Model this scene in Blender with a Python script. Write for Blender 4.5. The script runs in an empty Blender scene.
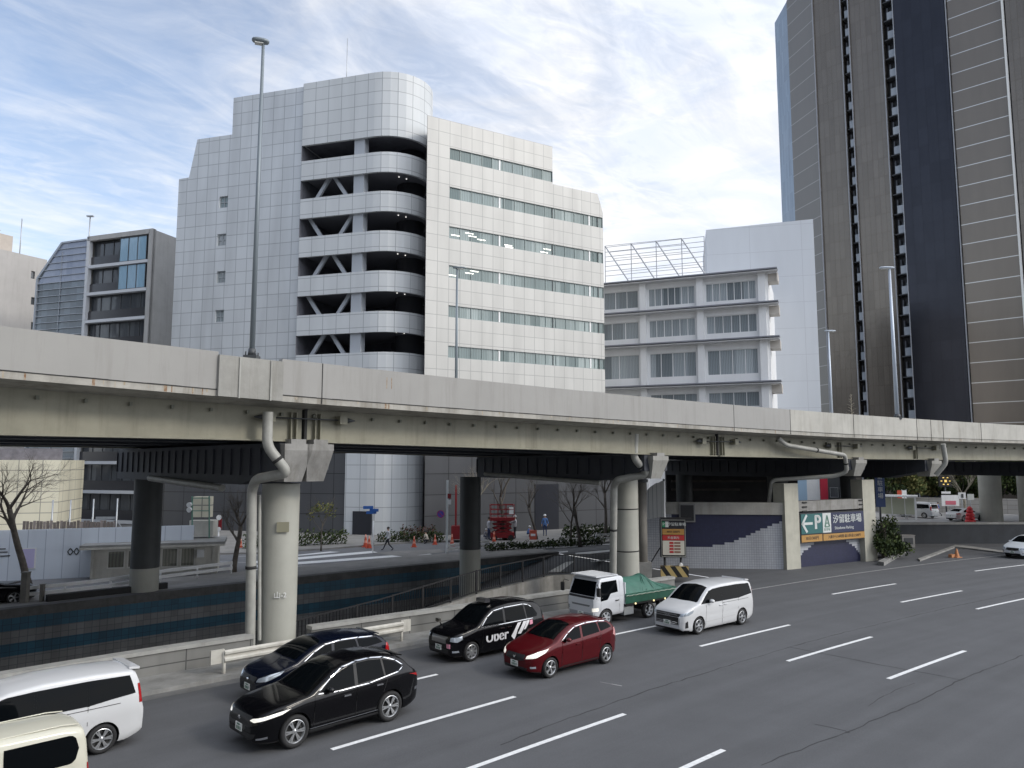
import bpy, bmesh, math, random
from mathutils import Vector, Matrix
from mathutils.bvhtree import BVHTree
random.seed(7)
C = bpy.context.scene.collection
scn = bpy.context.scene
R_ = math.radians
# ------------------------------------------------------------------ camera model
F = 750.0; PIT = R_(6.0); EYE = 6.7
def ray(u, v):
    a = (u-512)/F; b = -(v-384)/F
    return Vector((a, math.cos(PIT)-b*math.sin(PIT), math.sin(PIT)+b*math.cos(PIT)))
def gp(u, v, z=0.0):
    d = ray(u, v); t = (z-EYE)/d.z
    return Vector((d.x*t, d.y*t, z))
def proj(p):
    x, y, z = p[0], p[1], p[2]-EYE; f = y*math.cos(PIT)+z*math.sin(PIT); g_ = -y*math.sin(PIT)+z*math.cos(PIT)
    return 512+F*x/f, 384-F*g_/f
def atd(u, depth, v=463):
    """plan point seen in image column u (at row v) at forward distance depth"""
    d = ray(u, v); return Vector((d.x/d.y*depth, depth))
class Plane:
    """vertical plane through plan points A, B; coordinates s along A->B, z up"""
    def __init__(s, A, B):
        s.A = Vector(A[:2]); s.B = Vector(B[:2]); s.d = (s.B-s.A).normalized(); s.L = (s.B-s.A).length
        s.n = Vector((s.d.y, -s.d.x))
        if s.n.y > 0: s.n = -s.n        # towards the street
    def hit(s, u, v):
        r = ray(u, v); o = s.A
        t = o.dot(s.n)/(r.x*s.n.x+r.y*s.n.y)
        p = r*t
        return ((Vector((p.x, p.y))-o).dot(s.d), EYE+p.z)
    def P(s, a, z, out=0.0):
        q = s.A+s.d*a+s.n*out
        return Vector((q.x, q.y, z))
# ------------------------------------------------------------------ road curve
CX, CY, R0 = 125.767, -117.331, 191.23
TH0 = math.pi*.7
def P(s, off, z=0.0):
    th = TH0-s/R0; r = R0+off
    return Vector((CX+r*math.cos(th), CY+r*math.sin(th), z))
def hd(s):
    return TH0-s/R0-math.pi/2
def so(p):
    dx = p[0]-CX; dy = p[1]-CY
    return (TH0-math.atan2(dy, dx))*R0, math.hypot(dx, dy)-R0
def lerp_tab(tab, x):
    if x <= tab[0][0]: return tab[0][1]
    for (a, b), (c, d) in zip(tab, tab[1:]):
        if x <= c: return b+(d-b)*(x-a)/(c-a)
    return tab[-1][1]
# ------------------------------------------------------------------ tags
def tag(o, label=None, cat=None, group=None, kind=None):
    if label: o['label'] = label
    if cat: o['category'] = cat
    if group: o['group'] = group
    if kind: o['kind'] = kind
    return o
def empty(name, loc=(0, 0, 0), rz=0, label=None, cat=None, group=None):
    o = bpy.data.objects.new(name, None); C.objects.link(o)
    o.location = loc; o.rotation_euler = (0, 0, rz); o.empty_display_size = .3
    return tag(o, label, cat, group)
def kids(o): return [c for c in bpy.data.objects if c.parent == o]
def copy_tree(o, parent=None):
    c = o.copy(); C.objects.link(c)
    if parent: c.parent = parent
    for ch in kids(o): copy_tree(ch, c)
    return c
# ------------------------------------------------------------------ materials
MATS = {}
def nd(nt, typ, **kw):
    n = nt.nodes.new(typ)
    for k, v in kw.items(): setattr(n, k, v)
    return n
def mat(name, col=(.5, .5, .5), rough=.6, metal=0.0, coat=0.0, noise=0.0, nscale=2.0, streak=0.0, bump=0.0, bscale=20.0,
        spec=.5, emit=None, estr=0.0, col2=None, stretch=None, alpha=1.0, trans=0.0):
    if name in MATS: return MATS[name]
    m = bpy.data.materials.new(name); m.use_nodes = True; nt = m.node_tree; b = nt.nodes['Principled BSDF']
    b.inputs['Base Color'].default_value = (*col, 1); b.inputs['Roughness'].default_value = rough
    b.inputs['Metallic'].default_value = metal; b.inputs['Coat Weight'].default_value = coat
    b.inputs['Coat Roughness'].default_value = .04
    b.inputs['Specular IOR Level'].default_value = spec
    b.inputs['Transmission Weight'].default_value = trans
    b.inputs['Alpha'].default_value = alpha
    if emit: b.inputs['Emission Color'].default_value = (*emit, 1); b.inputs['Emission Strength'].default_value = estr
    tc = nd(nt, 'ShaderNodeTexCoord')
    geo = nd(nt, 'ShaderNodeNewGeometry')
    if noise or streak:
        mp = nd(nt, 'ShaderNodeMapping'); nt.links.new(geo.outputs['Position'], mp.inputs[0])
        n1 = nd(nt, 'ShaderNodeTexNoise'); n1.inputs['Scale'].default_value = nscale; n1.inputs['Detail'].default_value = 8
        n1.inputs['Roughness'].default_value = .65
        nt.links.new(mp.outputs[0], n1.inputs['Vector'])
        if stretch: mp.inputs['Scale'].default_value = stretch
        c2 = col2 or tuple(c*(1-noise) for c in col)
        rp = nd(nt, 'ShaderNodeMapRange'); rp.inputs[1].default_value = .35; rp.inputs[2].default_value = .68
        nt.links.new(n1.outputs['Fac'], rp.inputs[0])
        mx = nd(nt, 'ShaderNodeMix', data_type='RGBA')
        mx.inputs[6].default_value = (*col, 1); mx.inputs[7].default_value = (*c2, 1)
        nt.links.new(rp.outputs[0], mx.inputs[0]); last = mx.outputs[2]
        if streak:
            mp2 = nd(nt, 'ShaderNodeMapping'); mp2.inputs['Scale'].default_value = (1.6, 1.6, .12)
            nt.links.new(geo.outputs['Position'], mp2.inputs[0])
            n2 = nd(nt, 'ShaderNodeTexNoise'); n2.inputs['Scale'].default_value = 1.6; n2.inputs['Detail'].default_value = 7
            n2.inputs['Roughness'].default_value = .7
            nt.links.new(mp2.outputs[0], n2.inputs['Vector'])
            r2 = nd(nt, 'ShaderNodeMapRange'); r2.inputs[1].default_value = .5; r2.inputs[2].default_value = .75
            r2.inputs[3].default_value = 0; r2.inputs[4].default_value = streak
            nt.links.new(n2.outputs['Fac'], r2.inputs[0])
            m2 = nd(nt, 'ShaderNodeMix', data_type='RGBA'); m2.inputs[7].default_value = (col[0]*.38, col[1]*.34, col[2]*.28, 1)
            nt.links.new(r2.outputs[0], m2.inputs[0]); nt.links.new(last, m2.inputs[6]); last = m2.outputs[2]
        nt.links.new(last, b.inputs['Base Color'])
    if bump:
        n3 = nd(nt, 'ShaderNodeTexNoise'); n3.inputs['Scale'].default_value = bscale; n3.inputs['Detail'].default_value = 6
        nt.links.new(geo.outputs['Position'], n3.inputs['Vector'])
        bp = nd(nt, 'ShaderNodeBump'); bp.inputs['Strength'].default_value = bump; bp.inputs['Distance'].default_value = .02
        nt.links.new(n3.outputs['Fac'], bp.inputs['Height']); nt.links.new(bp.outputs[0], b.inputs['Normal'])
    MATS[name] = m; return m
def grid_mat(name, col, joint, w, h, mortar=.03, var=.06, rough=.35, metal=0.0, ox=0.0, oz=0.0, offset=0.0, stain=.12, coat=0.0, spec=.5, wave=0.0):
    """panels / tiles laid out by UV in metres"""
    if name in MATS: return MATS[name]
    m = bpy.data.materials.new(name); m.use_nodes = True; nt = m.node_tree; b = nt.nodes['Principled BSDF']
    uv = nd(nt, 'ShaderNodeUVMap'); mp = nd(nt, 'ShaderNodeMapping'); mp.inputs['Location'].default_value = (ox, oz, 0)
    nt.links.new(uv.outputs[0], mp.inputs[0])
    br = nd(nt, 'ShaderNodeTexBrick', offset=offset, squash=1.0)
    br.inputs['Scale'].default_value = 1.0; br.inputs['Brick Width'].default_value = w; br.inputs['Row Height'].default_value = h
    br.inputs['Mortar Size'].default_value = mortar; br.inputs['Mortar Smooth'].default_value = .1
    br.inputs['Color1'].default_value = (*[c*(1+var) for c in col], 1); br.inputs['Color2'].default_value = (*[c*(1-var) for c in col], 1)
    br.inputs['Mortar'].default_value = (*joint, 1)
    nt.links.new(mp.outputs[0], br.inputs['Vector'])
    geo = nd(nt, 'ShaderNodeNewGeometry'); mp2 = nd(nt, 'ShaderNodeMapping'); mp2.inputs['Scale'].default_value = (.5, .5, .08)
    nt.links.new(geo.outputs['Position'], mp2.inputs[0])
    n = nd(nt, 'ShaderNodeTexNoise'); n.inputs['Scale'].default_value = 1.3; n.inputs['Detail'].default_value = 6
    nt.links.new(mp2.outputs[0], n.inputs['Vector'])
    r = nd(nt, 'ShaderNodeMapRange'); r.inputs[1].default_value = .4; r.inputs[2].default_value = .7; r.inputs[3].default_value = 1; r.inputs[4].default_value = 1-stain
    nt.links.new(n.outputs['Fac'], r.inputs[0])
    mx = nd(nt, 'ShaderNodeMix', data_type='RGBA', blend_type='MULTIPLY'); mx.inputs[0].default_value = 1
    nt.links.new(br.outputs['Color'], mx.inputs[6]); nt.links.new(r.outputs[0], mx.inputs[7])
    nt.links.new(mx.outputs[2], b.inputs['Base Color'])
    b.inputs['Roughness'].default_value = rough; b.inputs['Metallic'].default_value = metal; b.inputs['Coat Weight'].default_value = coat
    b.inputs['Specular IOR Level'].default_value = spec
    if wave:
        n3 = nd(nt, 'ShaderNodeTexNoise'); n3.inputs['Scale'].default_value = .8
        nt.links.new(geo.outputs['Position'], n3.inputs['Vector'])
        bp = nd(nt, 'ShaderNodeBump'); bp.inputs['Strength'].default_value = wave; bp.inputs['Distance'].default_value = .1
        nt.links.new(n3.outputs['Fac'], bp.inputs['Height']); nt.links.new(bp.outputs[0], b.inputs['Normal'])
    MATS[name] = m; return m
def glass_mat(name, col, col2, scale=(1, 1), rough=.06, spec=.8, wob=.04):
    """facade glazing: reflective pane over blinds and rooms of different brightness, by UV cell"""
    if name in MATS: return MATS[name]
    m = bpy.data.materials.new(name); m.use_nodes = True; nt = m.node_tree; b = nt.nodes['Principled BSDF']
    uv = nd(nt, 'ShaderNodeUVMap'); br = nd(nt, 'ShaderNodeTexBrick', offset=0.0, squash=1.0)
    br.inputs['Scale'].default_value = 1; br.inputs['Brick Width'].default_value = scale[0]; br.inputs['Row Height'].default_value = scale[1]
    br.inputs['Mortar Size'].default_value = 0
    br.inputs['Color1'].default_value = (*col, 1); br.inputs['Color2'].default_value = (*col2, 1)
    nt.links.new(uv.outputs[0], br.inputs['Vector'])
    wv = nd(nt, 'ShaderNodeTexWave', bands_direction='X'); wv.inputs['Scale'].default_value = 1.7; wv.inputs['Distortion'].default_value = 2.0
    nt.links.new(uv.outputs[0], wv.inputs['Vector'])
    r = nd(nt, 'ShaderNodeMapRange'); r.inputs[3].default_value = .72; r.inputs[4].default_value = 1.15
    nt.links.new(wv.outputs['Fac'], r.inputs[0])
    mx = nd(nt, 'ShaderNodeMix', data_type='RGBA', blend_type='MULTIPLY'); mx.inputs[0].default_value = 1
    nt.links.new(br.outputs['Color'], mx.inputs[6]); nt.links.new(r.outputs[0], mx.inputs[7])
    nt.links.new(mx.outputs[2], b.inputs['Base Color'])
    b.inputs['Roughness'].default_value = rough; b.inputs['Specular IOR Level'].default_value = spec
    geo = nd(nt, 'ShaderNodeNewGeometry')
    n3 = nd(nt, 'ShaderNodeTexNoise'); n3.inputs['Scale'].default_value = .6
    nt.links.new(geo.outputs['Position'], n3.inputs['Vector'])
    bp = nd(nt, 'ShaderNodeBump'); bp.inputs['Strength'].default_value = wob; bp.inputs['Distance'].default_value = .3
    nt.links.new(n3.outputs['Fac'], bp.inputs['Height']); nt.links.new(bp.outputs[0], b.inputs['Normal'])
    MATS[name] = m; return m

asphalt = mat('asphalt', (.100, .103, .110), .85, noise=.13, nscale=.5, bump=.5, bscale=60, spec=.35)
# ---------- richer asphalt: wheel tracks, fine grain and cracks
def make_asphalt():
    nt = asphalt.node_tree; b = nt.nodes['Principled BSDF']
    src = b.inputs['Base Color'].links[0].from_socket
    geo = nd(nt, 'ShaderNodeNewGeometry')
    n = nd(nt, 'ShaderNodeTexNoise'); n.inputs['Scale'].default_value = 22; n.inputs['Detail'].default_value = 10; n.inputs['Roughness'].default_value = .85
    nt.links.new(geo.outputs['Position'], n.inputs['Vector'])
    r = nd(nt, 'ShaderNodeMapRange'); r.inputs[1].default_value = .3; r.inputs[2].default_value = .7; r.inputs[3].default_value = .80; r.inputs[4].default_value = 1.20
    nt.links.new(n.outputs['Fac'], r.inputs[0])
    m1 = nd(nt, 'ShaderNodeMix', data_type='RGBA', blend_type='MULTIPLY'); m1.inputs[0].default_value = 1
    nt.links.new(src, m1.inputs[6]); nt.links.new(r.outputs[0], m1.inputs[7])
    uv = nd(nt, 'ShaderNodeUVMap')           # u = along the road, v = across
    mp = nd(nt, 'ShaderNodeMapping'); mp.inputs['Scale'].default_value = (.05, 1.25, 1)
    nt.links.new(uv.outputs[0], mp.inputs[0])
    n2 = nd(nt, 'ShaderNodeTexNoise'); n2.inputs['Scale'].default_value = 1.0; n2.inputs['Detail'].default_value = 4
    nt.links.new(mp.outputs[0], n2.inputs['Vector'])
    r2 = nd(nt, 'ShaderNodeMapRange'); r2.inputs[1].default_value = .35; r2.inputs[2].default_value = .65; r2.inputs[3].default_value = .90; r2.inputs[4].default_value = 1.07
    nt.links.new(n2.outputs['Fac'], r2.inputs[0])
    m2 = nd(nt, 'ShaderNodeMix', data_type='RGBA', blend_type='MULTIPLY'); m2.inputs[0].default_value = 1
    nt.links.new(m1.outputs[2], m2.inputs[6]); nt.links.new(r2.outputs[0], m2.inputs[7])
    nt.links.new(m2.outputs[2], b.inputs['Base Color'])
make_asphalt()
street = mat('street_asphalt', (.17, .174, .182), .85, noise=.25, nscale=.4, bump=.3, bscale=50)
pave = mat('pavement', (.25, .245, .235), .85, noise=.3, nscale=.8, bump=.3)
crack = mat('crack', (.03, .03, .032), .9)
paint = mat('road_paint', (.80, .81, .81), .6, noise=.22, nscale=6, bump=.1, bscale=40)
wornp = mat('worn_paint', (.34, .34, .34), .7, noise=.5, nscale=5)
kerbm = mat('kerb_concrete', (.26, .26, .25), .85, noise=.35, nscale=1.5, streak=.3, bump=.3)
steel_st = mat('stud_paint', (.16, .165, .13), .6)
conc = mat('concrete', (.34, .335, .31), .8, noise=.25, nscale=.9, streak=.45, bump=.35, bscale=9)
concd = mat('concrete_weathered', (.32, .315, .30), .85, noise=.4, nscale=1.1, streak=.7, bump=.4, bscale=7)
pan_grey = mat('parapet_panel', (.315, .31, .295), .55, noise=.10, nscale=.35, streak=.28)
edge_c = mat('slab_edge', (.42, .405, .365), .8, noise=.35, nscale=1.2, streak=.8, bump=.2)
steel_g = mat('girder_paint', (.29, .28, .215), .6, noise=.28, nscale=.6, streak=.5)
steel_u = mat('girder_paint_shaded', (.045, .05, .062), .7, noise=.3, nscale=.8)  # girder paint darkened to carry the shade under the deck
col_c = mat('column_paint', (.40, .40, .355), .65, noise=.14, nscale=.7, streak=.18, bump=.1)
col_d = mat('column_dark', (.055, .06, .062), .6, noise=.25, nscale=.7, streak=.3)  # darker tone of the columns
rust = mat('rust', (.20, .10, .045), .9, noise=.5, nscale=9, col2=(.40, .34, .26))
rustp = mat('rust_pale', (.34, .27, .18), .9, noise=.5, nscale=9, col2=(.46, .42, .35))
joint = mat('joint_gap', (.03, .03, .03), .9)
pipe_m = mat('pipe_grey', (.38, .38, .35), .5, noise=.25, nscale=2, streak=.3)
galv = mat('galvanised', (.42, .44, .46), .4, metal=.6, noise=.15, nscale=3)
polem = mat('pole_grey', (.20, .235, .26), .45, metal=.2)
white = mat('white_paint', (.78, .79, .79), .45, noise=.08, nscale=1.5, streak=.2)
railw = mat('rail_offwhite', (.60, .585, .53), .55, noise=.25, nscale=2, streak=.45)
blackm = mat('black_metal', (.02, .02, .022), .45)
darkm = mat('dark_grey_metal', (.06, .065, .07), .5)
rubber = mat('rubber', (.018, .018, .019), .8)
rimm = mat('rim_alloy', (.55, .56, .57), .3, metal=.85)
rimdark = mat('rim_dark', (.02, .02, .02), .5)
chrome = mat('chrome', (.75, .76, .78), .12, metal=1)
cglass = mat('car_glass', (.003, .004, .005), .04, spec=.08)
plate = mat('plate_white', (.78, .79, .76), .4)
plateink = mat('plate_ink', (.05, .16, .10), .5)
headon = mat('headlight_on', (.9, .9, .85), .15, emit=(1, .93, .78), estr=.35, coat=1)
headoff = mat('headlight', (.45, .5, .55), .08, metal=.4, coat=1)
tail = mat('taillight', (.35, .01, .012), .12, coat=1)
trim = mat('trim_black', (.015, .015, .016), .5)
leafd = mat('leaf_dark', (.035, .055, .022), .7, noise=.5, nscale=3, spec=.15)
leafm = mat('leaf_mid', (.085, .115, .038), .7, noise=.5, nscale=3, spec=.15)
leafy = mat('leaf_olive', (.19, .185, .07), .75, noise=.45, nscale=2, spec=.15)
bark = mat('bark', (.125, .108, .09), .9, noise=.5, nscale=4, bump=.6)
barkp = mat('bark_pale', (.30, .27, .21), .9, noise=.4, nscale=4)
orange = mat('cone_orange', (.50, .07, .03), .5)
redm = mat('red_machine', (.20, .010, .015), .45)
skin = mat('skin', (.45, .28, .2), .6)
hairm = mat('hair', (.02, .017, .015), .6)
def fab(n, c): return mat('fabric_'+n, c, .85, noise=.2, nscale=6)
# ------------------------------------------------------------------ mesh builder
class MB:
    def __init__(s): s.v = []; s.f = []; s.mi = []; s.uv = []; s.sm = []
    def face(s, pts, mi=0, uv=None, smooth=False):
        n = len(s.v); s.v += [Vector(p) for p in pts]; s.f.append(tuple(range(n, n+len(pts)))); s.mi.append(mi); s.uv.append(uv); s.sm.append(smooth)
    def grid(s, rows, mi=0, closed=False, uvf=None, smooth=True, flip=False):
        n = len(s.v); W = len(rows[0])
        for r in rows: s.v += [Vector(p) for p in r]
        for i in range(len(rows)-1):
            for j in range(W if closed else W-1):
                k = (j+1) % W
                q = (n+i*W+j, n+i*W+k, n+(i+1)*W+k, n+(i+1)*W+j)
                if flip: q = q[::-1]
                s.f.append(q); s.mi.append(mi); s.sm.append(smooth)
                if uvf:
                    u = [uvf(i, j), uvf(i, j+1), uvf(i+1, j+1), uvf(i+1, j)]
                    s.uv.append(u[::-1] if flip else u)
                else: s.uv.append(None)
    def box(s, c, d, rz=0, mi=0, M=None):
        c = Vector(c); hx, hy, hz = d[0]/2, d[1]/2, d[2]/2
        m = Matrix.Rotation(rz, 3, 'Z') if M is None else M
        p = [c+m@Vector((x*hx, y*hy, z*hz)) for x in (-1, 1) for y in (-1, 1) for z in (-1, 1)]
        for q in ((0, 1, 3, 2), (4, 6, 7, 5), (0, 4, 5, 1), (2, 3, 7, 6), (0, 2, 6, 4), (1, 5, 7, 3)): s.face([p[i] for i in q], mi)
    def beam(s, a, b, w, h, mi=0):
        a = Vector(a); b = Vector(b); d = (b-a); L = d.length; d.normalize()
        up = Vector((0, 0, 1)) if abs(d.z) < .95 else Vector((1, 0, 0))
        y = up.cross(d).normalized(); z = d.cross(y)
        M = Matrix((d, y, z)).transposed()
        s.box((a+b)/2, (L, w, h), M=M, mi=mi)
    def cyl(s, a, b, r0, r1=None, n=16, mi=0, caps=True, smooth=True):
        if r1 is None: r1 = r0
        a = Vector(a); b = Vector(b); d = (b-a).normalized()
        x = d.orthogonal().normalized(); y = d.cross(x)
        ra = [a+(x*math.cos(t)+y*math.sin(t))*r0 for t in [2*math.pi*i/n for i in range(n)]]
        rb = [b+(x*math.cos(t)+y*math.sin(t))*r1 for t in [2*math.pi*i/n for i in range(n)]]
        s.grid([ra, rb], mi, closed=True, smooth=smooth)
        if caps: s.face(ra[::-1], mi); s.face(rb, mi)
    def tube(s, pts, r, n=10, mi=0, caps=True):
        pts = [Vector(p) for p in pts]; rows = []; x = None
        for i, p in enumerate(pts):
            d = ((pts[min(i+1, len(pts)-1)]-pts[max(i-1, 0)])).normalized()
            if x is None: x = d.orthogonal().normalized()
            else: x = (x-d*x.dot(d)).normalized()
            y = d.cross(x); rr = r[i] if isinstance(r, (list, tuple)) else r
            rows.append([p+(x*math.cos(t)+y*math.sin(t))*rr for t in [2*math.pi*k/n for k in range(n)]])
        s.grid(rows, mi, closed=True)
        if caps: s.face(rows[0][::-1], mi); s.face(rows[-1], mi)
    def lathe(s, prof, n=24, mi=0, M=None, o=(0, 0, 0), mis=None):
        M = M or Matrix.Identity(3); o = Vector(o)
        rows = [[o+M@Vector((r*math.cos(2*math.pi*k/n), r*math.sin(2*math.pi*k/n), z)) for k in range(n)] for r, z in prof]
        for i in range(len(rows)-1): s.grid([rows[i], rows[i+1]], mis[i] if mis else mi, closed=True)
    def prism(s, poly, z0, z1, mi=0):
        lo = [Vector((p[0], p[1], z0)) for p in poly]; hi = [Vector((p[0], p[1], z1)) for p in poly]
        s.face(hi, mi); s.face(lo[::-1], mi)
        for i in range(len(poly)):
            j = (i+1) % len(poly); s.face([lo[i], lo[j], hi[j], hi[i]], mi)
    def sweep(s, ss, prof, mi=0, pf=P, smooth=False, zf=None, closedprof=True, mis=None):
        """prof: [(off,z)...] cross-section (callable of s allowed), swept along road curve"""
        secs = []
        for q in ss:
            pr = prof(q) if callable(prof) else prof
            secs.append([pf(q, o, z) for o, z in pr])
        n = len(secs[0])
        for i in range(len(secs)-1):
            for j in range(n if closedprof else n-1):
                k = (j+1) % n
                a, b, c, d = secs[i][j], secs[i][k], secs[i+1][k], secs[i+1][j]
                e = (b-a).length
                uv = None
                if abs((b-a).z) > .3*e: uv = [(ss[i], a.z), (ss[i], b.z), (ss[i+1], c.z), (ss[i+1], d.z)]
                s.face([a, b, c, d], mis[j] if mis else mi, uv)
        if closedprof: s.face(secs[0][::-1], mis[0] if mis else mi); s.face(secs[-1], mis[0] if mis else mi)
    def build(s, name, mats, parent=None, sharp=None, recalc=True, loc=None):
        me = bpy.data.meshes.new(name)
        off = Vector(loc) if loc is not None else Vector((0, 0, 0))
        me.from_pydata([v-off for v in s.v], [], s.f)
        if not isinstance(mats, (list, tuple)): mats = [mats]
        for m in mats: me.materials.append(m)
        uvl = me.uv_layers.new(name='UVMap')
        for p in me.polygons:
            p.material_index = s.mi[p.index]; p.use_smooth = s.sm[p.index]
            u = s.uv[p.index]
            if u is None:
                nrm = p.normal
                if abs(nrm.z) > .7: u = [(me.vertices[i].co.x, me.vertices[i].co.y) for i in p.vertices]
                else:
                    t = Vector((-nrm.y, nrm.x, 0)); t = t.normalized() if t.length > 1e-6 else Vector((1, 0, 0))
                    u = [(me.vertices[i].co.dot(t), me.vertices[i].co.z) for i in p.vertices]
            for li, q in zip(p.loop_indices, u): uvl.data[li].uv = q
        if recalc:
            bm = bmesh.new(); bm.from_mesh(me)
            bmesh.ops.remove_doubles(bm, verts=bm.verts, dist=1e-4)
            bmesh.ops.recalc_face_normals(bm, faces=bm.faces); bm.to_mesh(me); bm.free()
        if sharp: me.set_sharp_from_angle(angle=R_(sharp))
        o = bpy.data.objects.new(name, me); C.objects.link(o)
        if parent: o.parent = parent
        if loc is not None: o.location = loc
        return o
def frange(a, b, st):
    n = max(1, int(math.ceil(abs(b-a)/st))); return [a+(b-a)*i/n for i in range(n+1)]
def text(body, size, pos, rz, m, parent, name, ext=.004, align='CENTER', sx=1.0, tilt=90):
    cu = bpy.data.curves.new(name, 'FONT'); cu.body = body; cu.size = size; cu.align_x = align; cu.align_y = 'CENTER'; cu.extrude = ext
    o = bpy.data.objects.new(name+'_curve', cu); C.objects.link(o)
    dg = bpy.context.evaluated_depsgraph_get()
    me = bpy.data.meshes.new_from_object(o.evaluated_get(dg)); bpy.data.objects.remove(o)
    me.materials.clear(); me.materials.append(m)
    t = bpy.data.objects.new(name, me); C.objects.link(t)
    if parent: t.parent = parent
    t.location = pos; t.rotation_euler = (R_(tilt), 0, rz); t.scale = (sx, 1, 1)
    return t
def bold(t, k=.012):
    return t
# ================================================================== GROUND, ROADS
def sheet(name, polys, m, kind='structure'):
    mb = MB()
    for p in polys: mb.face(p)
    return tag(mb.build(name, m, recalc=False), kind=kind)
def up(pts):       # order so the normal points up
    a = sum((pts[i][0]*pts[(i+1) % len(pts)][1]-pts[(i+1) % len(pts)][0]*pts[i][1]) for i in range(len(pts)))
    return pts if a > 0 else pts[::-1]
KERB = [(-45, 4.3), (-28, 4.05), (-18, 3.75), (-8, 3.5), (3, 3.4), (29, 3.9), (60, 4.2)]
WALL = [(-45, 6.0), (-27, 5.6), (-20, 5.1), (-15, 4.75), (-8, 4.5), (-2, 4.4)]
# main roadway (near side) as one sheet reaching far; its far border is the trench's near edge
ss = frange(-60, 120, 3)
T0, T1 = -60, 3.0       # extent of the sunken ramp
near = MB()
for a, b in zip(ss, ss[1:]):
    for o0, o1 in ((-400, -60), (-60, -30), (-30, -15), (-15, -5), (-5, 3.3)):
        near.face([P(a, o0, 0) if o0 > -100 else P(a, -150, 0), P(b, o0, 0) if o0 > -100 else P(b, -150, 0), P(b, o1, 0), P(a, o1, 0)][::-1], 0,
                  [(a, o0), (b, o0), (b, o1), (a, o1)][::-1])
    near.face([P(a, 3.3, 0), P(b, 3.3, 0), P(b, 6.2, 0), P(a, 6.2, 0)][::-1], 0, [(a, 3.3), (b, 3.3), (b, 6.2), (a, 6.2)][::-1])
for a, b in zip(frange(T1, 120, 3), frange(T1, 120, 3)[1:]):
    near.face([P(a, 6.2, 0), P(b, 6.2, 0), P(b, 21.5, 0), P(a, 21.5, 0)][::-1], 0, [(a, 6.2), (b, 6.2), (b, 21.5), (a, 21.5)][::-1])
o = near.build('road', asphalt, recalc=False); tag(o, kind='structure')
for p in o.data.polygons:
    pass
bm = bmesh.new(); bm.from_mesh(o.data)
for f in bm.faces:
    if f.normal.z < 0: f.normal_flip()
bm.to_mesh(o.data); bm.free()
# far ground out to the horizon
g = MB()
for a, b in zip(ss, ss[1:]):
    g.face([P(a, 21.5, 0), P(b, 21.5, 0), P(b, 60, 0), P(a, 60, 0)])
g.build('street', street, recalc=False)['kind'] = 'structure'
g = MB(); g.box((300, 900, -.35), (6000, 6000, .5))
o = MB(); 
outer = [(-3000, -3000), (3000, -3000), (3000, 3000), (-3000, 3000)]
# ground plate with a hole for the trench: four slabs around it (slightly below the road sheets)
gm = mat('ground_grey', (.16, .16, .155), .9, noise=.3, nscale=.3)
gb = MB()
for x0, y0, x1, y1 in ((-3000, -3000, -75, 3000), (90, -3000, 3000, 3000), (-75, 62, 90, 3000), (-75, -3000, 90, -60)):
    gb.face([(x0, y0, -.02), (x1, y0, -.02), (x1, y1, -.02), (x0, y1, -.02)])
tag(gb.build('ground', gm, recalc=False), kind='structure')
for n in ('street', 'ground'):
    me = bpy.data.objects[n].data; bm = bmesh.new(); bm.from_mesh(me)
    for f in bm.faces:
        if f.normal.z < 0: f.normal_flip()
    bm.to_mesh(me); bm.free()
# lane dashes (6 m lines, 9 m gaps)
def dash_at(u, v): return so(gp(u, v))
def dash(s0, s1, off, w=.15, z=.004, m=paint, name='lane_line'):
    mb = MB(); q = frange(s0, s1, 1.0)
    for a, b in zip(q, q[1:]): mb.face([P(b, off-w/2, z), P(b, off+w/2, z), P(a, off+w/2, z), P(a, off-w/2, z)])
    o = mb.build(name, m, recalc=False); tag(o, kind='structure'); return o
for (ua, va), (ub, vb) in (((413, 679), (439, 675)), ((626, 632), (656, 626)), ((832, 594), (896, 584)), ((974, 571), (1009, 567)),
                           ((329, 752), (516, 695)), ((698, 645), (792, 626)), ((901, 602), (962, 591)),
                           ((477, 768), (608, 718)), ((785, 661), (874, 637)), ((976, 609), (1024, 599)),
                           ((683, 768), (724, 750)), ((887, 680), (966, 650))):
    s0, o0 = dash_at(ua, va); s1, o1 = dash_at(ub, vb)
    om = (o0+o1)/2; sm = (s0+s1)/2
    if ua == 413: s0 = s1-6
    elif ua == 626: s0 = s1-6
    elif ua == 683: s0 = s1-6
    elif ua in (974, 976): s1 = s0+6
    else: s0, s1 = sm-3, sm+3
    dash(s0, s1, om)
    if ua == 887: dash(s0+15, s1+15, om)
    if ua in (974, 901, 976):
        for k in (15, 30): dash(s0+k, s1+k, om)
# solid edge line
mb = MB(); q = frange(-1, 60, 2)
eo = [(-1, 3.05), (3, 3.14), (12, 3.38), (29, 3.79), (60, 4.1)]
for a, b in zip(q, q[1:]):
    oa, ob = lerp_tab(eo, a), lerp_tab(eo, b)
    mb.face([P(b, ob-.07, .004), P(b, ob+.07, .004), P(a, oa+.07, .004), P(a, oa-.07, .004)])
tag(mb.build('edge_line', wornp, recalc=False), kind='structure')
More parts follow.
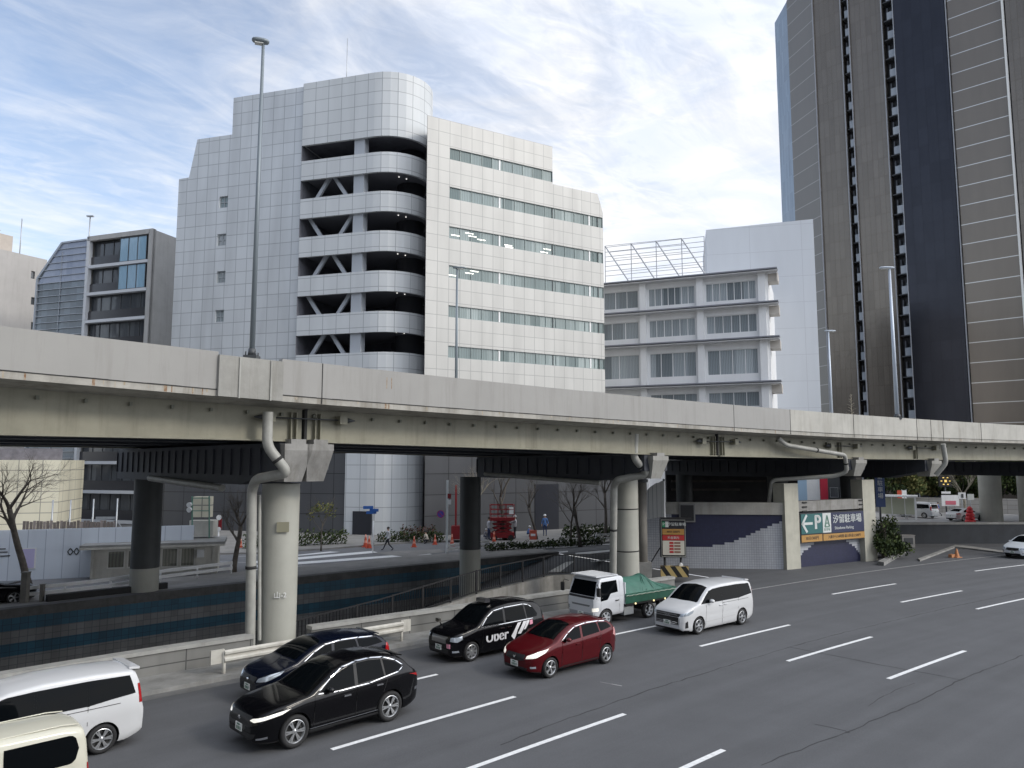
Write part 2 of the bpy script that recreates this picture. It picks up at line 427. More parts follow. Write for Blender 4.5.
# cracks and seams in the asphalt
def groundline(pts, w, m, name, z=.003):
    mb = MB(); P2 = [gp(u, v) for u, v in pts]
    out = []
    for a, b in zip(P2, P2[1:]):
        n = max(2, int((b-a).length/.35))
        for i in range(n): 
            t = i/n; q = a.lerp(b, t); nn = Vector((-(b-a).y, (b-a).x, 0)).normalized(); out.append(q+nn*random.uniform(-.035, .035))
    out.append(P2[-1])
    for a, b in zip(out, out[1:]):
        d = (b-a).normalized(); n = Vector((-d.y, d.x, 0))*w*.5*random.uniform(.5, 1.2)
        mb.face([a-n+Vector((0, 0, z)), b-n+Vector((0, 0, z)), b+n+Vector((0, 0, z)), a+n+Vector((0, 0, z))])
    tag(mb.build(name, m, recalc=False), kind='structure')
groundline([(500, 745), (560, 721), (650, 690), (740, 662), (790, 647), (850, 631), (905, 618), (960, 605), (1023, 592)], .045, crack, 'road_seam')
groundline([(790, 647), (830, 655), (880, 665), (925, 673), (960, 680)], .05, crack, 'road_crack')
groundline([(760, 765), (800, 750), (845, 733), (870, 722), (905, 708), (960, 680), (1023, 655)], .04, crack, 'road_crack')
groundline([(815, 724), (845, 731), (850, 733)], .03, crack, 'road_crack')
groundline([(868, 706), (895, 690), (915, 683)], .025, crack, 'road_crack')
groundline([(600, 682), (622, 686)], .05, wornp, 'worn_marking')
# gutter strip and kerb + narrow footing in front of the low wall
mb = MB(); q = frange(-60, -2, 2)
mb.sweep(q, lambda s: [(lerp_tab(KERB, s), .0), (lerp_tab(KERB, s)+.02, .13), (lerp_tab(WALL, s)+.1, .14), (lerp_tab(WALL, s)+.1, -.05), (lerp_tab(KERB, s), -.05)])
tag(mb.build('kerb', kerbm), kind='structure')
mb = MB()
mb.sweep(frange(-60, 0, 2), lambda s: [(lerp_tab(KERB, s)-.45, .004), (lerp_tab(KERB, s), .005)], closedprof=False)
tag(mb.build('gutter', mat('gutter_concrete', (.15, .15, .148), .85, noise=.35, nscale=1.5), recalc=False), kind='structure')
# ================================================================== TRENCH (sunken ramp)
wallm = grid_mat('ramp_wall_tile', (.16, .165, .17), (.08, .085, .09), .3, .3, mortar=.012, var=.14, rough=.6, stain=.35)
bluem = grid_mat('ramp_wall_blue', (.014, .080, .130), (.008, .03, .055), .3, .3, mortar=.010, var=.15, rough=.5, stain=.35)
TW = [(-60, 21.7), (0, 21.5), (4, 21.5)]
def trz(s): return -4.2 if s < -14 else -4.2+4.2*(s+14)/17.0
wl = empty('retaining_wall', (0, 0, 0), 0, 'long dark tiled retaining wall of the sunken ramp with two deep blue stripes', 'wall')
for nm, z0, z1, m, out in (('wall_face', -4.4, -2.0, wallm, 0), ('stripe', -2.0, -1.45, bluem, .003), ('wall_face', -1.45, -.88, wallm, 0), ('stripe', -.88, -.3, bluem, .003)):
    mb = MB(); mb.sweep(frange(-60, 3, 3), [(21.5-out, z0), (21.5-out, z1), (21.9, z1), (21.9, z0)])
    mb.build(nm, m, wl)
mb = MB(); mb.sweep(frange(-60, 3, 3), [(21.42, -.3), (21.42, .12), (21.95, .12), (21.95, -.3)])
mb.build('coping', mat('dark_coping', (.10, .10, .10), .8, noise=.4, nscale=2, streak=.4), wl)
mb = MB(); mb.sweep(frange(-60, 3, 2), lambda s: [(4.0, trz(s)-.02), (21.6, trz(s)-.02)], closedprof=False)
tag(mb.build('ramp_floor', street, recalc=False), kind='structure')
mb = MB(); mb.sweep(frange(-60, 3, 3), lambda s: [(lerp_tab(WALL, s)+.15, -4.5), (lerp_tab(WALL, s)+.5, -4.5), (lerp_tab(WALL, s)+.5, .0), (lerp_tab(WALL, s)+.15, .0)])
tag(mb.build('ramp_side', wallm), kind='structure')
# raised inner wall carrying the railing at the ramp mouth
rz_ = lambda s: lerp_tab([(-24, -.75), (-17, -.35), (-10, .05), (-4, .1), (2, .12)], s)
ro = lambda s: lerp_tab([(-24, 7.6), (-17, 8.8), (-10, 11.0), (-4, 12.9), (1, 10.3)], s)
mb = MB(); mb.sweep(frange(-24, 1, 1), lambda s: [(ro(s)-.14, -4.3), (ro(s)+.14, -4.3), (ro(s)+.14, rz_(s)), (ro(s)-.14, rz_(s))])
tag(mb.build('ramp_parapet_wall', concd), 'narrow concrete wall under the black railing of the ramp mouth', 'wall')
fn = empty('railing', P(-10, ro(-10)), 0, 'black vertical-bar railing curving along the ramp behind the taxi', 'railing')
mbt = MB(); mbb = MB(); mbp = []
inv = Vector(fn.location)
q = frange(-24, 1, .5)
for a, b in zip(q, q[1:]):
    for z in (1.15, .12): mbt.beam(P(a, ro(a), rz_(a)+z)-inv, P(b, ro(b), rz_(b)+z)-inv, .06, .05)
for s in frange(-24, 1, .16): 
    p = P(s, ro(s), rz_(s)+.12)-inv; mbb.box(p+Vector((0, 0, .51)), (.03, .03, 1.02))
mbt.build('rail', blackm, fn); mbb.build('bars', blackm, fn)
for s in frange(-24, 1, 2.0):
    m3 = MB(); p = P(s, ro(s), rz_(s))-inv; m3.box(p+Vector((0, 0, .6)), (.07, .07, 1.2), hd(s)); m3.build('post', blackm, fn)
# low concrete barrier along the kerb, broken at the column
lw = grid_mat('barrier_block', (.20, .20, .19), (.08, .08, .078), 2.0, .42, mortar=.02, var=.06, rough=.85, stain=.4, oz=.0)
for s0, s1, lab in ((-60, -23.9, 'low grey concrete barrier wall left of the near bridge column'), (-21.9, -3.0, 'low grey concrete barrier wall running behind the taxi and truck')):
    w = empty('barrier_wall', (0, 0, 0), 0, lab, 'wall')
    mb = MB(); mb.sweep(frange(s0, s1, 1.5), lambda s: [(lerp_tab(WALL, s), 0.05), (lerp_tab(WALL, s), .80), (lerp_tab(WALL, s)+.3, .80), (lerp_tab(WALL, s)+.3, .05)]); mb.build('wall_body', lw, w)
    mb = MB(); mb.sweep(frange(s0, s1, 1.5), lambda s: [(lerp_tab(WALL, s)-.05, .80), (lerp_tab(WALL, s)-.05, .92), (lerp_tab(WALL, s)+.38, .92), (lerp_tab(WALL, s)+.38, .80)]); mb.build('coping', kerbm if 0 else mat('coping_pale', (.38, .38, .36), .8, noise=.3, nscale=1.5, streak=.3), w)
# near guardrail
def guardrail(name, pts, h, m, label, beamh=.3, cols=True, group=None, double=False, step=2.0, side=-1):
    """pts: plan points"""
    c = Vector(pts[0]); r = empty(name, (c.x, c.y, 0), 0, label, 'guardrail', group)
    mb = MB(); pts = [Vector((p[0]-c.x, p[1]-c.y, 0)) for p in pts]
    for a, b in zip(pts, pts[1:]):
        d = (b-a).normalized(); n = Vector((d.y, -d.x, 0))
        ext = d*.02
        if double:
            for z in (h-.10, h-.40): mb.beam(a-ext+n*.07+Vector((0, 0, z)), b+ext+n*.07+Vector((0, 0, z)), .07, .17)
        else:
            prof = [(0, .15), (.045, .11), (.045, .06), (0, .02), (0, -.02), (.045, -.06), (.045, -.11), (0, -.15)]
            prof = [(o*1.4, z*1.25) for o, z in prof]
            rows = [[a-ext+n*(.06+o*side*-1)+Vector((0, 0, h-.16+z)) for o, z in prof], [b+ext+n*(.06+o*side*-1)+Vector((0, 0, h-.16+z)) for o, z in prof]]
            mb.grid(rows, smooth=False); mb.grid([[p-n*.012 for p in rr] for rr in rows], smooth=False)
    mb.build('beam', m, r)
    L = 0; acc = 0
    for a, b in zip(pts, pts[1:]):
        d = b-a; n = max(1, round(d.length/step))
        for i in range(n+(1 if b is pts[-1] else 0)):
            p = a+d*min(i/n, 1); pb = MB(); pb.cyl(p+Vector((0, 0, -.05)), p+Vector((0, 0, h-.05)), .055, n=10); pb.build('post', m, r)
    if not double:
        for p, q in ((pts[0], pts[1]), (pts[-1], pts[-2])):
            e = MB()
            d = (p-q).normalized(); e.box(p+d*.20+Vector((d.y*.06, -d.x*.06, h-.16)) if q is pts[1] else p+d*.20+Vector((-d.y*.06, d.x*.06, h-.16)), (.42, .09, .42), math.atan2(d.y, d.x)); e.build('end_plate', m, r)
        pass
    return r
gpts = [P(s, lerp_tab(KERB, s)+.35) for s in frange(-25.3, -18.9, 1.6)]
guardrail('guardrail', gpts, .82, railw, 'off-white corrugated guardrail in front of the near bridge column')
# ================================================================== EXPRESSWAY
EO = 3.6
ZT = lambda s: 10.22-.0125*(s+31) if s < -20 else 10.08-.0106*(s+20) if s < 31 else 9.54
ZP = lambda s: lerp_tab([(-60, 9.0), (-32, 8.88), (-23, 8.70), (-5, 8.49), (12, 8.26), (31, 8.16), (120, 8.0)], s)
ZG = lambda s: lerp_tab([(-60, 7.4), (-25, 7.45), (-11, 7.28), (-4, 7.10), (13, 6.95), (34, 6.88), (120, 6.8)], s)
S0, S1 = -62, 95
xw = empty('expressway_viaduct', (0, 0, 0), 0, 'elevated expressway viaduct with olive steel girder and pale concrete parapet', 'viaduct')
EW = 19.0   # overall width
es = frange(S0, S1, 2)
mb = MB(); mb.sweep(es, lambda s: [(EO+.06, ZP(s)), (EO+.06, ZP(s)+.30), (EO+EW, ZP(s)+.30), (EO+EW, ZP(s)), (EO+1.2, ZP(s)-.12)]); mb.build('deck_slab', edge_c, xw)
# parapets: concrete core and smooth grey panels in front
BL0, BL1 = -26.15, -24.05
for s0, s1 in ((S0, BL0), (BL1, 6.0)):
    q = frange(s0, s1, 2)
    mb = MB(); mb.sweep(q, lambda s: [(EO, ZP(s)+.22), (EO, ZT(s)), (EO+.26, ZT(s)), (EO+.26, ZP(s)+.22)]); mb.build('parapet_panel', pan_grey, xw)
mb = MB(); mb.sweep(frange(6.03, S1, 2), lambda s: [(EO+.01, ZP(s)+.18), (EO+.01, ZT(s)), (EO+.27, ZT(s)), (EO+.27, ZP(s)+.18)])
mb.build('parapet_panel', mat('parapet_pale', (.46, .45, .41), .75, noise=.18, nscale=.8, streak=.5), xw)  # paler, warmer tone than the stretch before it
mb = MB(); mb.sweep(es, lambda s: [(EO+.015, ZP(s)+.0), (EO+.015, ZP(s)+.20), (EO+.3, ZP(s)+.20), (EO+.3, ZP(s)+.0)]); mb.build('parapet_edge', edge_c, xw)
mb = MB(); mb.sweep(frange(BL0, BL1, 1), lambda s: [(EO-.10, ZP(s)+.0), (EO-.10, ZT(s)-.10), (EO+.5, ZT(s)-.10), (EO+.5, ZP(s)+.0)]); mb.build('lamp_plinth', conc, xw)
for s in (BL0+.62, BL1-.45):
    mb = MB(); mb.sweep([s, s+.05], lambda s: [(EO-.14, ZP(s)-.02), (EO-.14, ZT(s)-.12), (EO-.08, ZT(s)-.12), (EO-.08, ZP(s)-.02)]); mb.build('plinth_joint', pipe_m, xw)
mb = MB(); mb.sweep(frange(S0, S1, 2), lambda s: [(EO+EW-.3, ZP(s)+.22), (EO+EW-.3, ZT(s)), (EO+EW, ZT(s)), (EO+EW, ZP(s)+.22)]); mb.build('parapet_panel', pan_grey, xw)
# seams across the parapet
for s in (-22.6, 1.05, 6.02, 12.2, 19.0, 20.6, 22.0, 26.5, 33, 41, 50):
    mb = MB(); mb.sweep([s-.018, s+.018], lambda s: [(EO-.006, ZP(s)+.02), (EO-.006, ZT(s)), (EO+.002, ZT(s)+.004), (EO+.002, ZP(s)+.02)]); mb.build('parapet_joint', joint, xw)
# rust runs on slab edge
for s in (-29.6, -27.7, -27.5, -26.9, -26.6, -20.1, -19.95, 0.9, 4.6, 22.6, 24.0, -31.2):
    w = random.uniform(.03, .09); mb = MB(); mb.sweep([s, s+w], lambda s: [(EO+.012, ZP(s)+.01), (EO+.008, ZP(s)+.21)], closedprof=False); mb.build('rust_stain', rust, xw)
for s in [random.uniform(-33, 40) for _ in range(60)]:
    w = random.uniform(.012, .05); z0_ = random.choice((.01, .06, .1)); mb = MB(); mb.sweep([s, s+w], lambda s: [(EO+.010, ZP(s)+z0_), (EO+.008, ZP(s)+.19)], closedprof=False); mb.build('rust_stain', rustp, xw)
mb = MB()
for s in (-20.05, -19.85): mb.sweep([s, s+.03], lambda s: [(EO-.004, ZP(s)+.75), (EO-.004, ZT(s)-.25)], closedprof=False)
mb.build('rust_stain', rust, xw)
# thin drip line between panel and slab edge
mb = MB(); mb.sweep(es, lambda s: [(EO+.0, ZP(s)+.195), (EO+.0, ZP(s)+.225), (EO+.05, ZP(s)+.225), (EO+.05, ZP(s)+.195)]); mb.build('drip_line', joint, xw)
# longitudinal girders
def girder(off, m, name='girder', web=.05, s0=S0, s1=S1, fl=.55, dz=0):
    mb = MB()
    q = frange(s0, s1, 2)
    mb.sweep(q, lambda s: [(off, ZG(s)+.04), (off, ZP(s)-.02), (off+web, ZP(s)-.02), (off+web, ZG(s)+.04)])
    mb.sweep(q, lambda s: [(off-.16, ZG(s)), (off-.16, ZG(s)+.045), (off+fl, ZG(s)+.045), (off+fl, ZG(s))])
    return mb.build(name, m, xw)
girder(EO+1.2, steel_g, s1=-22.7); girder(EO+1.2, steel_g, s0=-22.5, s1=0.9); girder(EO+1.2, steel_g, s0=1.1)
# closed box behind the fascia web, then inner boxes
for o0, o1 in ((EO+1.26, EO+3.0), (EO+5.6, EO+7.6), (EO+11.0, EO+13.0), (EO+15.6, EO+17.4)):
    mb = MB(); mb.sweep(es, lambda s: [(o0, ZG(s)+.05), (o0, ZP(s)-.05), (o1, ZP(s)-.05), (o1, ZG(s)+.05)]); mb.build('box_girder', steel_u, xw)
girder(EO+EW-1.2, steel_g)
# small studs / brackets under the slab edge along the web
for s in frange(-33, 36, 1.2):
    mb = MB(); mb.box(P(s, EO+1.13, ZP(s)-.34), (.08, .12, .11), hd(s)); mb.build('web_stud', steel_st, xw)
# web stiffeners at the joints
for s in (-23.15, -22.95, -22.25, -22.05, .55, .75, 1.3, 1.5, 12.2, 12.4, 20.4, 20.6):
    mb = MB(); mb.box(P(s, EO+1.12, (ZG(s)+ZP(s))/2-.1), (.035, .16, ZP(s)-ZG(s)-.3), hd(s)); mb.build('stiffener', steel_g, xw)
for s in (-22.6, 1.0):
    mb = MB(); mb.box(P(s, EO+1.19, (ZG(s)+ZP(s))/2), (.10, .2, ZP(s)-ZG(s)-.1), hd(s)); mb.build('joint_gap', joint, xw)
# cable restrainers (square blocks with pointed caps and a rod between)
for s in (-22.6, 1.0, 12.6, 21.3):
    k = MB()
    for e in (-1, 1):
        p = P(s+e*1.35, EO+1.02, ZG(s)+.82); k.box(p, (.30, .30, .30), hd(s), 0)
        d = Vector((math.cos(hd(s)), math.sin(hd(s)), 0)); k.cyl(p+d*e*.15, p+d*e*.55, .12, .02, n=8, mi=1)
    k.cyl(P(s-1.2, EO+1.02, ZG(s)+.82), P(s+1.2, EO+1.02, ZG(s)+.82), .025, n=6, mi=1)
    k.build('restrainer', [steel_g, darkm], xw)
# transverse frames and floor beams below the deck, with stiffener ribs
for s in frange(-58, 90, 5.0):
    mb = MB(); z0 = ZG(s)+.35; zt = ZP(s)-.1
    a = P(s, EO+3.0, 0); b = P(s, EO+EW-1.4, 0)
    mb.beam(Vector((a.x, a.y, (z0+zt)/2)), Vector((b.x, b.y, (z0+zt)/2)), .05, zt-z0)
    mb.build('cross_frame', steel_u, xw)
mat('rib_paint', (.05, .055, .07), .7)
for s in frange(-36, 44, 1.1):
    p = P(s, EO+5.55, (ZG(s)+ZP(s))/2); mb = MB(); mb.box(p, (.04, .10, ZP(s)-ZG(s)-.2), hd(s)); mb.build('web_rib', MATS['rib_paint'], xw)
# pier bents ------------------------------------------------
def pier(s, nose_off, far_off, zb, zt, w, label, near=None, far=None, noses=(.0,), light_nose=True, neard=1.33, fard=1.4, darkfar=True, rect=False):
    base = P(s, EO+4, 0); r = empty('bridge_pier', (base.x, base.y, 0), hd(s), label, 'bridge pier', 'piers carrying the expressway')
    W = lambda p: r_inv(p, base, hd(s))
    mb = MB(); off0 = nose_off; L = far_off-nose_off
    # local frame: x along the road, y outwards
    y0 = nose_off-(EO+4); y1 = far_off-(EO+4)
    sec = [(-w/2, zt), (w/2, zt)]
    # haunched crossbeam: bottom slopes up at the near cantilever end
    yh = y0+3.2
    prof = [(y0, zt), (y0, zb+.55), (yh, zb), (y1, zb), (y1, zt)]
    for x in (-w/2, w/2): mb.face([(x, y, z) for y, z in prof])
    for (ya, za), (yb, zb_) in zip(prof, prof[1:]+prof[:1]): mb.face([(-w/2, ya, za), (w/2, ya, za), (w/2, yb, zb_), (-w/2, yb, zb_)])
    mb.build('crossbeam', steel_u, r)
    for x in (-w/2-.03, w/2+.03):
        for y in frange(y0+1.4, y1, .9):
            mb = MB(); mb.box((x, y, (zb+zt)/2+.1), (.06, .03, (zt-zb)*.66)); mb.build('crossbeam_rib', MATS['rib_paint'], r)
    for x in noses:
        mb = MB(); hw = .5 if len(noses) == 1 else .44; zt2 = zt-.03; zb2 = zb+.15
        y_a, y_b = y0-.35, y0+.9
        rows = [[(x-hw*1.15, y_a, zt2), (x+hw*1.15, y_a, zt2), (x+hw*1.15, y_b, zt2), (x-hw*1.15, y_b, zt2)],
                [(x-hw*1.15, y_a, zt2-.22), (x+hw*1.15, y_a, zt2-.22), (x+hw*1.15, y_b, zt2-.22), (x-hw*1.15, y_b, zt2-.22)],
                [(x-hw*.75, y_a+.35, zb2), (x+hw*.75, y_a+.35, zb2), (x+hw*.75, y_b, zb2), (x-hw*.75, y_b, zb2)]]
        mb.grid(rows, closed=True, smooth=False); mb.face(rows[0]); mb.face(rows[2][::-1]); mb.build('bearing_seat', conc if len(noses) == 1 else concd, r)
        mb = MB(); mb.box((x, y0-.1, zt2+.08), (.55, .5, .16)); mb.build('bearing', concd, r)
    return r
def r_inv(p, base, a):
    d = Vector((p[0]-base.x, p[1]-base.y)); return Vector((d.x*math.cos(-a)-d.y*math.sin(-a), d.x*math.sin(-a)+d.y*math.cos(-a), p[2] if len(p) > 2 else 0))
def column(r, s, p, rad, z1, m, bands=(), name='column', base=True, n=32, lowm=None, z0=0):
    b = Vector(r.location); q = r_inv((p[0], p[1], 0), b, r.rotation_euler.z)
    mb = MB(); 
    if lowm: mb.cyl((q.x, q.y, z0), (q.x, q.y, 1.3), rad, n=n, caps=False, mi=1); mb.cyl((q.x, q.y, 1.3), (q.x, q.y, z1), rad, n=n, caps=False)
    else: mb.cyl((q.x, q.y, z0), (q.x, q.y, z1), rad, n=n, caps=False)
    c = mb.build(name, [m, lowm or m], r, sharp=40)
    for z in bands:
        k = MB(); k.cyl((q.x, q.y, z-.03), (q.x, q.y, z+.03), rad+.012, n=n); k.build('band', joint, c)
    return c
c1 = gp(276, 653); s1, o1 = so(c1)
p1 = pier(-22.65, EO+1.0, 23.2, 5.9, 7.38, 1.9, 'nearest pier of the viaduct, round grey column in front of the blue-striped wall', noses=(-.42, .42))
col1 = column(p1, s1, c1, .66, 5.95, col_c)
pl = MB(); q = r_inv((*P(s1, o1-.70)[:2], 0), Vector(p1.location), p1.rotation_euler.z)
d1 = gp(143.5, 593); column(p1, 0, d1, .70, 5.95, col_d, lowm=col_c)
c2 = gp(627, 587)
p2 = pier(-4.0, EO+1.0, 19.5, 5.75, 7.08, 1.7, 'second pier, round column with two dark bands behind the green truck', noses=(0,))
column(p2, 0, c2, .68, 5.8, col_c, bands=(1.95, 4.2))
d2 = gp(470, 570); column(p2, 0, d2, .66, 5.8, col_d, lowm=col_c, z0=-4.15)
c3 = gp(838, 548); p3 = pier(13.8, EO+1.0, 21.5, 5.7, 6.93, 1.7, 'third pier standing behind the parking entrance wall', noses=(0,))
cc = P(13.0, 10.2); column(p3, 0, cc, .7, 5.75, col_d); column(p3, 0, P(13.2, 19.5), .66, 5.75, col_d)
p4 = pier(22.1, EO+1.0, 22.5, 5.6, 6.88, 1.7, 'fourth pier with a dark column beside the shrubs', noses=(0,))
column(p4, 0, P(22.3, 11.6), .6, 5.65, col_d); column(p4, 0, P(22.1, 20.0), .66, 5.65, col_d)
p5 = pier(44.0, EO+1.0, 27.5, 5.5, 6.8, 1.8, 'fifth pier with a tall pale round column beyond the white sedan', noses=(0,))
c5 = gp(992, 521.5); column(p5, 0, c5, 1.15, 5.6, col_c); c6 = gp(1031, 523); column(p5, 0, c6, 1.1, 5.6, col_c)
p6 = pier(66.0, EO+1.0, 25, 5.5, 6.8, 1.8, 'sixth pier at the far right under the deck', noses=(0,))
column(p6, 0, P(66, 8), .8, 5.6, col_c); column(p6, 0, P(66, 22), .8, 5.6, col_c)
p0 = pier(-43.0, EO+1.0, 23, 5.9, 7.38, 1.9, 'pier of the viaduct standing left of the picture', noses=(0,))
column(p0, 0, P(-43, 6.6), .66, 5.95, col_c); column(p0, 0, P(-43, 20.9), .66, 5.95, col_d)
# number and plate on near column
dirc = Vector((c1.x, c1.y, 0)).normalized(); fr = Vector((c1.x, c1.y, 0))-dirc*.675; arz = math.atan2(-dirc.x, dirc.y)
def onpier(o, pr):
    o.location = r_inv(o.location, Vector(pr.location), pr.rotation_euler.z); o.rotation_euler.z = o.rotation_euler.z-pr.rotation_euler.z
t = text('山-2', .24, (fr.x+.08, fr.y, 2.1), arz, white, p1, 'pier_number', ext=.012); onpier(t, p1)
mb = MB(); mb.box((0, 0, 0), (.42, .06, .35)); o = mb.build('pier_plate', mat('bronze_plate', (.25, .24, .17), .5), p1); o.location = (fr.x+.10, fr.y, 4.45); o.rotation_euler.z = arz; onpier(o, p1)
# downpipes ---------------------------------------------------
def pipes(pr, pts, r, clamps=()):
    b = Vector(pr.location); a = pr.rotation_euler.z
    P_ = [r_inv(Vector(p), b, a) for p in pts]
    out = []
    for i, p in enumerate(P_):
        if 0 < i < len(P_)-1:
            d0 = (P_[i-1]-p); d1_ = (P_[i+1]-p); e = min(.28, d0.length*.4, d1_.length*.4)
            A = p+d0.normalized()*e; B = p+d1_.normalized()*e
            for t in (0, .25, .5, .75, 1): out.append(A*(1-t)**2+p*2*t*(1-t)+B*t*t)
        else: out.append(p)
    mb = MB(); mb.tube(out, r, n=14); o = mb.build('drainpipe', pipe_m, pr, sharp=50)
    for i in clamps:
        k = MB(); p = P_[i]; q = P_[i+1]; m_ = (p+q)/2; d = (q-p).normalized(); k.cyl(m_-d*.05, m_+d*.05, r+.02, n=14); k.build('pipe_collar', joint, o)
def ppt(u, v, s, off_d):      # point in image column/row at a given ground distance
    r = ray(u, v); t = off_d/r.y; return Vector((r.x*t, off_d, EYE+r.z*t))
pipes(p1, [ppt(268, 412, 0, 25.0), ppt(267, 446, 0, 25.0), ppt(288, 473, 0, 25.3), ppt(256, 479, 0, 25.9), ppt(252, 490, 0, 26.3), ppt(250, 646, 0, 26.4)], .17, clamps=(1, 4))
pipes(p1, [ppt(259.5, 495, 0, 26.6), ppt(259.5, 640, 0, 26.6)], .06)
pipes(p2, [ppt(635, 434, 0, 38.2), ppt(634, 458, 0, 38.2), ppt(648, 474, 0, 38.6), ppt(617, 480, 0, 39.2), ppt(614, 486, 0, 39.6), ppt(613, 574, 0, 40.0)], .19, clamps=(1, 4))
pipes(p3, [ppt(778, 438, 0, 44.2), ppt(786, 445, 0, 44.6), ppt(845, 455, 0, 47.6), ppt(847, 472, 0, 48.0), ppt(835, 476, 0, 48.4), ppt(772, 480, 0, 49.0), ppt(769, 503, 0, 49.2)], .13, clamps=(1, 2))
pipes(p4, [ppt(943, 444, 0, 52.0), ppt(946, 463, 0, 52.2), ppt(936, 475, 0, 52.6)], .16)
# pipe along the crossbeam underside
pipes(p1, [ppt(222, 488, 0, 29.0), ppt(150, 478, 0, 34.5)], .14)
pipes(p2, [ppt(600, 483, 0, 40.6), ppt(485, 474, 0, 46.0)], .12)
# ================================================================== street lamps
def lamp(base, h, arm, label, name='street_lamp', r0=.10, r1=.05, m=polem, head=(.75, .26, .12), z0=0, group='street lamps'):
    r = empty(name, (base[0], base[1], z0), 0, label, 'street lamp', group)
    mb = MB(); mb.cyl((0, 0, 0), (0, 0, h), r0, r1, n=14); mb.build('pole', m, r)
    mb = MB(); mb.box((0, 0, .06), (.42, .42, .12)); mb.cyl((0, 0, .1), (0, 0, .35), r0*1.6, r0*1.25, n=14)
    for x in (-.15, .15):
        for y in (-.15, .15): mb.cyl((x, y, .1), (x, y, .24), .025, n=6)
    mb.build('base_plate', darkm, r)
    a = Vector((math.cos(arm), math.sin(arm), 0)); hp = MB()
    hl, hw, hh = head
    rows = []
    for t, k in ((-.35, .35), (-.25, .8), (0, 1), (.35, 1), (.6, .75), (.68, .3)):
        c = a*(t*hl)+Vector((0, 0, h+.02)); n = Vector((-a.y, a.x, 0))
        rows.append([c+n*(hw/2*k)*math.cos(q)+Vector((0, 0, 1))*(hh/2*k)*math.sin(q) for q in [2*math.pi*i/12 for i in range(12)]])
    hp.grid(rows, closed=True); hp.face(rows[0]); hp.face(rows[-1][::-1]); hd_ = hp.build('lamp_head', m, r)
    mb = MB(); c = a*(.25*hl)+Vector((0, 0, h-hh*.42)); mb.box(c, (hl*.5, hw*.6, .03), arm); mb.build('lens', mat('lamp_lens', (.55, .56, .54), .3), hd_)
    return r
def lamp_px(ub, vb, vt, off, lab, arm, **kw):
    # on a parapet at offset off, image column ub
    best = min((abs(proj(P(s/10, off, ZT(s/10)))[0]-ub), s/10) for s in range(-400, 700))
    s = best[1]; p = P(s, off); r = ray(ub, vt); zt = EYE+r.z*p.y/r.y
    z0 = ZT(s)-.1 if 'zb' not in kw else kw.pop('zb')
    return lamp((p.x, p.y), zt-z0, arm, lab, z0=z0, **kw)
lamp_px(253, 352, 42, EO+.2, 'tall grey lamp pole on the near parapet in front of the white office building', math.radians(200), head=(.55, .32, .2), r0=.09, r1=.05)
lamp_px(897, 416, 268, EO+.2, 'pale lamp pole on the parapet in front of the dark tower', math.radians(180), head=(1.0, .34, .16), m=mat('pole_pale', (.5, .56, .64), .4, metal=.2), r0=.14, r1=.08)
lamp_px(833, 413, 331, EO+EW-.2, 'shorter pale lamp pole at the left edge of the dark tower', math.radians(0), head=(1.1, .36, .16), m=MATS['pole_pale'], r0=.13, r1=.08)
lamp_px(456, 372, 268, EO+EW-.2, 'thin lamp pole in front of the ribbon windows', math.radians(0), head=(.9, .34, .16), r0=.12, r1=.07)
# ================================================================== FACADE helper
def facade(pl, s0, s1, z0, z1, ops, m, parent, name='wall', depth=.25, out=0, mi=0, thick=None, mats=None):
    """wall on plane pl between s0..s1, z0..z1 with rectangular openings ops [(a,b,c,d)]"""
    S = sorted(set([s0, s1]+[x for o in ops for x in (o[0], o[1]) if s0 < x < s1]))
    Z = sorted(set([z0, z1]+[x for o in ops for x in (o[2], o[3]) if z0 < x < z1]))
    mb = MB()
    for a, b in zip(S, S[1:]):
        for c, d in zip(Z, Z[1:]):
            ms, mz = (a+b)/2, (c+d)/2
            if any(o[0] < ms < o[1] and o[2] < mz < o[3] for o in ops): continue
            mb.face([pl.P(a, c, out), pl.P(b, c, out), pl.P(b, d, out), pl.P(a, d, out)], 0, [(a, c), (b, c), (b, d), (a, d)])
    for a, b, c, d in ops:
        for q in (((a, c), (b, c)), ((b, c), (b, d)), ((b, d), (a, d)), ((a, d), (a, c))):
            (x0, y0), (x1, y1) = q
            mb.face([pl.P(x0, y0, out), pl.P(x1, y1, out), pl.P(x1, y1, out-depth), pl.P(x0, y0, out-depth)], 0, [(x0, y0), (x1, y1), (x1+.01, y1+.01), (x0+.01, y0+.01)])
    return mb.build(name, m, parent, recalc=False)
def pane(pl, o, m, parent, depth=.22, out=0, name='window', frame=None, nx=0, ny=0, fw=.06, fd=.06, shift=0):
    a, b, c, d = o; mb = MB()
    mb.face([pl.P(a, c, out-depth), pl.P(b, c, out-depth), pl.P(b, d, out-depth), pl.P(a, d, out-depth)], 0, [(a+shift, c), (b+shift, c), (b+shift, d), (a+shift, d)])
    w = mb.build(name, m, parent, recalc=False)
    if frame:
        fb = MB(); oo = out-depth+fd/2+.003
        for i in range(nx+1):
            x = a+(b-a)*i/nx if nx else a
            x = min(max(x, a+fw/2), b-fw/2)
            fb.beam(pl.P(x, c, oo), pl.P(x, d, oo), fd, fw) if False else fbar(fb, pl, x-fw/2, x+fw/2, c, d, oo, fd)
        for j in range(ny+1):
            z = c+(d-c)*j/ny if ny else c
            z = min(max(z, c+fw/2), d-fw/2)
            fbar(fb, pl, a, b, z-fw/2, z+fw/2, oo+.004, fd)
        fb.build('frame', frame, w)
    return w
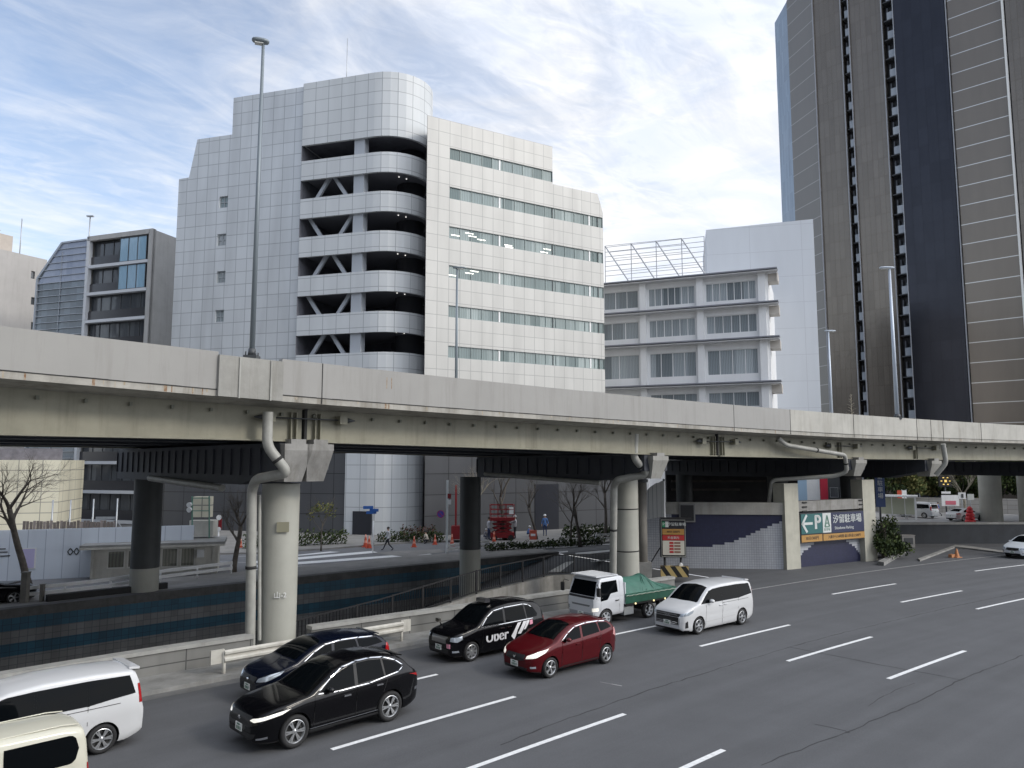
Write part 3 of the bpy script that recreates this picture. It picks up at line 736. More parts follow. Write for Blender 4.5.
def fbar(mb, pl, a, b, c, d, out, dp, mi=0):
    p = [pl.P(s, z, o) for o in (out-dp/2, out+dp/2) for s, z in ((a, c), (b, c), (b, d), (a, d))]
    for q in ((0, 3, 2, 1), (4, 5, 6, 7), (0, 1, 5, 4), (1, 2, 6, 5), (2, 3, 7, 6), (3, 0, 4, 7)): mb.face([p[i] for i in q], mi)
def ppoly(mb, pl, pts, out=0, mi=0):
    mb.face([pl.P(a, z, out) for a, z in pts], mi, [(a, z) for a, z in pts])
# ================================================================== WHITE OFFICE BUILDING
pw = grid_mat('white_panel_left', (.56, .585, .605), (.33, .35, .37), 1.28, 1.30, mortar=.035, var=.04, rough=.38, stain=.16, metal=.15)  # bluish cast painted in for the sky-lit face
pwr = grid_mat('white_panel_right', (.53, .525, .50), (.33, .33, .32), 1.2, 1.285, mortar=.03, var=.035, rough=.42, stain=.14)  # warm cast painted in for the face towards the sun
dgr = grid_mat('dark_granite', (.075, .078, .085), (.02, .02, .022), 2.4, 1.9, mortar=.035, var=.06, rough=.3, stain=.15)
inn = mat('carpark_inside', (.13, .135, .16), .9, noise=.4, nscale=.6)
ob = empty('office_building', (*atd(385, 72), 0), 0, 'white panelled office building with rounded open car park decks and stepped roof', 'building')
OB = Vector(ob.location)
def reloc(root):
    """children were built in world coordinates: compensate the parent offset"""
    L = Matrix.Translation(-Vector(root.location))
    def setc(o):
        for c in kids(o):
            pass
    for c in kids(root):
        c.matrix_parent_inverse = root.matrix_basis.inverted() if False else Matrix.Rotation(-root.rotation_euler.z, 4, 'Z')@L
A1 = atd(385, 70, 240); B1 = atd(178, 76.7, 240); F1 = Plane(A1, B1)
# F1.s increases to the left
xx = lambda u, v: F1.hit(u, v)
zb0 = 0
ztop_bay = xx(380, 73)[1]
s300 = xx(300, 250)[0]; s385 = 0.0
s178 = xx(178, 200)[0]; s233 = xx(233, 115)[0]; s197 = xx(197, 150)[0]; s189 = xx(189, 178)[0]
z233 = xx(233, 98)[1]; z197 = xx(197, 139.5)[1]; z178 = xx(180, 179)[1]
# flat left facade with small square windows
ops = []
for v, u in ((202, 223.5), (239.8, 221.5), (277, 221), (316, 219.5)):
    a, z = xx(u, v); ops.append((a-.52, a+.52, z-.62, z+.62))
facade(F1, s300+.02, s233, 8.0, min(z233, 99), [], pw, ob)
mb = MB()
zc = z197
facade(F1, s233, s197, 8.0, z197, ops, pw, ob)
ppoly(mb, F1, [(s197, 8.0), (s178, 8.0), (s178, z178), (s189, z178+.05), (s197, z197)])
mb.build('wall', pw, ob, recalc=False)
# body depth: roofs and hidden sides
def backbox(pl, a, b, z0, z1, dep, m, parent, name='wall', straight=False):
    mb = MB(); e = -.05
    P4 = [pl.P(a, z0, e), pl.P(b, z0, e), pl.P(b, z0, -dep), pl.P(a, z0, -dep) if not straight else pl.P(a, z0, e)+Vector((.3, dep, 0))]
    Q4 = [p+Vector((0, 0, z1-z0)) for p in P4]
    for i in (1, 2, 3): mb.face([P4[i], P4[(i+1) % 4], Q4[(i+1) % 4], Q4[i]])
    mb.face(Q4)
    return mb.build(name, m, parent, recalc=False)
backbox(F1, s300, s233, 0, z233-.02, 14, pw, ob); backbox(F1, s233, s197, 0, z197-.02, 16, pw, ob); backbox(F1, s197, s178, 0, z178-.02, 16, pw, ob)
for i, o in enumerate(ops): pane(F1, o, glass_mat('glass_small', (.18, .24, .25), (.35, .38, .4)), ob, frame=mat('frame_mid_grey', (.30, .33, .35), .5), nx=2, ny=2, fw=.10)
# lower dark base under left facade
facade(F1, xx(355, 500)[0], s178+2, 0, 8.0, [], dgr, ob, name='granite_base', out=.1)
# --- bay with rounded corner
RB = 3.85; SARC = xx(373, 240)[0]
def bay_path(out=0.0, n=14, tail=5.0):
    pts = []
    sA = s300
    c = F1.P(SARC, 0, -RB)     # arc centre behind the facade at s=0
    for a in frange(sA, SARC, 1.28): p = F1.P(a, 0, out); pts.append((p, sA-a))
    L = sA-SARC
    d = -F1.d; nn = F1.n
    for i in range(1, n+1):
        t = math.pi*.86*i/n
        p = Vector((c.x, c.y, 0))+Vector((nn.x, nn.y, 0))*math.cos(t)*(RB+out)+Vector((d.x, d.y, 0))*math.sin(t)*(RB+out)
        pts.append((p, L+RB*t))
    
    return pts
def bayband(z0, z1, name, m, out=.25, th=.3, soffit=True):
    a = bay_path(out); b = bay_path(out-th); mb = MB()
    for (p, u), (q, w) in zip(a, a[1:]):
        mb.face([p+Vector((0, 0, z0)), q+Vector((0, 0, z0)), q+Vector((0, 0, z1)), p+Vector((0, 0, z1))], 0, [(u, z0), (w, z0), (w, z1), (u, z1)], True)
    for i in range(len(a)-1):
        p, q, r, s = a[i][0], a[i+1][0], b[i+1][0], b[i][0]
        mb.face([v+Vector((0, 0, z0)) for v in (p, s, r, q)], 0); mb.face([v+Vector((0, 0, z1)) for v in (p, q, r, s)], 0)
        mb.face([v+Vector((0, 0, z)) for v, z in ((s, z0), (s, z1), (r, z1), (r, z0))], 0)
    p, s = a[0][0], b[0][0]
    mb.face([p+Vector((0, 0, z0)), p+Vector((0, 0, z1)), s+Vector((0, 0, z1)), s+Vector((0, 0, z0))])
    return mb.build(name, m, ob, sharp=25, recalc=False)
pwb = grid_mat('white_panel_bay', (.57, .595, .61), (.30, .32, .34), 1.45, 1.30, mortar=.03, var=.02, rough=.5, stain=.10, metal=.0)  # same painted sky-lit cast as the left facade
zt_ = ztop_bay; zb_top = xx(302, 147)[1]
bayband(zb_top, zt_, 'bay_top', pwb)
mb = MB(); bp = [p for p, u in bay_path(.24)]; mb.face([p+Vector((0, 0, zt_-.02)) for p in bp]+[F1.P(s300, zt_-.02, -12)]); mb.build('bay_roof', conc, ob, recalc=False)
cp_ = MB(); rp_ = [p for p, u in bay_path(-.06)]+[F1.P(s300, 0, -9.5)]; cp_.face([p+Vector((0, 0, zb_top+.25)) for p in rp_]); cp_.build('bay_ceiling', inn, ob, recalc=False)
tops = [xx(302, v)[1] for v in (162.5, 200.8, 239.5, 278.2, 317, 355.5)]
bots = [xx(302, v)[1] for v in (181.7, 220.5, 260, 299, 337.5, 376)]
per = (tops[0]-tops[-1])/5
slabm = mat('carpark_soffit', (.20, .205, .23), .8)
back = Plane(F1.P(0, 0, -9), F1.P(s300, 0, -9)); 
for k in range(6):
    zt2 = tops[0]-per*k; zb2 = zt2-(tops[0]-bots[0])
    bayband(zb2, zt2, 'parking_spandrel', pwb)
    mb = MB(); pts = [p for p, u in bay_path(-.06)]
    ringp = pts+[F1.P(s300, 0, -9.5)]
    mb.face([p+Vector((0, 0, zb2+.35)) for p in ringp]); mb.face([p+Vector((0, 0, zb2+.75)) for p in ringp])
    mb.build('parking_deck', slabm, ob, recalc=False)
    # braces and column in the opening above this spandrel
    zo0, zo1 = zt2, (tops[0]-per*(k-1)-(tops[0]-bots[0]) if k else zb_top)
    sc = xx(357, 250)[0]
    mb = MB(); fbar(mb, F1, sc-.55, sc+.55, zo0-1.2, zo1+.4, -.5, .9); mb.build('bay_column', mat('bay_column_white', (.38, .41, .45), .5), ob)
    if k > 0:
        sa, sb_ = sc+.8, s300-.5; mid = (sa+sb_)/2; mb = MB(); flip = k % 2 == 0
        for e in (sa, sb_):
            zA, zB = (zo0-1.0, zo1+.3) if not flip else (zo1+.3, zo0-1.0)
            if k % 2: a_, b_ = (mid+(.25 if e > mid else -.25), zo1+.4), (e, zo0-1.0)
            else: a_, b_ = (mid+(.25 if e > mid else -.25), zo0-1.0), (e, zo1+.4)
            p = F1.P(a_[0], a_[1], -.7); q = F1.P(b_[0], b_[1], -.7); mb.beam(p, q, .28, .36)
        mb.build('brace', MATS['bay_column_white'], ob)
    # tiny deck lights under the slab, lit
    if k > 0:
        mb = MB()
        for (p, u) in (bay_path(-1.6)[11], bay_path(-1.6)[13]):
            mb.box(p+Vector((0, 0, zo1+.28)), (.11, .11, .05))
        mb.build('deck_light', mat('deck_lamp', (1, 1, 1), .4, emit=(1, .98, .9), estr=.8), ob)
mb = MB(); fbar(mb, F1, -1.0, s300, 8, zb_top+.3, -9, .2); 
for a in frange(-.8, s300-1, 1.1): fbar(mb, F1, a, a+.08, 8, zb_top+.2, -8.6, .1)
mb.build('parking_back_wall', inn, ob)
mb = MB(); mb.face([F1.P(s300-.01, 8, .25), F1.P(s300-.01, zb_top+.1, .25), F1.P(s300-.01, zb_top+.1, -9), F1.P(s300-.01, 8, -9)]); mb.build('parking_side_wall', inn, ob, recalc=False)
# round ramp drum inside the bay, dark
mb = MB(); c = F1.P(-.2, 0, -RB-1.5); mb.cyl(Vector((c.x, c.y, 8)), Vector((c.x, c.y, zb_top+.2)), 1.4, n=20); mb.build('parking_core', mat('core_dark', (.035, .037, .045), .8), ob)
# ground-level rounded shaft
mb = MB(); a = bay_path(.25, tail=3)[:-6]
s355 = xx(355, 500)[0]
a = [(p, u) for p, u in a if u >= s300-s355-1.0]
for (p, u), (q, w) in zip(a, a[1:]):
    mb.face([p+Vector((0, 0, .1)), q+Vector((0, 0, .1)), q+Vector((0, 0, 9.6)), p+Vector((0, 0, 9.6))], 0, [(u, .1), (w, .1), (w, 9.6), (u, 9.6)], True)
mb.build('bay_base', pwb, ob, sharp=25, recalc=False)
# door at the shaft foot
sd0 = xx(373, 530)[0]; sd1 = s355
dr = MB(); fbar(dr, F1, sd0, sd1, 0, xx(360, 511)[1], .26, .3); dr.build('door', mat('door_dark', (.02, .022, .03), .3), ob)
# --- right wing
A2 = atd(426, 68.8, 240); B2 = A2+Vector((12, 7)).normalized()*20.9; F2 = Plane(A2, B2)
yy = lambda u, v: F2.hit(u, v)
zt1 = yy(427, 115)[1]; s552 = yy(552.5, 160)[0]; z552 = yy(552.5, 184)[1]; s598 = yy(597.7, 200)[0]; s604 = yy(604, 300)[0]; zch = yy(603, 213)[1]
sw0 = yy(449, 250)[0]
bands = []
for v0, v1 in ((147.5, 159), (186.5, 198.3), (226, 238), (265, 277.3), (305.2, 317), (345.6, 357.5)):
    bands.append((yy(449, v1)[1], yy(449, v0)[1]))
bands.append((bands[-1][0]-3.75, bands[-1][1]-3.75))
ops2 = [(sw0, s552-.01, *bands[0])]+[(sw0, s604-.01, *b) for b in bands[1:]]
facade(F2, 0, s552, 8.0, zt1, [o if o[1] < s552 else (o[0], s552-1e-3, o[2], o[3]) for o in ops2], pwr, ob, depth=.18)
facade(F2, s552, s598, 8.0, z552, [(s552+1e-3, s598-1e-3, o[2], o[3]) for o in ops2[1:]], pwr, ob, depth=.18)
mb = MB(); cuts = sorted([8.0, z552]+[z for b in bands[1:] for z in b])
for c_, d_ in zip(cuts, cuts[1:]):
    if any(abs(c_-b[0]) < 1e-6 for b in bands[1:]): continue
    pts = [(s598, c_), (s604, c_), (s604, min(d_, zch)), (s598, d_)]
    ppoly(mb, F2, pts)
mb.build('wall', pwr, ob, recalc=False)
backbox(F2, 0, s552, 0, zt1-.02, 14, pwr, ob, straight=True); backbox(F2, s552, s604, 0, zch-.02, 14, pwr, ob)
mb = MB(); wv_ = Vector((.05, 6, 0)); mb.face([F2.P(0, 0, 0), F2.P(0, zt1-.03, 0), F2.P(0, zt1-.03, 0)+wv_, F2.P(0, 0, 0)+wv_]); mb.build('wall', inn, ob, recalc=False)
gwin = glass_mat('ribbon_glass', (.085, .13, .125), (.30, .36, .35), (1.2, 50), rough=.08, spec=.7)
for i, o in enumerate(ops2):
    n = int(round((o[1]-o[0])/1.2)); pane(F2, (o[0], o[1], o[2], o[3]), gwin, ob, depth=.15, frame=mat('mullion', (.20, .24, .24), .4, metal=.4), nx=n, ny=1, fw=.05, shift=i*3.7)
# ceiling light strips seen through some upper windows
for (u, v) in ((456, 235), (470, 233), (473, 236), (482, 239.5), (509, 245), (545, 252), (548, 249), (470, 273), (475, 271), (453, 275), (510, 247)):
    a, z = yy(u, v); mb = MB(); fbar(mb, F2, a-.45, a+.45, z-.04, z+.04, -.14, .01); mb.build('ceiling_light', mat('strip_lamp', (1, 1, .9), .5, emit=(1, .96, .85), estr=1.3), ob)
# slim vertical light shafts in the ribbon (photo: bright mullion pairs)
for i, o in enumerate(ops2[:7]):
    for u in ((500,) if i == 0 else (500, 590)):
        a = yy(u, 250)[0]; mb = MB(); fbar(mb, F2, a-.09, a+.09, o[2]+.02, o[3]-.02, -.12, .05); mb.build('window_post', white, ob)
facade(F2, 0, 26, 0, 8.0, [], dgr, ob, name='granite_base', out=.35)
mb = MB(); e0 = F2.P(26, 0, .35); 
for nm in (1,):
    a, z = yy(545, 545)[0], 2.6; fbar(mb, F2, a-1.4, a+1.4, 0, 4.6, .36, .1)
mb.build('entrance', mat('door_dark'), ob)
# roof bits
for nm, u, v0, v1, r_, pln in (('roof_mast', 333, 22, 80, .05, F1), ('roof_antenna', 353, 68, 77, .25, F1), ('roof_antenna', 358, 69, 77, .08, F1), ('roof_antenna', 518, 133, 142, .05, F2)):
    a, zt3 = pln.hit(u, v0); zz = pln.hit(u, v1)[1]; mb = MB(); mb.cyl(pln.P(a, zz-.8, -3), pln.P(a, zt3, -3), r_, r_*.6, n=8)
    if nm == 'roof_antenna' and pln is F1: mb.box(pln.P(a, (zz+zt3)/2, -3), (.5, .3, .35))
    mb.build(nm, galv, ob)
mb = MB(); 
for v in (70, 71.5):
    a = xx(380, v)[0]; mb.beam(F1.P(a-.9, xx(390, 69)[1], -2), F1.P(a+.9, xx(390, 69)[1], -2), .03, .03)
mb.cyl(F1.P(-.2, ztop_bay-.3, -2), F1.P(-.2, xx(390, 69)[1], -2), .03, n=6); mb.build('roof_aerial', galv, ob)
reloc(ob)
# ================================================================== ANNEX with framed windows
A3 = atd(604, 92, 300); B3 = atd(771, 84.5, 300); F3 = Plane(A3, B3)
aw = mat('annex_white', (.76, .77, .78), .5, noise=.06, nscale=.5, streak=.10)
awd = mat('annex_soffit', (.60, .60, .61), .6); slabe = mat('slab_dark_edge', (.20, .21, .24), .5)
an = empty('annex_building', (*atd(690, 90), 0), 0, 'white annex with projecting floor slabs and wide framed windows beside the office', 'building')
zz_ = lambda u, v: F3.hit(u, v)
sL, sR = -6.0, zz_(770, 340)[0]
pcols = [(zz_(641, 340)[0], zz_(647, 340)[0]), (zz_(698, 340)[0], zz_(704.5, 340)[0]), (zz_(760, 340)[0], zz_(767.5, 340)[0])]
lev = [zz_(700, v)[1] for v in (276.5, 308, 341.5, 384)]   # top faces of slabs
lev += [lev[-1]-4.4]
for i in range(4):
    zt4 = lev[i]-.25; zb4 = lev[i+1]
    # window rows px
    w0, w1 = [((284.5, 303)), ((317, 335)), ((351, 376)), ((393, 408))][i]
    zwt, zwb = zz_(700, w0)[1], zz_(700, w1)[1]
    ops3 = []
    spans = [(sL, pcols[0][0]), (pcols[0][1], pcols[1][0]), (pcols[1][1], pcols[2][0])]
    for a, b in spans: ops3.append((a+.25, b-.25, zwb, zwt))
    facade(F3, sL, sR, zb4, zt4, ops3, aw, an, depth=.2)
    gl = glass_mat('annex_glass', (.16, .19, .21), (.44, .49, .52), (1.9, 60), rough=.07)  # base tones raised to stand in for sky reflections
    for j, o in enumerate(ops3): pane(F3, o, gl, an, depth=.18, frame=aw, nx=[7, 6, 4, 4][i], ny=1, fw=.08, shift=i*5.3+j*2.1)
    mb = MB(); fbar(mb, F3, sL, sR+1.1, lev[i]-.15, lev[i], .6, 1.4); o = mb.build('slab', slabe, an)
    mb = MB(); fbar(mb, F3, sL, sR+1.05, lev[i]-.34, lev[i]-.225, .55, 1.2); mb.build('slab_soffit', awd, an)
for a, b in pcols:
    mb = MB(); fbar(mb, F3, a, b, 0, lev[0]-.3, .22, .44); mb.build('pier', aw, an)
facade(F3, sL, sR, 0, lev[4], [], aw, an)
backbox(F3, sL, sR, 0, lev[0]-.3, 12, aw, an)
mb = MB(); mb.face([F3.P(sR+1.0, z, o) for z, o in ((lev[0]-.2, .2), (lev[0]-1.6, .2), (lev[0]-1.6, -.2), (lev[0]-.2, -.2))]); mb.build('fascia', aw, an, recalc=False)
# side fins of slabs (boxed ends)
for i in range(4):
    mb = MB(); fbar(mb, F3, sR, sR+1.1, lev[i]-1.3, lev[i]-.35, -1.1, 2.0); mb.build('balcony_end', mat('annex_cream', (.50, .47, .43), .6), an)
# blank side block behind
A4 = atd(705, 97); B4 = atd(816, 97*.97); F4 = Plane(A4, B4)
sA, zA = F4.hit(706, 230); sM, zM = F4.hit(781, 220.5); sB, zB_ = F4.hit(813, 219)
blk = grid_mat('annex_block', (.52, .55, .59), (.42, .44, .48), 6.4, 3.4, mortar=.03, var=.012, rough=.5, stain=.05)
mb = MB(); ppoly(mb, F4, [(sA, 0), (sB, 0), (sB, zB_), (sA, zA)]); mb.build('blank_wall', blk, an, recalc=False)
mb = MB()
for (a, z, b, zz) in ((sB, zB_, sB, zB_),): mb.face([F4.P(sB, 0, 0), F4.P(sB, 0, -14), F4.P(sB, zB_, -14), F4.P(sB, zB_, 0)]); mb.face([F4.P(sA, 0, 0), F4.P(sA, 0, -14), F4.P(sA, zA, -14), F4.P(sA, zA, 0)]); mb.face([F4.P(sA, zA, 0), F4.P(sB, zB_, 0), F4.P(sB, zB_, -14), F4.P(sA, zA, -14)])
mb.build('blank_wall', blk, an, recalc=False)
# roof pergola
Pg = Plane(F3.P(-6, 0, -4), F3.P(20, 0, -4)); pg = MB(); Pf = Plane(F3.P(-6, 0, -.6), F3.P(20, 0, -.6))
zr = lev[0]; 
for u in (605, 631, 656, 681.5, 704):
    a, zt5 = Pg.hit(u, 246-(u-605)*.1+(.0)); 
    a2 = Pf.hit(u+24, 275)[0] if u < 700 else None
    pg.beam(Pg.P(a, zr-1, 0), Pg.P(a, zt5, 0), .09, .09)
    if a2: pg.beam(Pg.P(a, zt5, 0), Pf.P(a2, zr+.3, 0), .12, .12)
for k in range(7):
    v0 = 247+k*4.6; a0, z0_ = Pg.hit(605, v0); a1, z1_ = Pg.hit(704, v0-10+k*.6)
    pg.beam(Pg.P(a0, (z0_+z1_)/2, 0), Pg.P(a1, (z0_+z1_)/2, 0), .06, .06)
for k in range(6):
    t = k/5.5; 
    a0, zt5 = Pg.hit(605, 246); pA = Pg.P(a0, zt5, 0).lerp(Pf.P(Pf.hit(629, 275)[0], zr+.3, 0), t); a0, zt5 = Pg.hit(681, 238.5); pB = Pg.P(a0, zt5, 0).lerp(Pf.P(Pf.hit(705, 268)[0], zr+.3, 0), t)
    pg.beam(pA, pB, .05, .05)
pg.build('roof_trellis', mat('trellis_steel', (.36, .37, .39), .5), an)
reloc(an)
# ================================================================== DARK TOWER
TA = atd(827, 133, 300); TB = atd(1020, 112.5, 300); T = Plane(TA, TB); tt = lambda u, v=415: T.hit(u, v)[0]
tw = empty('tower', (*atd(930, 128), 0), 0, 'very tall dark slab tower with vertical balcony slots and lined side panels', 'building')
tdark = grid_mat('tower_dark_panel', (.042, .043, .052), (.03, .03, .036), 1.5, 3.3, mortar=.03, var=.08, rough=.22, stain=.08, metal=.75, wave=.15)
tbrown = grid_mat('tower_brown_panel', (.20, .172, .143), (.14, .115, .09), .9, 3.3, mortar=.03, var=.07, rough=.24, stain=.08, metal=.75, wave=.15)
tline = grid_mat('tower_lined_panel', (.21, .18, .15), (.62, .60, .56), 400, 3.2, mortar=.07, var=.0, rough=.24, stain=.06, metal=.6, wave=.15)
tfin = mat('tower_fin', (.36, .37, .39), .4, metal=.3)
ZTW = 101.5
bx = [tt(831), tt(860.8), tt(868.3), tt(904), tt(915.3), tt(970.6), tt(1031)]; bx.append(bx[-1]+26)
def slabp(a, b, m, out, name='wall_panel', dep=1.6):
    mb = MB(); p = [T.P(a, 0, out), T.P(b, 0, out), T.P(b, ZTW, out), T.P(a, ZTW, out)]
    mb.face(p, 0, [(a, 0), (b, 0), (b, ZTW), (a, ZTW)])
    for x in (a, b): mb.face([T.P(x, 0, out), T.P(x, ZTW, out), T.P(x, ZTW, out-dep), T.P(x, 0, out-dep)])
    return mb.build(name, m, tw, recalc=False)
slabp(bx[0], bx[1], tbrown, 0); slabp(bx[2], bx[3], tbrown, 0); slabp(bx[4], bx[5], tdark, .3, dep=1.9); slabp(bx[5]+.35, bx[6], tline, -.1); slabp(bx[6]+.5, bx[7], tbrown, 0.2)
for x in (bx[1]-.05, bx[2]+.05, bx[3]-.05, bx[4]+.1, bx[5]+.2, bx[0]+.0):
    mb = MB(); fbar(mb, T, x-.06, x+.06, 0, ZTW, .25, .4); mb.build('fin', tfin, tw)
mb = MB(); fbar(mb, T, bx[6]+.05, bx[6]+.32, 0, ZTW, .3, .6); mb.build('fin', mat('tower_white_fin', (.75, .75, .72), .4), tw)
mb = MB(); fbar(mb, T, bx[0], bx[7], 0, ZTW, -1.9, .3); mb.build('slot_back', mat('slot_dark', (.03, .032, .04), .4), tw)
fl = 3.5
balm = glass_mat('balcony_glass', (.30, .33, .37), (.40, .43, .46), (50, 3.5), rough=.25); slot_slab = mat('balcony_soffit', (.10, .105, .115), .6)
roomw = glass_mat('tower_window', (.02, .025, .035), (.10, .12, .14), (1.2, 3.05), rough=.08)
for a, b in ((bx[1], bx[2]), (bx[3], bx[4])):
    wd = b-a
    for k in range(1, 28):
        z = k*fl
        mb = MB(); fbar(mb, T, a+.40*wd, b-.12, z, z+1.35, -.15, .08); mb.build('balcony_panel', balm, tw)
        mb = MB(); fbar(mb, T, a+.1, b-.1, z-.14, z, -1.0, 1.6); mb.build('balcony_slab', slot_slab, tw)
        mb = MB(); fbar(mb, T, a+.42*wd, b-.3, z+.1, z+2.2, -1.72, .04); mb.build('slot_window', roomw, tw)
        mb = MB(); fbar(mb, T, a+.42*wd-.25, a+.42*wd-.05, z, z+2.6, -1.1, .5); mb.build('balcony_divider', mat('tower_grey', (.12, .13, .15), .5), tw)
# receding side faces
T2a = T.P(bx[0], 0, 0); T2b = atd(794.5, 141, 200); S2 = Plane((T2a.x, T2a.y), T2b)
mb = MB(); ppoly(mb, S2, [(0, 0), (S2.L, 0), (S2.L, ZTW-3), (0, ZTW-3)]); mb.build('wall_panel', tline if 0 else grid_mat('tower_side_panel', (.19, .165, .135), (.38, .345, .30), 400, 3.45, mortar=.08, var=.0, rough=.35, stain=.05, spec=.8), tw, recalc=False)
T3b = atd(781.5, 146.5, 200); S3 = Plane(T2b, T3b)
mb = MB(); ppoly(mb, S3, [(0, 0), (S3.L, 0), (S3.L, 97.2), (0, 98.3)]); mb.build('glass_strip', grid_mat('tower_glass_blue', (.27, .33, .40), (.30, .36, .42), .6, 3.3, mortar=.05, var=.12, rough=.15, spec=.9), tw, recalc=False)
mb = MB(); q = [T3b, (T3b[0]+20, T3b[1]+35), (T.P(bx[7], 0, -30).x, T.P(bx[7], 0, -30).y), (T.P(bx[7], 0, 0).x, T.P(bx[7], 0, 0).y)]
for a, b in zip(q, q[1:]): mb.face([(a[0], a[1], 0), (b[0], b[1], 0), (b[0], b[1], 97), (a[0], a[1], 97)])
mb.face([(p[0], p[1], 96.9) for p in [(T2a.x, T2a.y), tuple(T2b)]+[tuple(x) for x in q]]); mb.build('wall_panel', tdark, tw, recalc=False)
reloc(tw)
# ================================================================== LEFT GLASS BUILDING
A5 = atd(86, 86, 300); B5 = atd(148, 83, 300); F5 = Plane(A5, B5); g5 = lambda u, v: F5.hit(u, v)
gb_ = empty('apartment_block', (*atd(100, 86), 0), 0, 'grey concrete block with deep dark balconies and a slanted glass end', 'building')
cgrey = mat('fair_concrete', (.42, .415, .405), .75, noise=.12, nscale=.8, streak=.25)
gl5 = glass_mat('dark_balcony_glass', (.03, .035, .045), (.10, .11, .12), (1.0, 50), rough=.08)
gl5b = glass_mat('curtain_glass', (.26, .42, .55), (.40, .55, .68), (1.5, 50), rough=.06)
zt5 = g5(148, 229)[1]; levs = [g5(87, v)[1] for v in (240, 266.5, 294, 321.3)]; pr5 = (levs[0]-levs[3])/3
levs = [levs[0]-k*pr5 for k in range(11)]
sE = g5(146.5, 300)[0]; 
# frame
mb = MB(); fbar(mb, F5, sE-.1, sE+.45, 0, zt5, -.2, .5); mb.build('wall', cgrey, gb_)
mb = MB(); fbar(mb, F5, -.3, sE, zt5-.55, zt5, -.2, .5); mb.build('parapet', cgrey, gb_)
mb = MB(); fbar(mb, F5, -.35, .05, 0, zt5, -.2, .5); mb.build('edge_frame', mat('frame_white', (.55, .57, .6), .5), gb_)
for k, z in enumerate(levs[1:]):
    mb = MB(); fbar(mb, F5, 0, sE, z-.22, z+.12, -.25, .6); mb.build('slab', MATS['frame_white'], gb_)
    o = (0.05, sE-.1, z+.12, levs[k]-.22)
    pane(F5, o, gl5, gb_, depth=.75, frame=darkm, nx=6, ny=1, fw=.08, shift=k*7.1)
    mb = MB(); fbar(mb, F5, .05, sE-.1, z+.12, z+1.2, -.35, .03); mb.build('balustrade', mat('smoked_balustrade', (.03, .03, .035), .15, spec=.8), gb_)
    if k in (0, 1):
        oo = (g5(119, 250)[0], g5(146, 250)[0], z+.14, levs[k]-.25)
        pane(F5, oo, gl5b, gb_, depth=.12, frame=darkm, nx=3, ny=1, fw=.07)
mb = MB(); mb.face([F5.P(0, 0, -1.9), F5.P(sE, 0, -1.9), F5.P(sE, zt5, -1.9), F5.P(0, zt5, -1.9)]); mb.build('back_wall', blackm, gb_, recalc=False)
# right receding face
q0 = F5.P(sE+.45, 0, .05); q1 = atd(178, 91, 260); F6 = Plane((q0.x, q0.y), q1); g6 = lambda u, v: F6.hit(u, v)
op6 = [(F6.L*.62, F6.L*1.05, z+.5, z+3.0) for z in levs[1:]]
facade(F6, 0, F6.L+3, 0, zt5-.3, op6, cgrey, gb_)
for o in op6: pane(F6, o, gl5, gb_, frame=darkm, nx=2, ny=2, fw=.1)
backbox(F5, -.3, sE+.45, 0, zt5-.1, 10, cgrey, gb_)
# slanted glass end (left)
A7 = atd(36, 88.5, 310); F7 = Plane(A7, F5.P(-.35, 0, 0)[:2]); g7 = lambda u, v: F7.hit(u, v)
zc1 = g7(38, 279)[1]; sc2 = g7(63, 243)[0]; zc2 = g7(63, 243)[1]; zR = g7(85, 240)[1]
mb = MB(); ppoly(mb, F7, [(0, 0), (F7.L, 0), (F7.L, zR), (sc2, zc2), (0, zc1)]); mb.build('glass_end', glass_mat('louvre_glass', (.07, .09, .11), (.16, .20, .24), (.9, 1.7), rough=.12), gb_, recalc=False)
mb = MB()
zq = F7.hit(70, 281)[1]; sq = sc2*(zq-zc1)/(zc2-zc1)
mb2 = MB(); ppoly(mb2, F7, [(max(sq, 0), zq), (F7.L, zq), (F7.L, zR), (sc2, zc2)], out=.02); mb2.build('sloped_glass_sky', glass_mat('sloped_glass_sky', (.22, .26, .36), (.30, .34, .44), (.9, 1.7), rough=.15), gb_, recalc=False)  # upper panes painted lighter blue for the sky they reflect
z = 4.0
while z < zR:
    a0 = 0 if z < zc1 else sc2*(z-zc1)/(zc2-zc1)
    if z > zc2: a0 = F7.L*.6
    fbar(mb, F7, a0, F7.L, z, z+.07, .08, .12); z += .8
fbar(mb, F7, -.1, .12, 0, zc1, .1, .2); fbar(mb, F7, F7.L*.5-.03, F7.L*.5+.03, 0, zc1+3, .06, .1)
mb.beam(F7.P(0, zc1, .05), F7.P(sc2, zc2, .05), .25, .25); mb.beam(F7.P(sc2, zc2, .05), F7.P(F7.L, zR, .05), .2, .2)
mb.build('louvre', mat('louvre_metal', (.38, .41, .45), .4, metal=.4), gb_)
for u, v0, v1 in ((76, 211, 245), (171, 178, 232), (84, 232, 240)):
    a, z1__ = F5.hit(u, v0); z0__ = F5.hit(u, v1)[1]; mb = MB(); mb.cyl(F5.P(a, z0__-1, -2), F5.P(a, z1__, -2), .07, n=6); mb.box(F5.P(a, z1__, -2), (.8, .3, .15)) if u != 171 else None; mb.build('antenna', galv, gb_)
reloc(gb_)
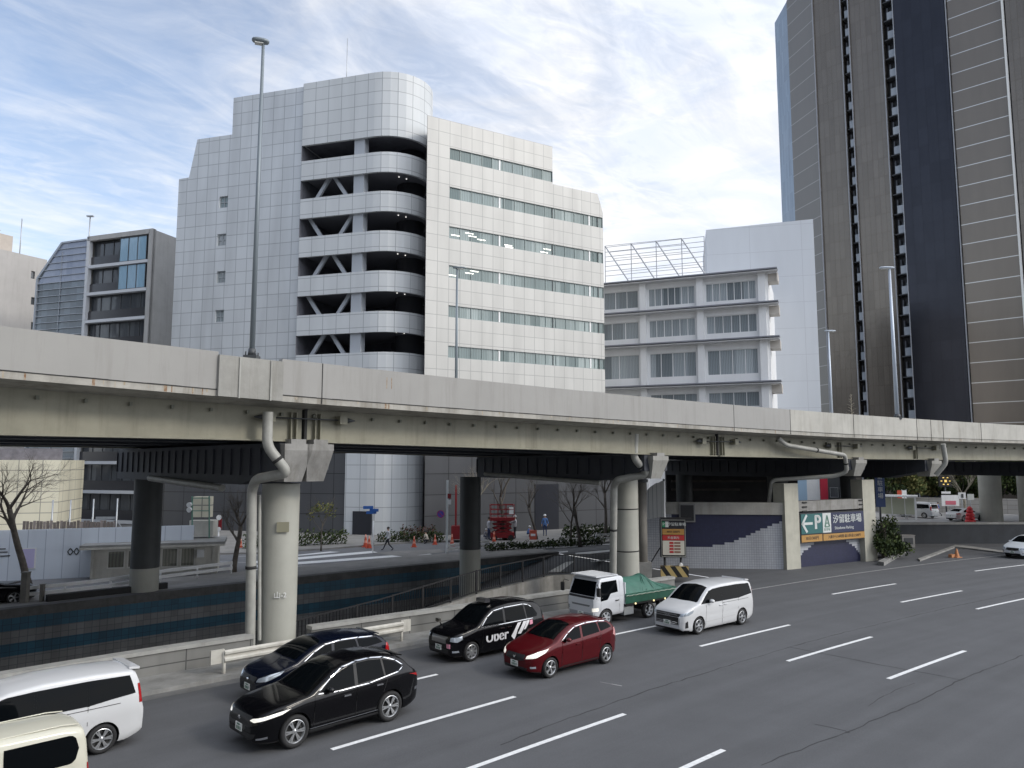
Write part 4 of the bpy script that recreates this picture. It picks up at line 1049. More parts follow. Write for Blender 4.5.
# ================================================================== LEFTMOST BEIGE BUILDING
A8 = atd(-40, 88, 280); B8 = atd(49, 97, 280); F8 = Plane(A8, B8); bl = empty('beige_building', (*atd(10, 92), 0), 0, 'plain beige building with a rooftop box at the left edge', 'building')
bei = mat('beige_render', (.44, .425, .41), .8, noise=.1, nscale=.5, streak=.2)
zL8 = F8.hit(0, 249)[1]; s47 = F8.hit(47, 263)[0]
ops8 = [(F8.hit(31, v)[0], F8.hit(35, v)[0], F8.hit(33, v+3.8)[1], F8.hit(33, v-3.8)[1]) for v in (275, 301, 326)]
facade(F8, 0, s47, 0, zL8, ops8, bei, bl); backbox(F8, 0, s47, 0, zL8-.05, 10, bei, bl)
for o in ops8: pane(F8, o, gl5, bl, frame=darkm, nx=1, ny=1)
mb = MB(); a, z = F8.hit(26, 233); a0 = F8.hit(-30, 233)[0]; q = [F8.P(a0, 0, -3), F8.P(a, 0, -3), F8.P(a, 0, -9), F8.P(a0, 0, -9)]; mb.prism([(p.x, p.y) for p in q], zL8-.2, z); mb.build('roof_box', mat('roof_box_beige', (.48, .43, .38), .8, noise=.1), bl)
for u, v0, v1 in ((35, 215, 260), (7, 218, 234)):
    a, z1__ = F8.hit(u, v0); z0__ = F8.hit(u, v1)[1]; mb = MB(); mb.cyl(F8.P(a, z0__-.5, -3), F8.P(a, z1__, -3), .06, n=6)
    if u == 7: mb.beam(F8.P(a-.6, z0__+.9, -3), F8.P(a+.8, z0__+1.1, -3), .2, .1)
    mb.build('antenna', galv, bl)
reloc(bl)
# lower cream tiled building seen below the deck
A9 = atd(-30, 70); B9 = atd(61, 72); F9 = Plane(A9, B9); cb = empty('cream_building', (*atd(30, 71), 0), 0, 'low cream tiled building under the deck at the left', 'building')
crm = grid_mat('cream_tile', (.66, .63, .50), (.30, .29, .25), 2.0, 1.0, mortar=.04, var=.04, rough=.6, stain=.15)
zc = F9.hit(40, 460)[1]; facade(F9, 0, F9.L, 0, zc, [], crm, cb); 
mb = MB(); ppoly(mb, F9, [(0, zc), (F9.L, zc), (F9.L, zc+1.1), (0, zc+1.1)], out=-.3); mb.build('upper_band', mat('mauve_band', (.22, .21, .23), .7, noise=.4, nscale=2), cb, recalc=False)
backbox(F9, 0, F9.L, 0, zc, 8, crm, cb); reloc(cb)
exec_more = True
# ================================================================== PARKING ENTRANCE
pe = empty('parking_entrance', (*gp(792, 569)[:2], 0), 0, 'parking entrance box with concrete frame and blue and grey wave tiled walls', 'parking entrance')
W1 = Plane(gp(668, 568), gp(789, 569.5)); W2 = Plane(gp(788, 569.5), gp(874, 560.5))
greyt = grid_mat('wave_tile_grey', (.40, .42, .46), (.24, .25, .27), .15, .15, mortar=.01, var=.05, rough=.5, stain=.25)
bluet = grid_mat('wave_tile_blue', (.016, .019, .055), (.014, .016, .045), .15, .15, mortar=.01, var=.12, rough=.45, stain=.15)
w1 = lambda u, v: W1.hit(u, v); w2 = lambda u, v: W2.hit(u, v)
aL = w1(683, 540)[0]; aR = w1(787, 540)[0]; ztop = w1(740, 514.5)[1]; zcop = w1(740, 502.5)[1]
def stepped(pl, lo, hi, zf0, zf1, m, parent, name, out=.0, st=.30):
    """tile mosaic whose edge follows a curve in whole-tile steps"""
    mb = MB(); n = int((hi-lo)/st)+1
    for i in range(n):
        a = lo+i*st; b = min(a+st, hi); c = (a+b)/2
        z0 = round(zf0(c)/.15)*.15; z1 = round(zf1(c)/.15)*.15 if callable(zf1) else zf1
        if z1 > z0 and b > a: ppoly(mb, pl, [(a, z0), (b, z0), (b, z1), (a, z1)], out)
    return mb.build(name, m, parent, recalc=False)
mb = MB(); fbar(mb, W1, aL-3.0, aR, -.05, ztop, -.2, .4); mb.build('tiled_wall', greyt, pe)
prof = [(670, 548), (690, 547.5), (703, 547), (718, 545), (734, 541), (750, 535), (762, 529), (775, 524), (788, 519)]
pr1 = [w1(u, v) for u, v in prof]
stepped(W1, w1(672, 540)[0], aR-.02, lambda s: lerp_tab(pr1, s), ztop-.01, bluet, pe, 'blue_wave', out=.006, st=.15)
mb = MB(); fbar(mb, W1, aL-3.0, aR, ztop, zcop, -.15, .5); o = mb.build('coping_beam', conc, pe)
# sign wall between square pillars
bL = w2(799, 540)[0]; bR = w2(866, 530)[0]
mb = MB(); fbar(mb, W2, bL-.2, bR+.2, 0, w2(830, 512)[1], -.45, .3); mb.build('tiled_wall', greyt, pe)
mound = [(801, 563), (803, 557), (808, 552), (814, 547), (820, 543), (828, 540), (836, 538.5), (843, 538.5), (850, 541), (856, 545), (861, 550), (864, 555)]
pm = [w2(u, v) for u, v in mound]
stepped(W2, pm[0][0]-.1, bR, lambda s: 0.0, lambda s: lerp_tab(pm, s), bluet, pe, 'blue_mound', out=-.292, st=.15)
mb = MB(); fbar(mb, W2, bL-.05, bR+.05, w2(830, 510)[1], w2(830, 500)[1], -.25, .6); mb.build('lintel_beam', concd, pe)
for x in (0.15, .5): pass
for u0, u1, vt in ((785.5, 799.5, 488), (864.5, 876.5, 484)):
    mb = MB(); a = w2(u0, 560)[0]; b = w2(u1, 560)[0]; fbar(mb, W2, a, b, 0, w2((u0+u1)/2, vt)[1]+.3, -.35, .9); mb.build('pillar', mat('pillar_paint', (.46, .45, .38), .7, noise=.15, streak=.25), pe)
mb = MB()
for k in range(3):
    for e, u in ((0, 800.5), (0, 863)):
        a = w2(u, 505)[0]; z = w2(830, 507)[1]+k*.28; mb.box(W2.P(a+.3*(1 if u < 830 else -1), z-.2, .07), (.45, .05, .09), math.atan2(W2.d.y, W2.d.x))
mb.build('slot', joint, pe)
q = [W1.P(aL-3.0, 0, -.4), W1.P(aR, 0, -.4), W2.P(bR, 0, -.6), W2.P(bR, 0, -8), W1.P(aL-2.5, 0, -9)]
mb = MB(); 
for a, b in ((q[2], q[3]), (q[3], q[4]), (q[4], q[0])): mb.face([a, b, b+Vector((0, 0, 3.4)), a+Vector((0, 0, 3.4))])
mb.build('rear_wall', concd, pe, recalc=False)
mb = MB(); fbar(mb, W1, w1(679, 520)[0], w1(695, 520)[0], w1(688, 522)[1], w1(688, 503.5)[1], .12, .1, 0); fbar(mb, W1, w1(680.5, 520)[0], w1(693.5, 520)[0], w1(688, 520.5)[1], w1(688, 505)[1], .18, .04, 1); mb.build('notice_case', [mat('case_frame', (.2, .2, .2), .5), blackm], pe)
reloc(pe)
# big direction sign
sg_m = mat('sign_teal', (.02, .12, .12), .45); sg_b = mat('sign_navy', (.018, .024, .07), .45); sg_w = mat('sign_white', (.60, .63, .62), .45); sg_y = mat('sign_amber', (.42, .23, .06), .5); sg_k = mat('sign_black', (.015, .015, .02), .5); sg_g = mat('sign_grey_green', (.16, .27, .22), .5)
zS0, zS1, zSm = w2(830, 541)[1], w2(830, 511.5)[1], w2(830, 534.5)[1]
aS0, aS1 = w2(799.3, 530)[0], w2(864.6, 530)[0]
sc = W2.P((aS0+aS1)/2, (zS0+zS1)/2, 0); sg = empty('parking_sign', (sc.x, sc.y, 0), 0, 'wide blue and teal parking direction sign with a left arrow and Japanese writing', 'sign')
def sp_(a, b, c, d, m, nm, out=.02, dp=.04, root=sg, pl=W2):
    mb = MB(); fbar(mb, pl, a, b, c, d, out, dp); return mb.build(nm, m, root)
Ls = aS1-aS0; Hs = zS1-zS0; X = lambda t: aS0+Ls*t; Z = lambda t: zS0+Hs*t
sp_(X(0), X(1), Z(0), Z(1), sg_k, 'sign_frame', out=.0, dp=.14)
sp_(X(.012), X(.325), Z(.30), Z(.96), sg_m, 'teal_panel', .08)
sp_(X(.33), X(.455), Z(.30), Z(.96), sg_w, 'white_panel', .08)
sp_(X(.46), X(.985), Z(.28), Z(.96), sg_b, 'navy_panel', .08)
sp_(X(.012), X(.315), Z(.03), Z(.26), sg_y, 'amber_strip', .08); sp_(X(.33), X(.985), Z(.03), Z(.25), sg_y, 'amber_strip', .08)
rzs = math.atan2(W2.d.y, W2.d.x)
def stx(b, size, x, z, m, nm, root=sg, pl=W2, out=.105, rz=rzs, **k):
    p = pl.P(x, z, out); t = text(b, size, p, rz, m, root, nm, **k); return t
mb = MB(); ax, az = X(.10), Z(.64)
mb.beam(W2.P(ax-.45, az, .11), W2.P(ax+.5, az, .11), .03, .16); mb.beam(W2.P(ax-.5, az-.04, .11), W2.P(ax-.05, az+.55, .11), .03, .17); mb.beam(W2.P(ax-.5, az+.04, .11), W2.P(ax-.05, az-.55, .11), .03, .17)
mb.build('arrow', sg_w, sg)
def heavy(b, size, x, z, m, nm, e=.03, **k):
    for dx, dz in ((-e, 0), (e, 0), (0, e)): stx(b, size, x+dx, z+dz, m, nm, out=.105+abs(dx)*.1+dz*.05, **k)
heavy('P', 1.25, X(.25), Z(.64), sg_w, 'letter', e=.045)
heavy('汐留駐車場', .60, X(.71), Z(.72), sg_w, 'lettering', e=.014, sx=1.0)
stx('Shiodome Parking', .27, X(.655), Z(.43), sg_w, 'lettering', ext=.006)
stx('30分/300円', .27, X(.165), Z(.145), sg_k, 'lettering')
stx('入庫から24時間 最大料金2,500円', .235, X(.655), Z(.14), sg_k, 'lettering')
mb = MB(); c = X(.392)
for (x0, z0), (x1, z1) in (((-.22, .50), (0, .88)), ((0, .88), (.22, .50)), ((-.13, .62), (.13, .62)), ((-.22, .50), (.22, .50))):
    mb.beam(W2.P(c+x0, Z(z0), .11), W2.P(c+x1, Z(z1), .11), .03, .09)
mb.build('emblem', sg_g, sg); stx('駐車場', .2, c, Z(.40), sg_g, 'lettering')
reloc(sg)
# free-standing tariff board
SB = Plane(gp(661, 575), gp(689, 575.5)); sb = lambda u, v: SB.hit(u, v)
sc = gp(673, 575); tb = empty('tariff_board', (sc.x, sc.y, 0), 0, 'free-standing black framed parking tariff board with red band beside the round column', 'sign')
b0, b1 = sb(660, 540)[0], sb(685.5, 540)[0]; z0, z1 = sb(673, 557)[1], sb(673, 519)[1]
mb = MB(); fbar(mb, SB, b0, b1, z0, z1, 0, .5); mb.build('cabinet', mat('cabinet_dark', (.05, .055, .065), .5), tb)
mb = MB(); fbar(mb, SB, b0+.04, b1+.35, z1, z1+.08, .05, .7); mb.build('hood', blackm, tb)
X2 = lambda t: b0+(b1-b0)*(.06+.90*t); Z2 = lambda t: z0+(z1-z0)*(.04+.93*t)
def tp(a, b, c, d, m, nm, o=.27): 
    mb = MB(); fbar(mb, SB, X2(a), X2(b), Z2(c), Z2(d), o, .03); mb.build(nm, m, tb)
tp(-.03, 1.03, -.03, 1.03, mat('frame_alu', (.4, .4, .36), .4, metal=.6), 'face_frame', .255)
tp(0, 1, 0, 1, sg_k, 'face'); tp(.03, .97, .60, .76, sg_y, 'amber_band', .29); tp(.03, .97, .44, .585, mat('sign_red', (.45, .03, .03), .5), 'red_band', .29)
tp(.03, .97, .03, .43, mat('sign_cream', (.62, .60, .52), .5), 'price_panel', .29); tp(.02, .15, .81, .97, mat('sign_green', (.03, .25, .12), .5), 'green_mark', .29); tp(.16, .30, .81, .97, sg_w, 'white_mark', .29)
for k in range(4): tp(.32, .50, .34-k*.085, .40-k*.085, MATS['sign_red'], 'price_row', .30); tp(.53, .80, .345-k*.085, .395-k*.085, mat('price_brown', (.25, .12, .08), .5), 'price_row', .30)
stx('汐留駐車場', .22, X2(.65), Z2(.89), sg_w, 'lettering', root=tb, pl=SB, out=.30, rz=math.atan2(SB.d.y, SB.d.x))
stx('料金案内', .17, X2(.5), Z2(.51), sg_w, 'lettering', root=tb, pl=SB, out=.31, rz=math.atan2(SB.d.y, SB.d.x))
stx('P', .26, X2(.085), Z2(.89), sg_w, 'lettering', root=tb, pl=SB, out=.31, rz=math.atan2(SB.d.y, SB.d.x))
stx('30分 300円', .16, X2(.5), Z2(.68), sg_k, 'lettering', root=tb, pl=SB, out=.31, rz=math.atan2(SB.d.y, SB.d.x))
for x in (b0+.25, b1-.3):
    mb = MB(); mb.cyl(SB.P(x, 0, 0), SB.P(x, z0, 0), .06, n=8); mb.build('leg', blackm, tb)
mb = MB(); mb.cyl(SB.P(b1-.35, .65, .3), SB.P(b1-.35, .65, .55), .14, .10, n=12); mb.build('spot_lamp', white, tb)
mb = MB(); mb.beam(SB.P(b0-.9, 0, -.8), SB.P(b0, 1.6, -.1), .05, .05); mb.build('stay', blackm, tb)
reloc(tb)
# striped base block
def stripes_mat():
    m = bpy.data.materials.new('hazard_stripes'); m.use_nodes = True; nt = m.node_tree; b = nt.nodes['Principled BSDF']
    uv = nd(nt, 'ShaderNodeUVMap'); mp = nd(nt, 'ShaderNodeMapping'); mp.inputs['Rotation'].default_value = (0, 0, R_(-35)); nt.links.new(uv.outputs[0], mp.inputs[0])
    w = nd(nt, 'ShaderNodeTexWave', bands_direction='X'); w.inputs['Scale'].default_value = .62; nt.links.new(mp.outputs[0], w.inputs['Vector'])
    r = nd(nt, 'ShaderNodeMath', operation='GREATER_THAN'); r.inputs[1].default_value = .5; nt.links.new(w.outputs['Fac'], r.inputs[0])
    mx = nd(nt, 'ShaderNodeMix', data_type='RGBA'); mx.inputs[6].default_value = (.02, .02, .02, 1); mx.inputs[7].default_value = (.50, .38, .16, 1)
    nt.links.new(r.outputs[0], mx.inputs[0]); nt.links.new(mx.outputs[2], b.inputs['Base Color']); return m
hz = stripes_mat(); h0, h1 = sb(660, 572)[0], sb(687.5, 572)[0]
mb = MB(); fbar(mb, SB, h0, h1, 0, .62, .55, .35); tag(mb.build('barrier_block', hz), 'black and yellow striped block at the foot of the tariff board', 'barrier')
# brown round column + white board + small bushes
bc = gp(642.5, 577); br = empty('bridge_column', (bc.x, bc.y, 0), 0, 'slim brownish round column right beside the second pier', 'column')
mb = MB(); mb.cyl((0, 0, 0), (0, 0, 5.6), .33, n=24, caps=True); mb.build('shaft', mat('column_brown', (.20, .19, .17), .7, noise=.2, streak=.3), br)
mb = MB(); mb.cyl((0, 0, 5.55), (0, 0, 5.72), .42, n=24); mb.build('cap', darkm, br)
mb = MB(); mb.box((0, .0, .45), (.95, .95, .9)); mb.build('footing', kerbm, br)
WB = Plane(atd(646, 47.5), atd(663.5, 46.8)); wb = lambda u, v: WB.hit(u, v)
wbd = empty('white_board', (*atd(655, 47), 0), 0, 'white ribbed panel hanging between the second pier and the tariff board', 'panel')
mb = MB(); pts = [wb(647, 519), (wb(663, 517)), wb(663, 481.5), wb(656, 483), wb(650, 487), wb(646.5, 491)]
mb.face([WB.P(a, z, 0) for a, z in pts]); mb.face([WB.P(a, z, -.08) for a, z in pts][::-1])
for i in range(len(pts)):
    a, b = pts[i], pts[(i+1) % len(pts)]; mb.face([WB.P(*a, 0), WB.P(*b, 0), WB.P(*b, -.08), WB.P(*a, -.08)])
mb.build('sheet', grid_mat('white_ribbed', (.88, .89, .90), (.45, .47, .5), .28, 40, mortar=.02, var=.01, rough=.5, stain=.05), wbd)
mb = MB(); a = wb(662, 500)[0]; fbar(mb, WB, a, a+.22, wb(662, 518)[1], wb(662, 481)[1], .08, .15); mb.build('edge_rail', white, wbd)
mb = MB(); mb.cyl(WB.P(a+.1, 0, -.1), WB.P(a+.1, 5.7, -.1), .07, n=8); mb.build('post', galv, wbd)
reloc(wbd)
# ================================================================== FAR SIDE OF THE TRENCH, LEFT
# hoarding
hp0, hp1 = gp(-75, 585), gp(192, 572.5)
HP = Plane(hp0, hp1); hp = lambda u, v: HP.hit(u, v); zh = hp(92, 528)[1]
ho = empty('hoarding', ((hp0.x+hp1.x)/2, (hp0.y+hp1.y)/2, 0), 0, 'pale blue-grey construction hoarding behind the guard booth', 'hoarding')
hm = grid_mat('hoarding_panel', (.68, .74, .82), (.40, .45, .54), .9, 40, mortar=.02, var=.03, rough=.45, stain=.12)
mb = MB(); fbar(mb, HP, 0, HP.L, 0, zh, -.05, .1); mb.build('panels', hm, ho)
a0, a1 = hp(21, 560)[0], hp(36, 560)[0]; zz0, zz1 = hp(28, 569)[1], hp(28, 548)[1]
mb = MB(); fbar(mb, HP, a0, a1, zz0, zz1, .03, .03); fbar(mb, HP, a0+.06, a1-.08, zz0+.06, zz1-.05, .05, .02, 1); mb.build('notice', [white, mat('lilac_notice', (.52, .48, .72), .6)], ho)
a = hp(73.5, 551.5); mb = MB()
for dx in (-.16, .16):
    for (x0, z0), (x1, z1) in (((-.14, 0), (0, .2)), ((0, .2), (.14, 0)), ((.14, 0), (0, -.2)), ((0, -.2), (-.14, 0))): mb.beam(HP.P(a[0]+dx+x0, a[1]+z0, .02), HP.P(a[0]+dx+x1, a[1]+z1, .02), .02, .05)
mb.build('diamond_mark', darkm, ho)
for z in (0, .22, .4):
    a = hp(2, 556); mb = MB(); fbar(mb, HP, a[0]-.5, a[0]+.4-z*.6, a[1]+z-.03, a[1]+z+.03, .02, .02); mb.build('notice_line', darkm, ho)
for u in (5,): pass
reloc(ho)
# scaffold fence posts and timber fence behind hoarding
bf = empty('site_fence', (*gp(60, 566)[:2], 0), 0, 'weathered vertical timber fence above the hoarding', 'fence')
FP = Plane(gp(20, 567), gp(112, 566)); mb = MB()
zf = FP.hit(60, 520.5)[1]
x = 0
while x < FP.L: 
    fbar(mb, FP, x, x+.17, 0, zf-random.uniform(0, .12), random.uniform(-.02, .02), .04, random.choice((0, 0, 1))); x += .21
mb.build('boards', [mat('old_timber', (.16, .14, .13), .9, noise=.3, nscale=3), mat('old_timber_pale', (.25, .22, .21), .9, noise=.3, nscale=3)], bf)
mb = MB(); fbar(mb, FP, 4.5, FP.L, zf+.05, zf+.22, -.1, .1); mb.build('top_rail', galv, bf)
reloc(bf)
for u, vt in ((67, 500), (90, 499), (114, 498.5), (49, 500)):
    p = gp(u, 566); r = ray(u, vt); z = EYE+r.z*p.y/r.y
    so_ = empty('site_post', (p.x, p.y, 0), 0, 'thin braced steel post above the hoarding', 'post', 'braced posts above the hoarding')
    mb = MB(); mb.cyl((0, 0, 0), (0, 0, z), .05, n=6); mb.build('upright', galv, so_)
    mb = MB(); mb.beam((0, 0, z-1.4), (.9, 0, z-2.6), .05, .05); mb.beam((0, 0, z-1.0), (-.5, .3, z-2.6), .04, .04); mb.build('brace', galv, so_)
# booth
b0 = gp(90, 579); b1 = gp(217, 573.5); BP = Plane(b0, b1); bp = lambda u, v: BP.hit(u, v)
bo = empty('guard_booth', ((b0.x+b1.x)/2, (b0.y+b1.y)/2, 0), 0, 'long single-storey booth with sliding windows and flat grey roof behind the dark column', 'booth')
bcr = mat('booth_cream', (.62, .60, .54), .7, noise=.2, nscale=1.5, streak=.3)
zr_ = bp(150, 546)[1]; zw1 = bp(180, 547.5)[1]; zw0 = bp(180, 567)[1]
sw = lambda u: bp(u, 560)[0]
ops = [(sw(107), sw(125), zw0+.05, zw1-.05), (sw(127), sw(141), zw0+.05, zw1-.05), (sw(161), sw(178), zw0, zw1), (sw(180), sw(195), zw0, zw1)]
facade(BP, 0, BP.L, 0, zr_, ops, bcr, bo, depth=.12)
bg = glass_mat('booth_glass', (.16, .16, .13), (.34, .33, .27), (.8, .7), rough=.12)
for i, o in enumerate(ops): pane(BP, o, bg, bo, depth=.08, frame=mat('booth_frame', (.66, .65, .6), .5), nx=1, ny=1, fw=.07, shift=i*1.9)
backbox(BP, 0, BP.L, 0, zr_, 2.6, bcr, bo)
mb = MB(); fbar(mb, BP, -.5, BP.L+.4, zr_-.02, zr_+.2, -1.1, 3.6); mb.build('roof', mat('booth_roof', (.28, .28, .27), .7, noise=.3, nscale=1), bo)
mb = MB(); fbar(mb, BP, -.5, BP.L+.4, zr_-.05, zr_+.06, .72, .06); mb.build('roof_edge', railw, bo)
mb = MB(); fbar(mb, BP, sw(197), sw(204), zr_-.75, zr_-.3, .12, .25); mb.build('wall_unit', white, bo)
mb = MB(); fbar(mb, BP, sw(91), sw(94), 0, zr_, .05, .08); fbar(mb, BP, sw(212), sw(215), 0, zr_, .05, .08); mb.build('corner_post', railw, bo)
reloc(bo)
# floodlights + cream box on the booth roof
fl_ = empty('floodlight_mast', (*BP.P(sw(190), 0, -1.2)[:2], 0), 0, 'floodlights on a steel frame above the booth roof', 'floodlight')
mb = MB()
def ab(u, v, o=-1.2): a, z = bp(u, v); return BP.P(a, z, o)-Vector(fl_.location)
for u, v in ((190.5, 497), (208, 497)): mb.beam(ab(u, v), ab(u, 540), .07, .07)
for v in (499, 512): mb.beam(ab(190.5, v), ab(208, v), .05, .05)
mb.build('frame', mat('frame_green', (.12, .25, .2), .5), fl_)
for u, v in ((188, 506), (188, 511)):
    mb = MB(); c = ab(u, v); mb.cyl(c+Vector((0, -.15, 0)), c+Vector((.05, .15, .05)), .16, .1, n=12); mb.build('lamp_head', white, fl_)
mb = MB(); c = ab(186, 532); mb.box(c, (.75, .2, .5), .4); mb.build('lamp_head', galv, fl_)
mb = MB(); a = ab(195, 500, -3.2); mb.box(ab(200, 509, -2.6), (1.1, .5, 1.3)); mb.build('cream_box', crm, fl_)
mb = MB(); mb.box(ab(201, 531, -2.2), (1.5, .8, 1.0)); mb.build('equipment_box', bcr, fl_)
# far guardrail
ga = [gp(25, 604), gp(64, 600), gp(110, 594), gp(160, 585), gp(231, 575.5)]
guardrail('guardrail', ga, .85, white, 'white double-beam guardrail in front of the guard booth', double=True, step=2.4)
# dark kerb block and posts
kb0, kb1 = gp(45, 603.5), gp(165, 590); KP = Plane(kb0, kb1)
mb = MB(); fbar(mb, KP, 0, KP.L, 0, .42, .2, .35); tag(mb.build('kerb_block', mat('kerb_dark', (.035, .035, .036), .9, noise=.3)), 'low dark kerb wall under the guardrail', 'kerb wall')
for u, v, w, h, lb in ((24, 605, .28, 1.5, 'square grey-brown post at the foot of the leaning tree'), (41.5, 604, .16, .9, 'short grey post at the end of the white guardrail')):
    p = gp(u, v); mb = MB(); mb.box((0, 0, h/2), (w, w, h)); mb.box((0, 0, h+.02), (w+.04, w+.04, .04)); tag(mb.build('post', mat('post_brown', (.2, .19, .17), .8, noise=.3), loc=None), lb, 'post').location = p
# pedestrian pavement strip and crossings
def gpoly(px, m, name, z=.006):
    pts = [gp(u, v) for u, v in px]; mb = MB(); mb.face(up([Vector((p.x, p.y, z)) for p in pts])); return tag(mb.build(name, m, recalc=False), kind='structure')
mb = MB(); mb.sweep(frange(-30, 3, 2), lambda s: [(22.0, .0), (22.0, .12), (25.8+max(0, (-s-14))*.02, .12), (25.8+max(0, (-s-14))*.02, .0)]); tag(mb.build('pavement', pave), kind='structure')
for i, (a, b, c, d) in enumerate((((256, 561), (372, 551), (378, 552.6), (256, 563.4)), ((256, 565), (425, 553), (432, 554.3), (256, 567.6)), ((256, 569.2), (340, 563), (352, 564), (256, 571)), ((268, 558), (330, 551.5), (340, 552), (256, 559.6)), ((300, 569), (405, 558), (412, 559), (318, 569.5)))):
    gpoly((a, b, c, d), paint, 'crossing_stripe', z=.006+(.125 if False else 0))
gpoly([(372, 553), (405, 557), (445, 552), (440, 549.5), (400, 551)], pave, 'traffic_island', z=.014)
for px in ([(492, 552.5), (545, 548.5), (546, 549.2), (492, 553.4)], [(555, 547.6), (612, 543.5), (612, 544.2), (555, 548.4)], [(575, 553), (612, 549.6), (612, 551.4), (577, 555.2)], [(530, 554.5), (568, 550.8), (568, 552), (532, 556)], [(548, 572), (566, 562), (575, 561), (560, 572)], [(590, 561), (614, 559), (614, 560.2), (592, 562.2)], [(690, 556), (700, 553), (702, 554), (692, 558)]):
    gpoly(px, paint, 'road_marking')
for px in ([(236, 556.5), (262, 554.5), (262, 555.2), (236, 557.2)], [(219, 561), (250, 562.5), (250, 563.2), (219, 561.8)], [(200, 549), (262, 549.6), (262, 551), (200, 551)]): gpoly(px, wornp, 'road_marking')
# far pavement in front of the office, stepped kerb
fp = MB(); q = [gp(150, 556), gp(256, 554), gp(330, 549.5), gp(405, 543.5), gp(470, 541.5), gp(470, 520), gp(150, 530)]
fp.prism([(p.x, p.y) for p in q], 0, .12); tag(fp.build('pavement', pave), kind='structure')
fp = MB(); q = [gp(488, 550), gp(560, 546), gp(640, 542), gp(640, 522), gp(488, 526)]
fp.prism([(p.x, p.y) for p in q], 0, .14); tag(fp.build('pavement', pave), kind='structure')
# ================================================================== plants
def leafblob(mb, c, rad, n, size, mi=(0,), flat=.0, rnd=random):
    for _ in range(n):
        while True:
            p = Vector((rnd.uniform(-1, 1), rnd.uniform(-1, 1), rnd.uniform(-1, 1)))
            if p.length <= 1: break
        k = p.length; p = p*(.55+.45*k)
        p = Vector((p.x*rad[0], p.y*rad[1], p.z*rad[2]))+Vector(c)
        a = Vector((rnd.gauss(0, 1), rnd.gauss(0, 1), rnd.gauss(0, 1))).normalized(); b = a.orthogonal().normalized(); s_ = size*rnd.uniform(.6, 1.4)
        c_ = a.cross(b)
        mb.face([p-b*s_, p+c_*s_*.5, p+b*s_, p-c_*s_*.5], rnd.choice(mi))
def hedge(u0, v0, u1, v1, h, dep, lab, name='hedge', m=(leafd, leafm), size=.09, dens=90, base=None):
    a, b = gp(u0, v0), gp(u1, v1); d = (b-a); L = d.length; dn = d.normalized(); nn = Vector((-dn.y, dn.x, 0))
    if nn.y < 0: nn = -nn
    mb = MB(); n = int(L*dens*h)
    for i in range(max(2, int(L/.5))):
        c = dn*(i+.5)*.5+nn*dep/2+Vector((0, 0, h*.5)); leafblob(mb, c+Vector((0, 0, random.uniform(-.06, .05))), (.42, dep/2, h*random.uniform(.46, .6)), int(dens*h), size, (0, 0, 1))
    o = mb.build(name, list(m), recalc=False); o.location = a; tag(o, lab, 'hedge'); return o
hedge(245, 551, 352, 545.5, 1.35, 1.2, 'dark clipped hedge in front of the granite base left of the door', size=.11)
hedge(377, 544, 448, 543, 1.0, 1.0, 'dark hedge at the foot of the curved white shaft', size=.11)
hedge(400, 541.5, 440, 541, 1.35, .7, 'reddish low hedge behind the dark one', m=(mat('leaf_red', (.13, .06, .045), .8), leafd), size=.1)
hedge(490, 553.5, 612, 545, .75, 1.2, 'low kerbside hedge along the far street behind the guardrail', size=.1, dens=120)
hedge(565, 540, 640, 538, 1.3, 1.0, 'dark shrubs against the granite wall behind the bare trees', size=.12)
hedge(30, 578, 58, 576.5, .75, .8, 'green shrub at the foot of the hoarding', m=(leafm, leafy), size=.09)
def branch(mb, p, d, L, r, lvl, rnd, up_=.15, mi=0, spread=.55, kids_=3, mb2=None):
    n = 4; pts = [p]; rr = [r]; q = p.copy(); dd = d.copy()
    for i in range(n):
        dd = (dd+Vector((rnd.gauss(0, .10), rnd.gauss(0, .10), rnd.gauss(0, .06)+up_*.15))).normalized(); q = q+dd*L/n; pts.append(q.copy()); rr.append(r*(1-.55*(i+1)/n))
    (mb if mb2 is None or lvl else mb2).tube(pts, rr, n=7 if r > .05 else 4, mi=mi, caps=False)
    if lvl >= 0 and kids_ and lvl < 5 and r > .005:
        for k in range(kids_+(1 if rnd.random() < .5 else 0)):
            i = rnd.choice((2, 3, 4, 4)) if lvl else rnd.choice((3, 4, 4)); a = rnd.uniform(0, 2*math.pi); o_ = dd.orthogonal().normalized(); s_ = dd.cross(o_)
            nd_ = (dd+(o_*math.cos(a)+s_*math.sin(a))*spread*rnd.uniform(.7, 1.4)+Vector((0, 0, up_))).normalized()
            branch(mb, pts[i], nd_, L*rnd.uniform(.55, .78), rr[i]*.68, lvl+1, rnd, up_, mi, spread, kids_, None)
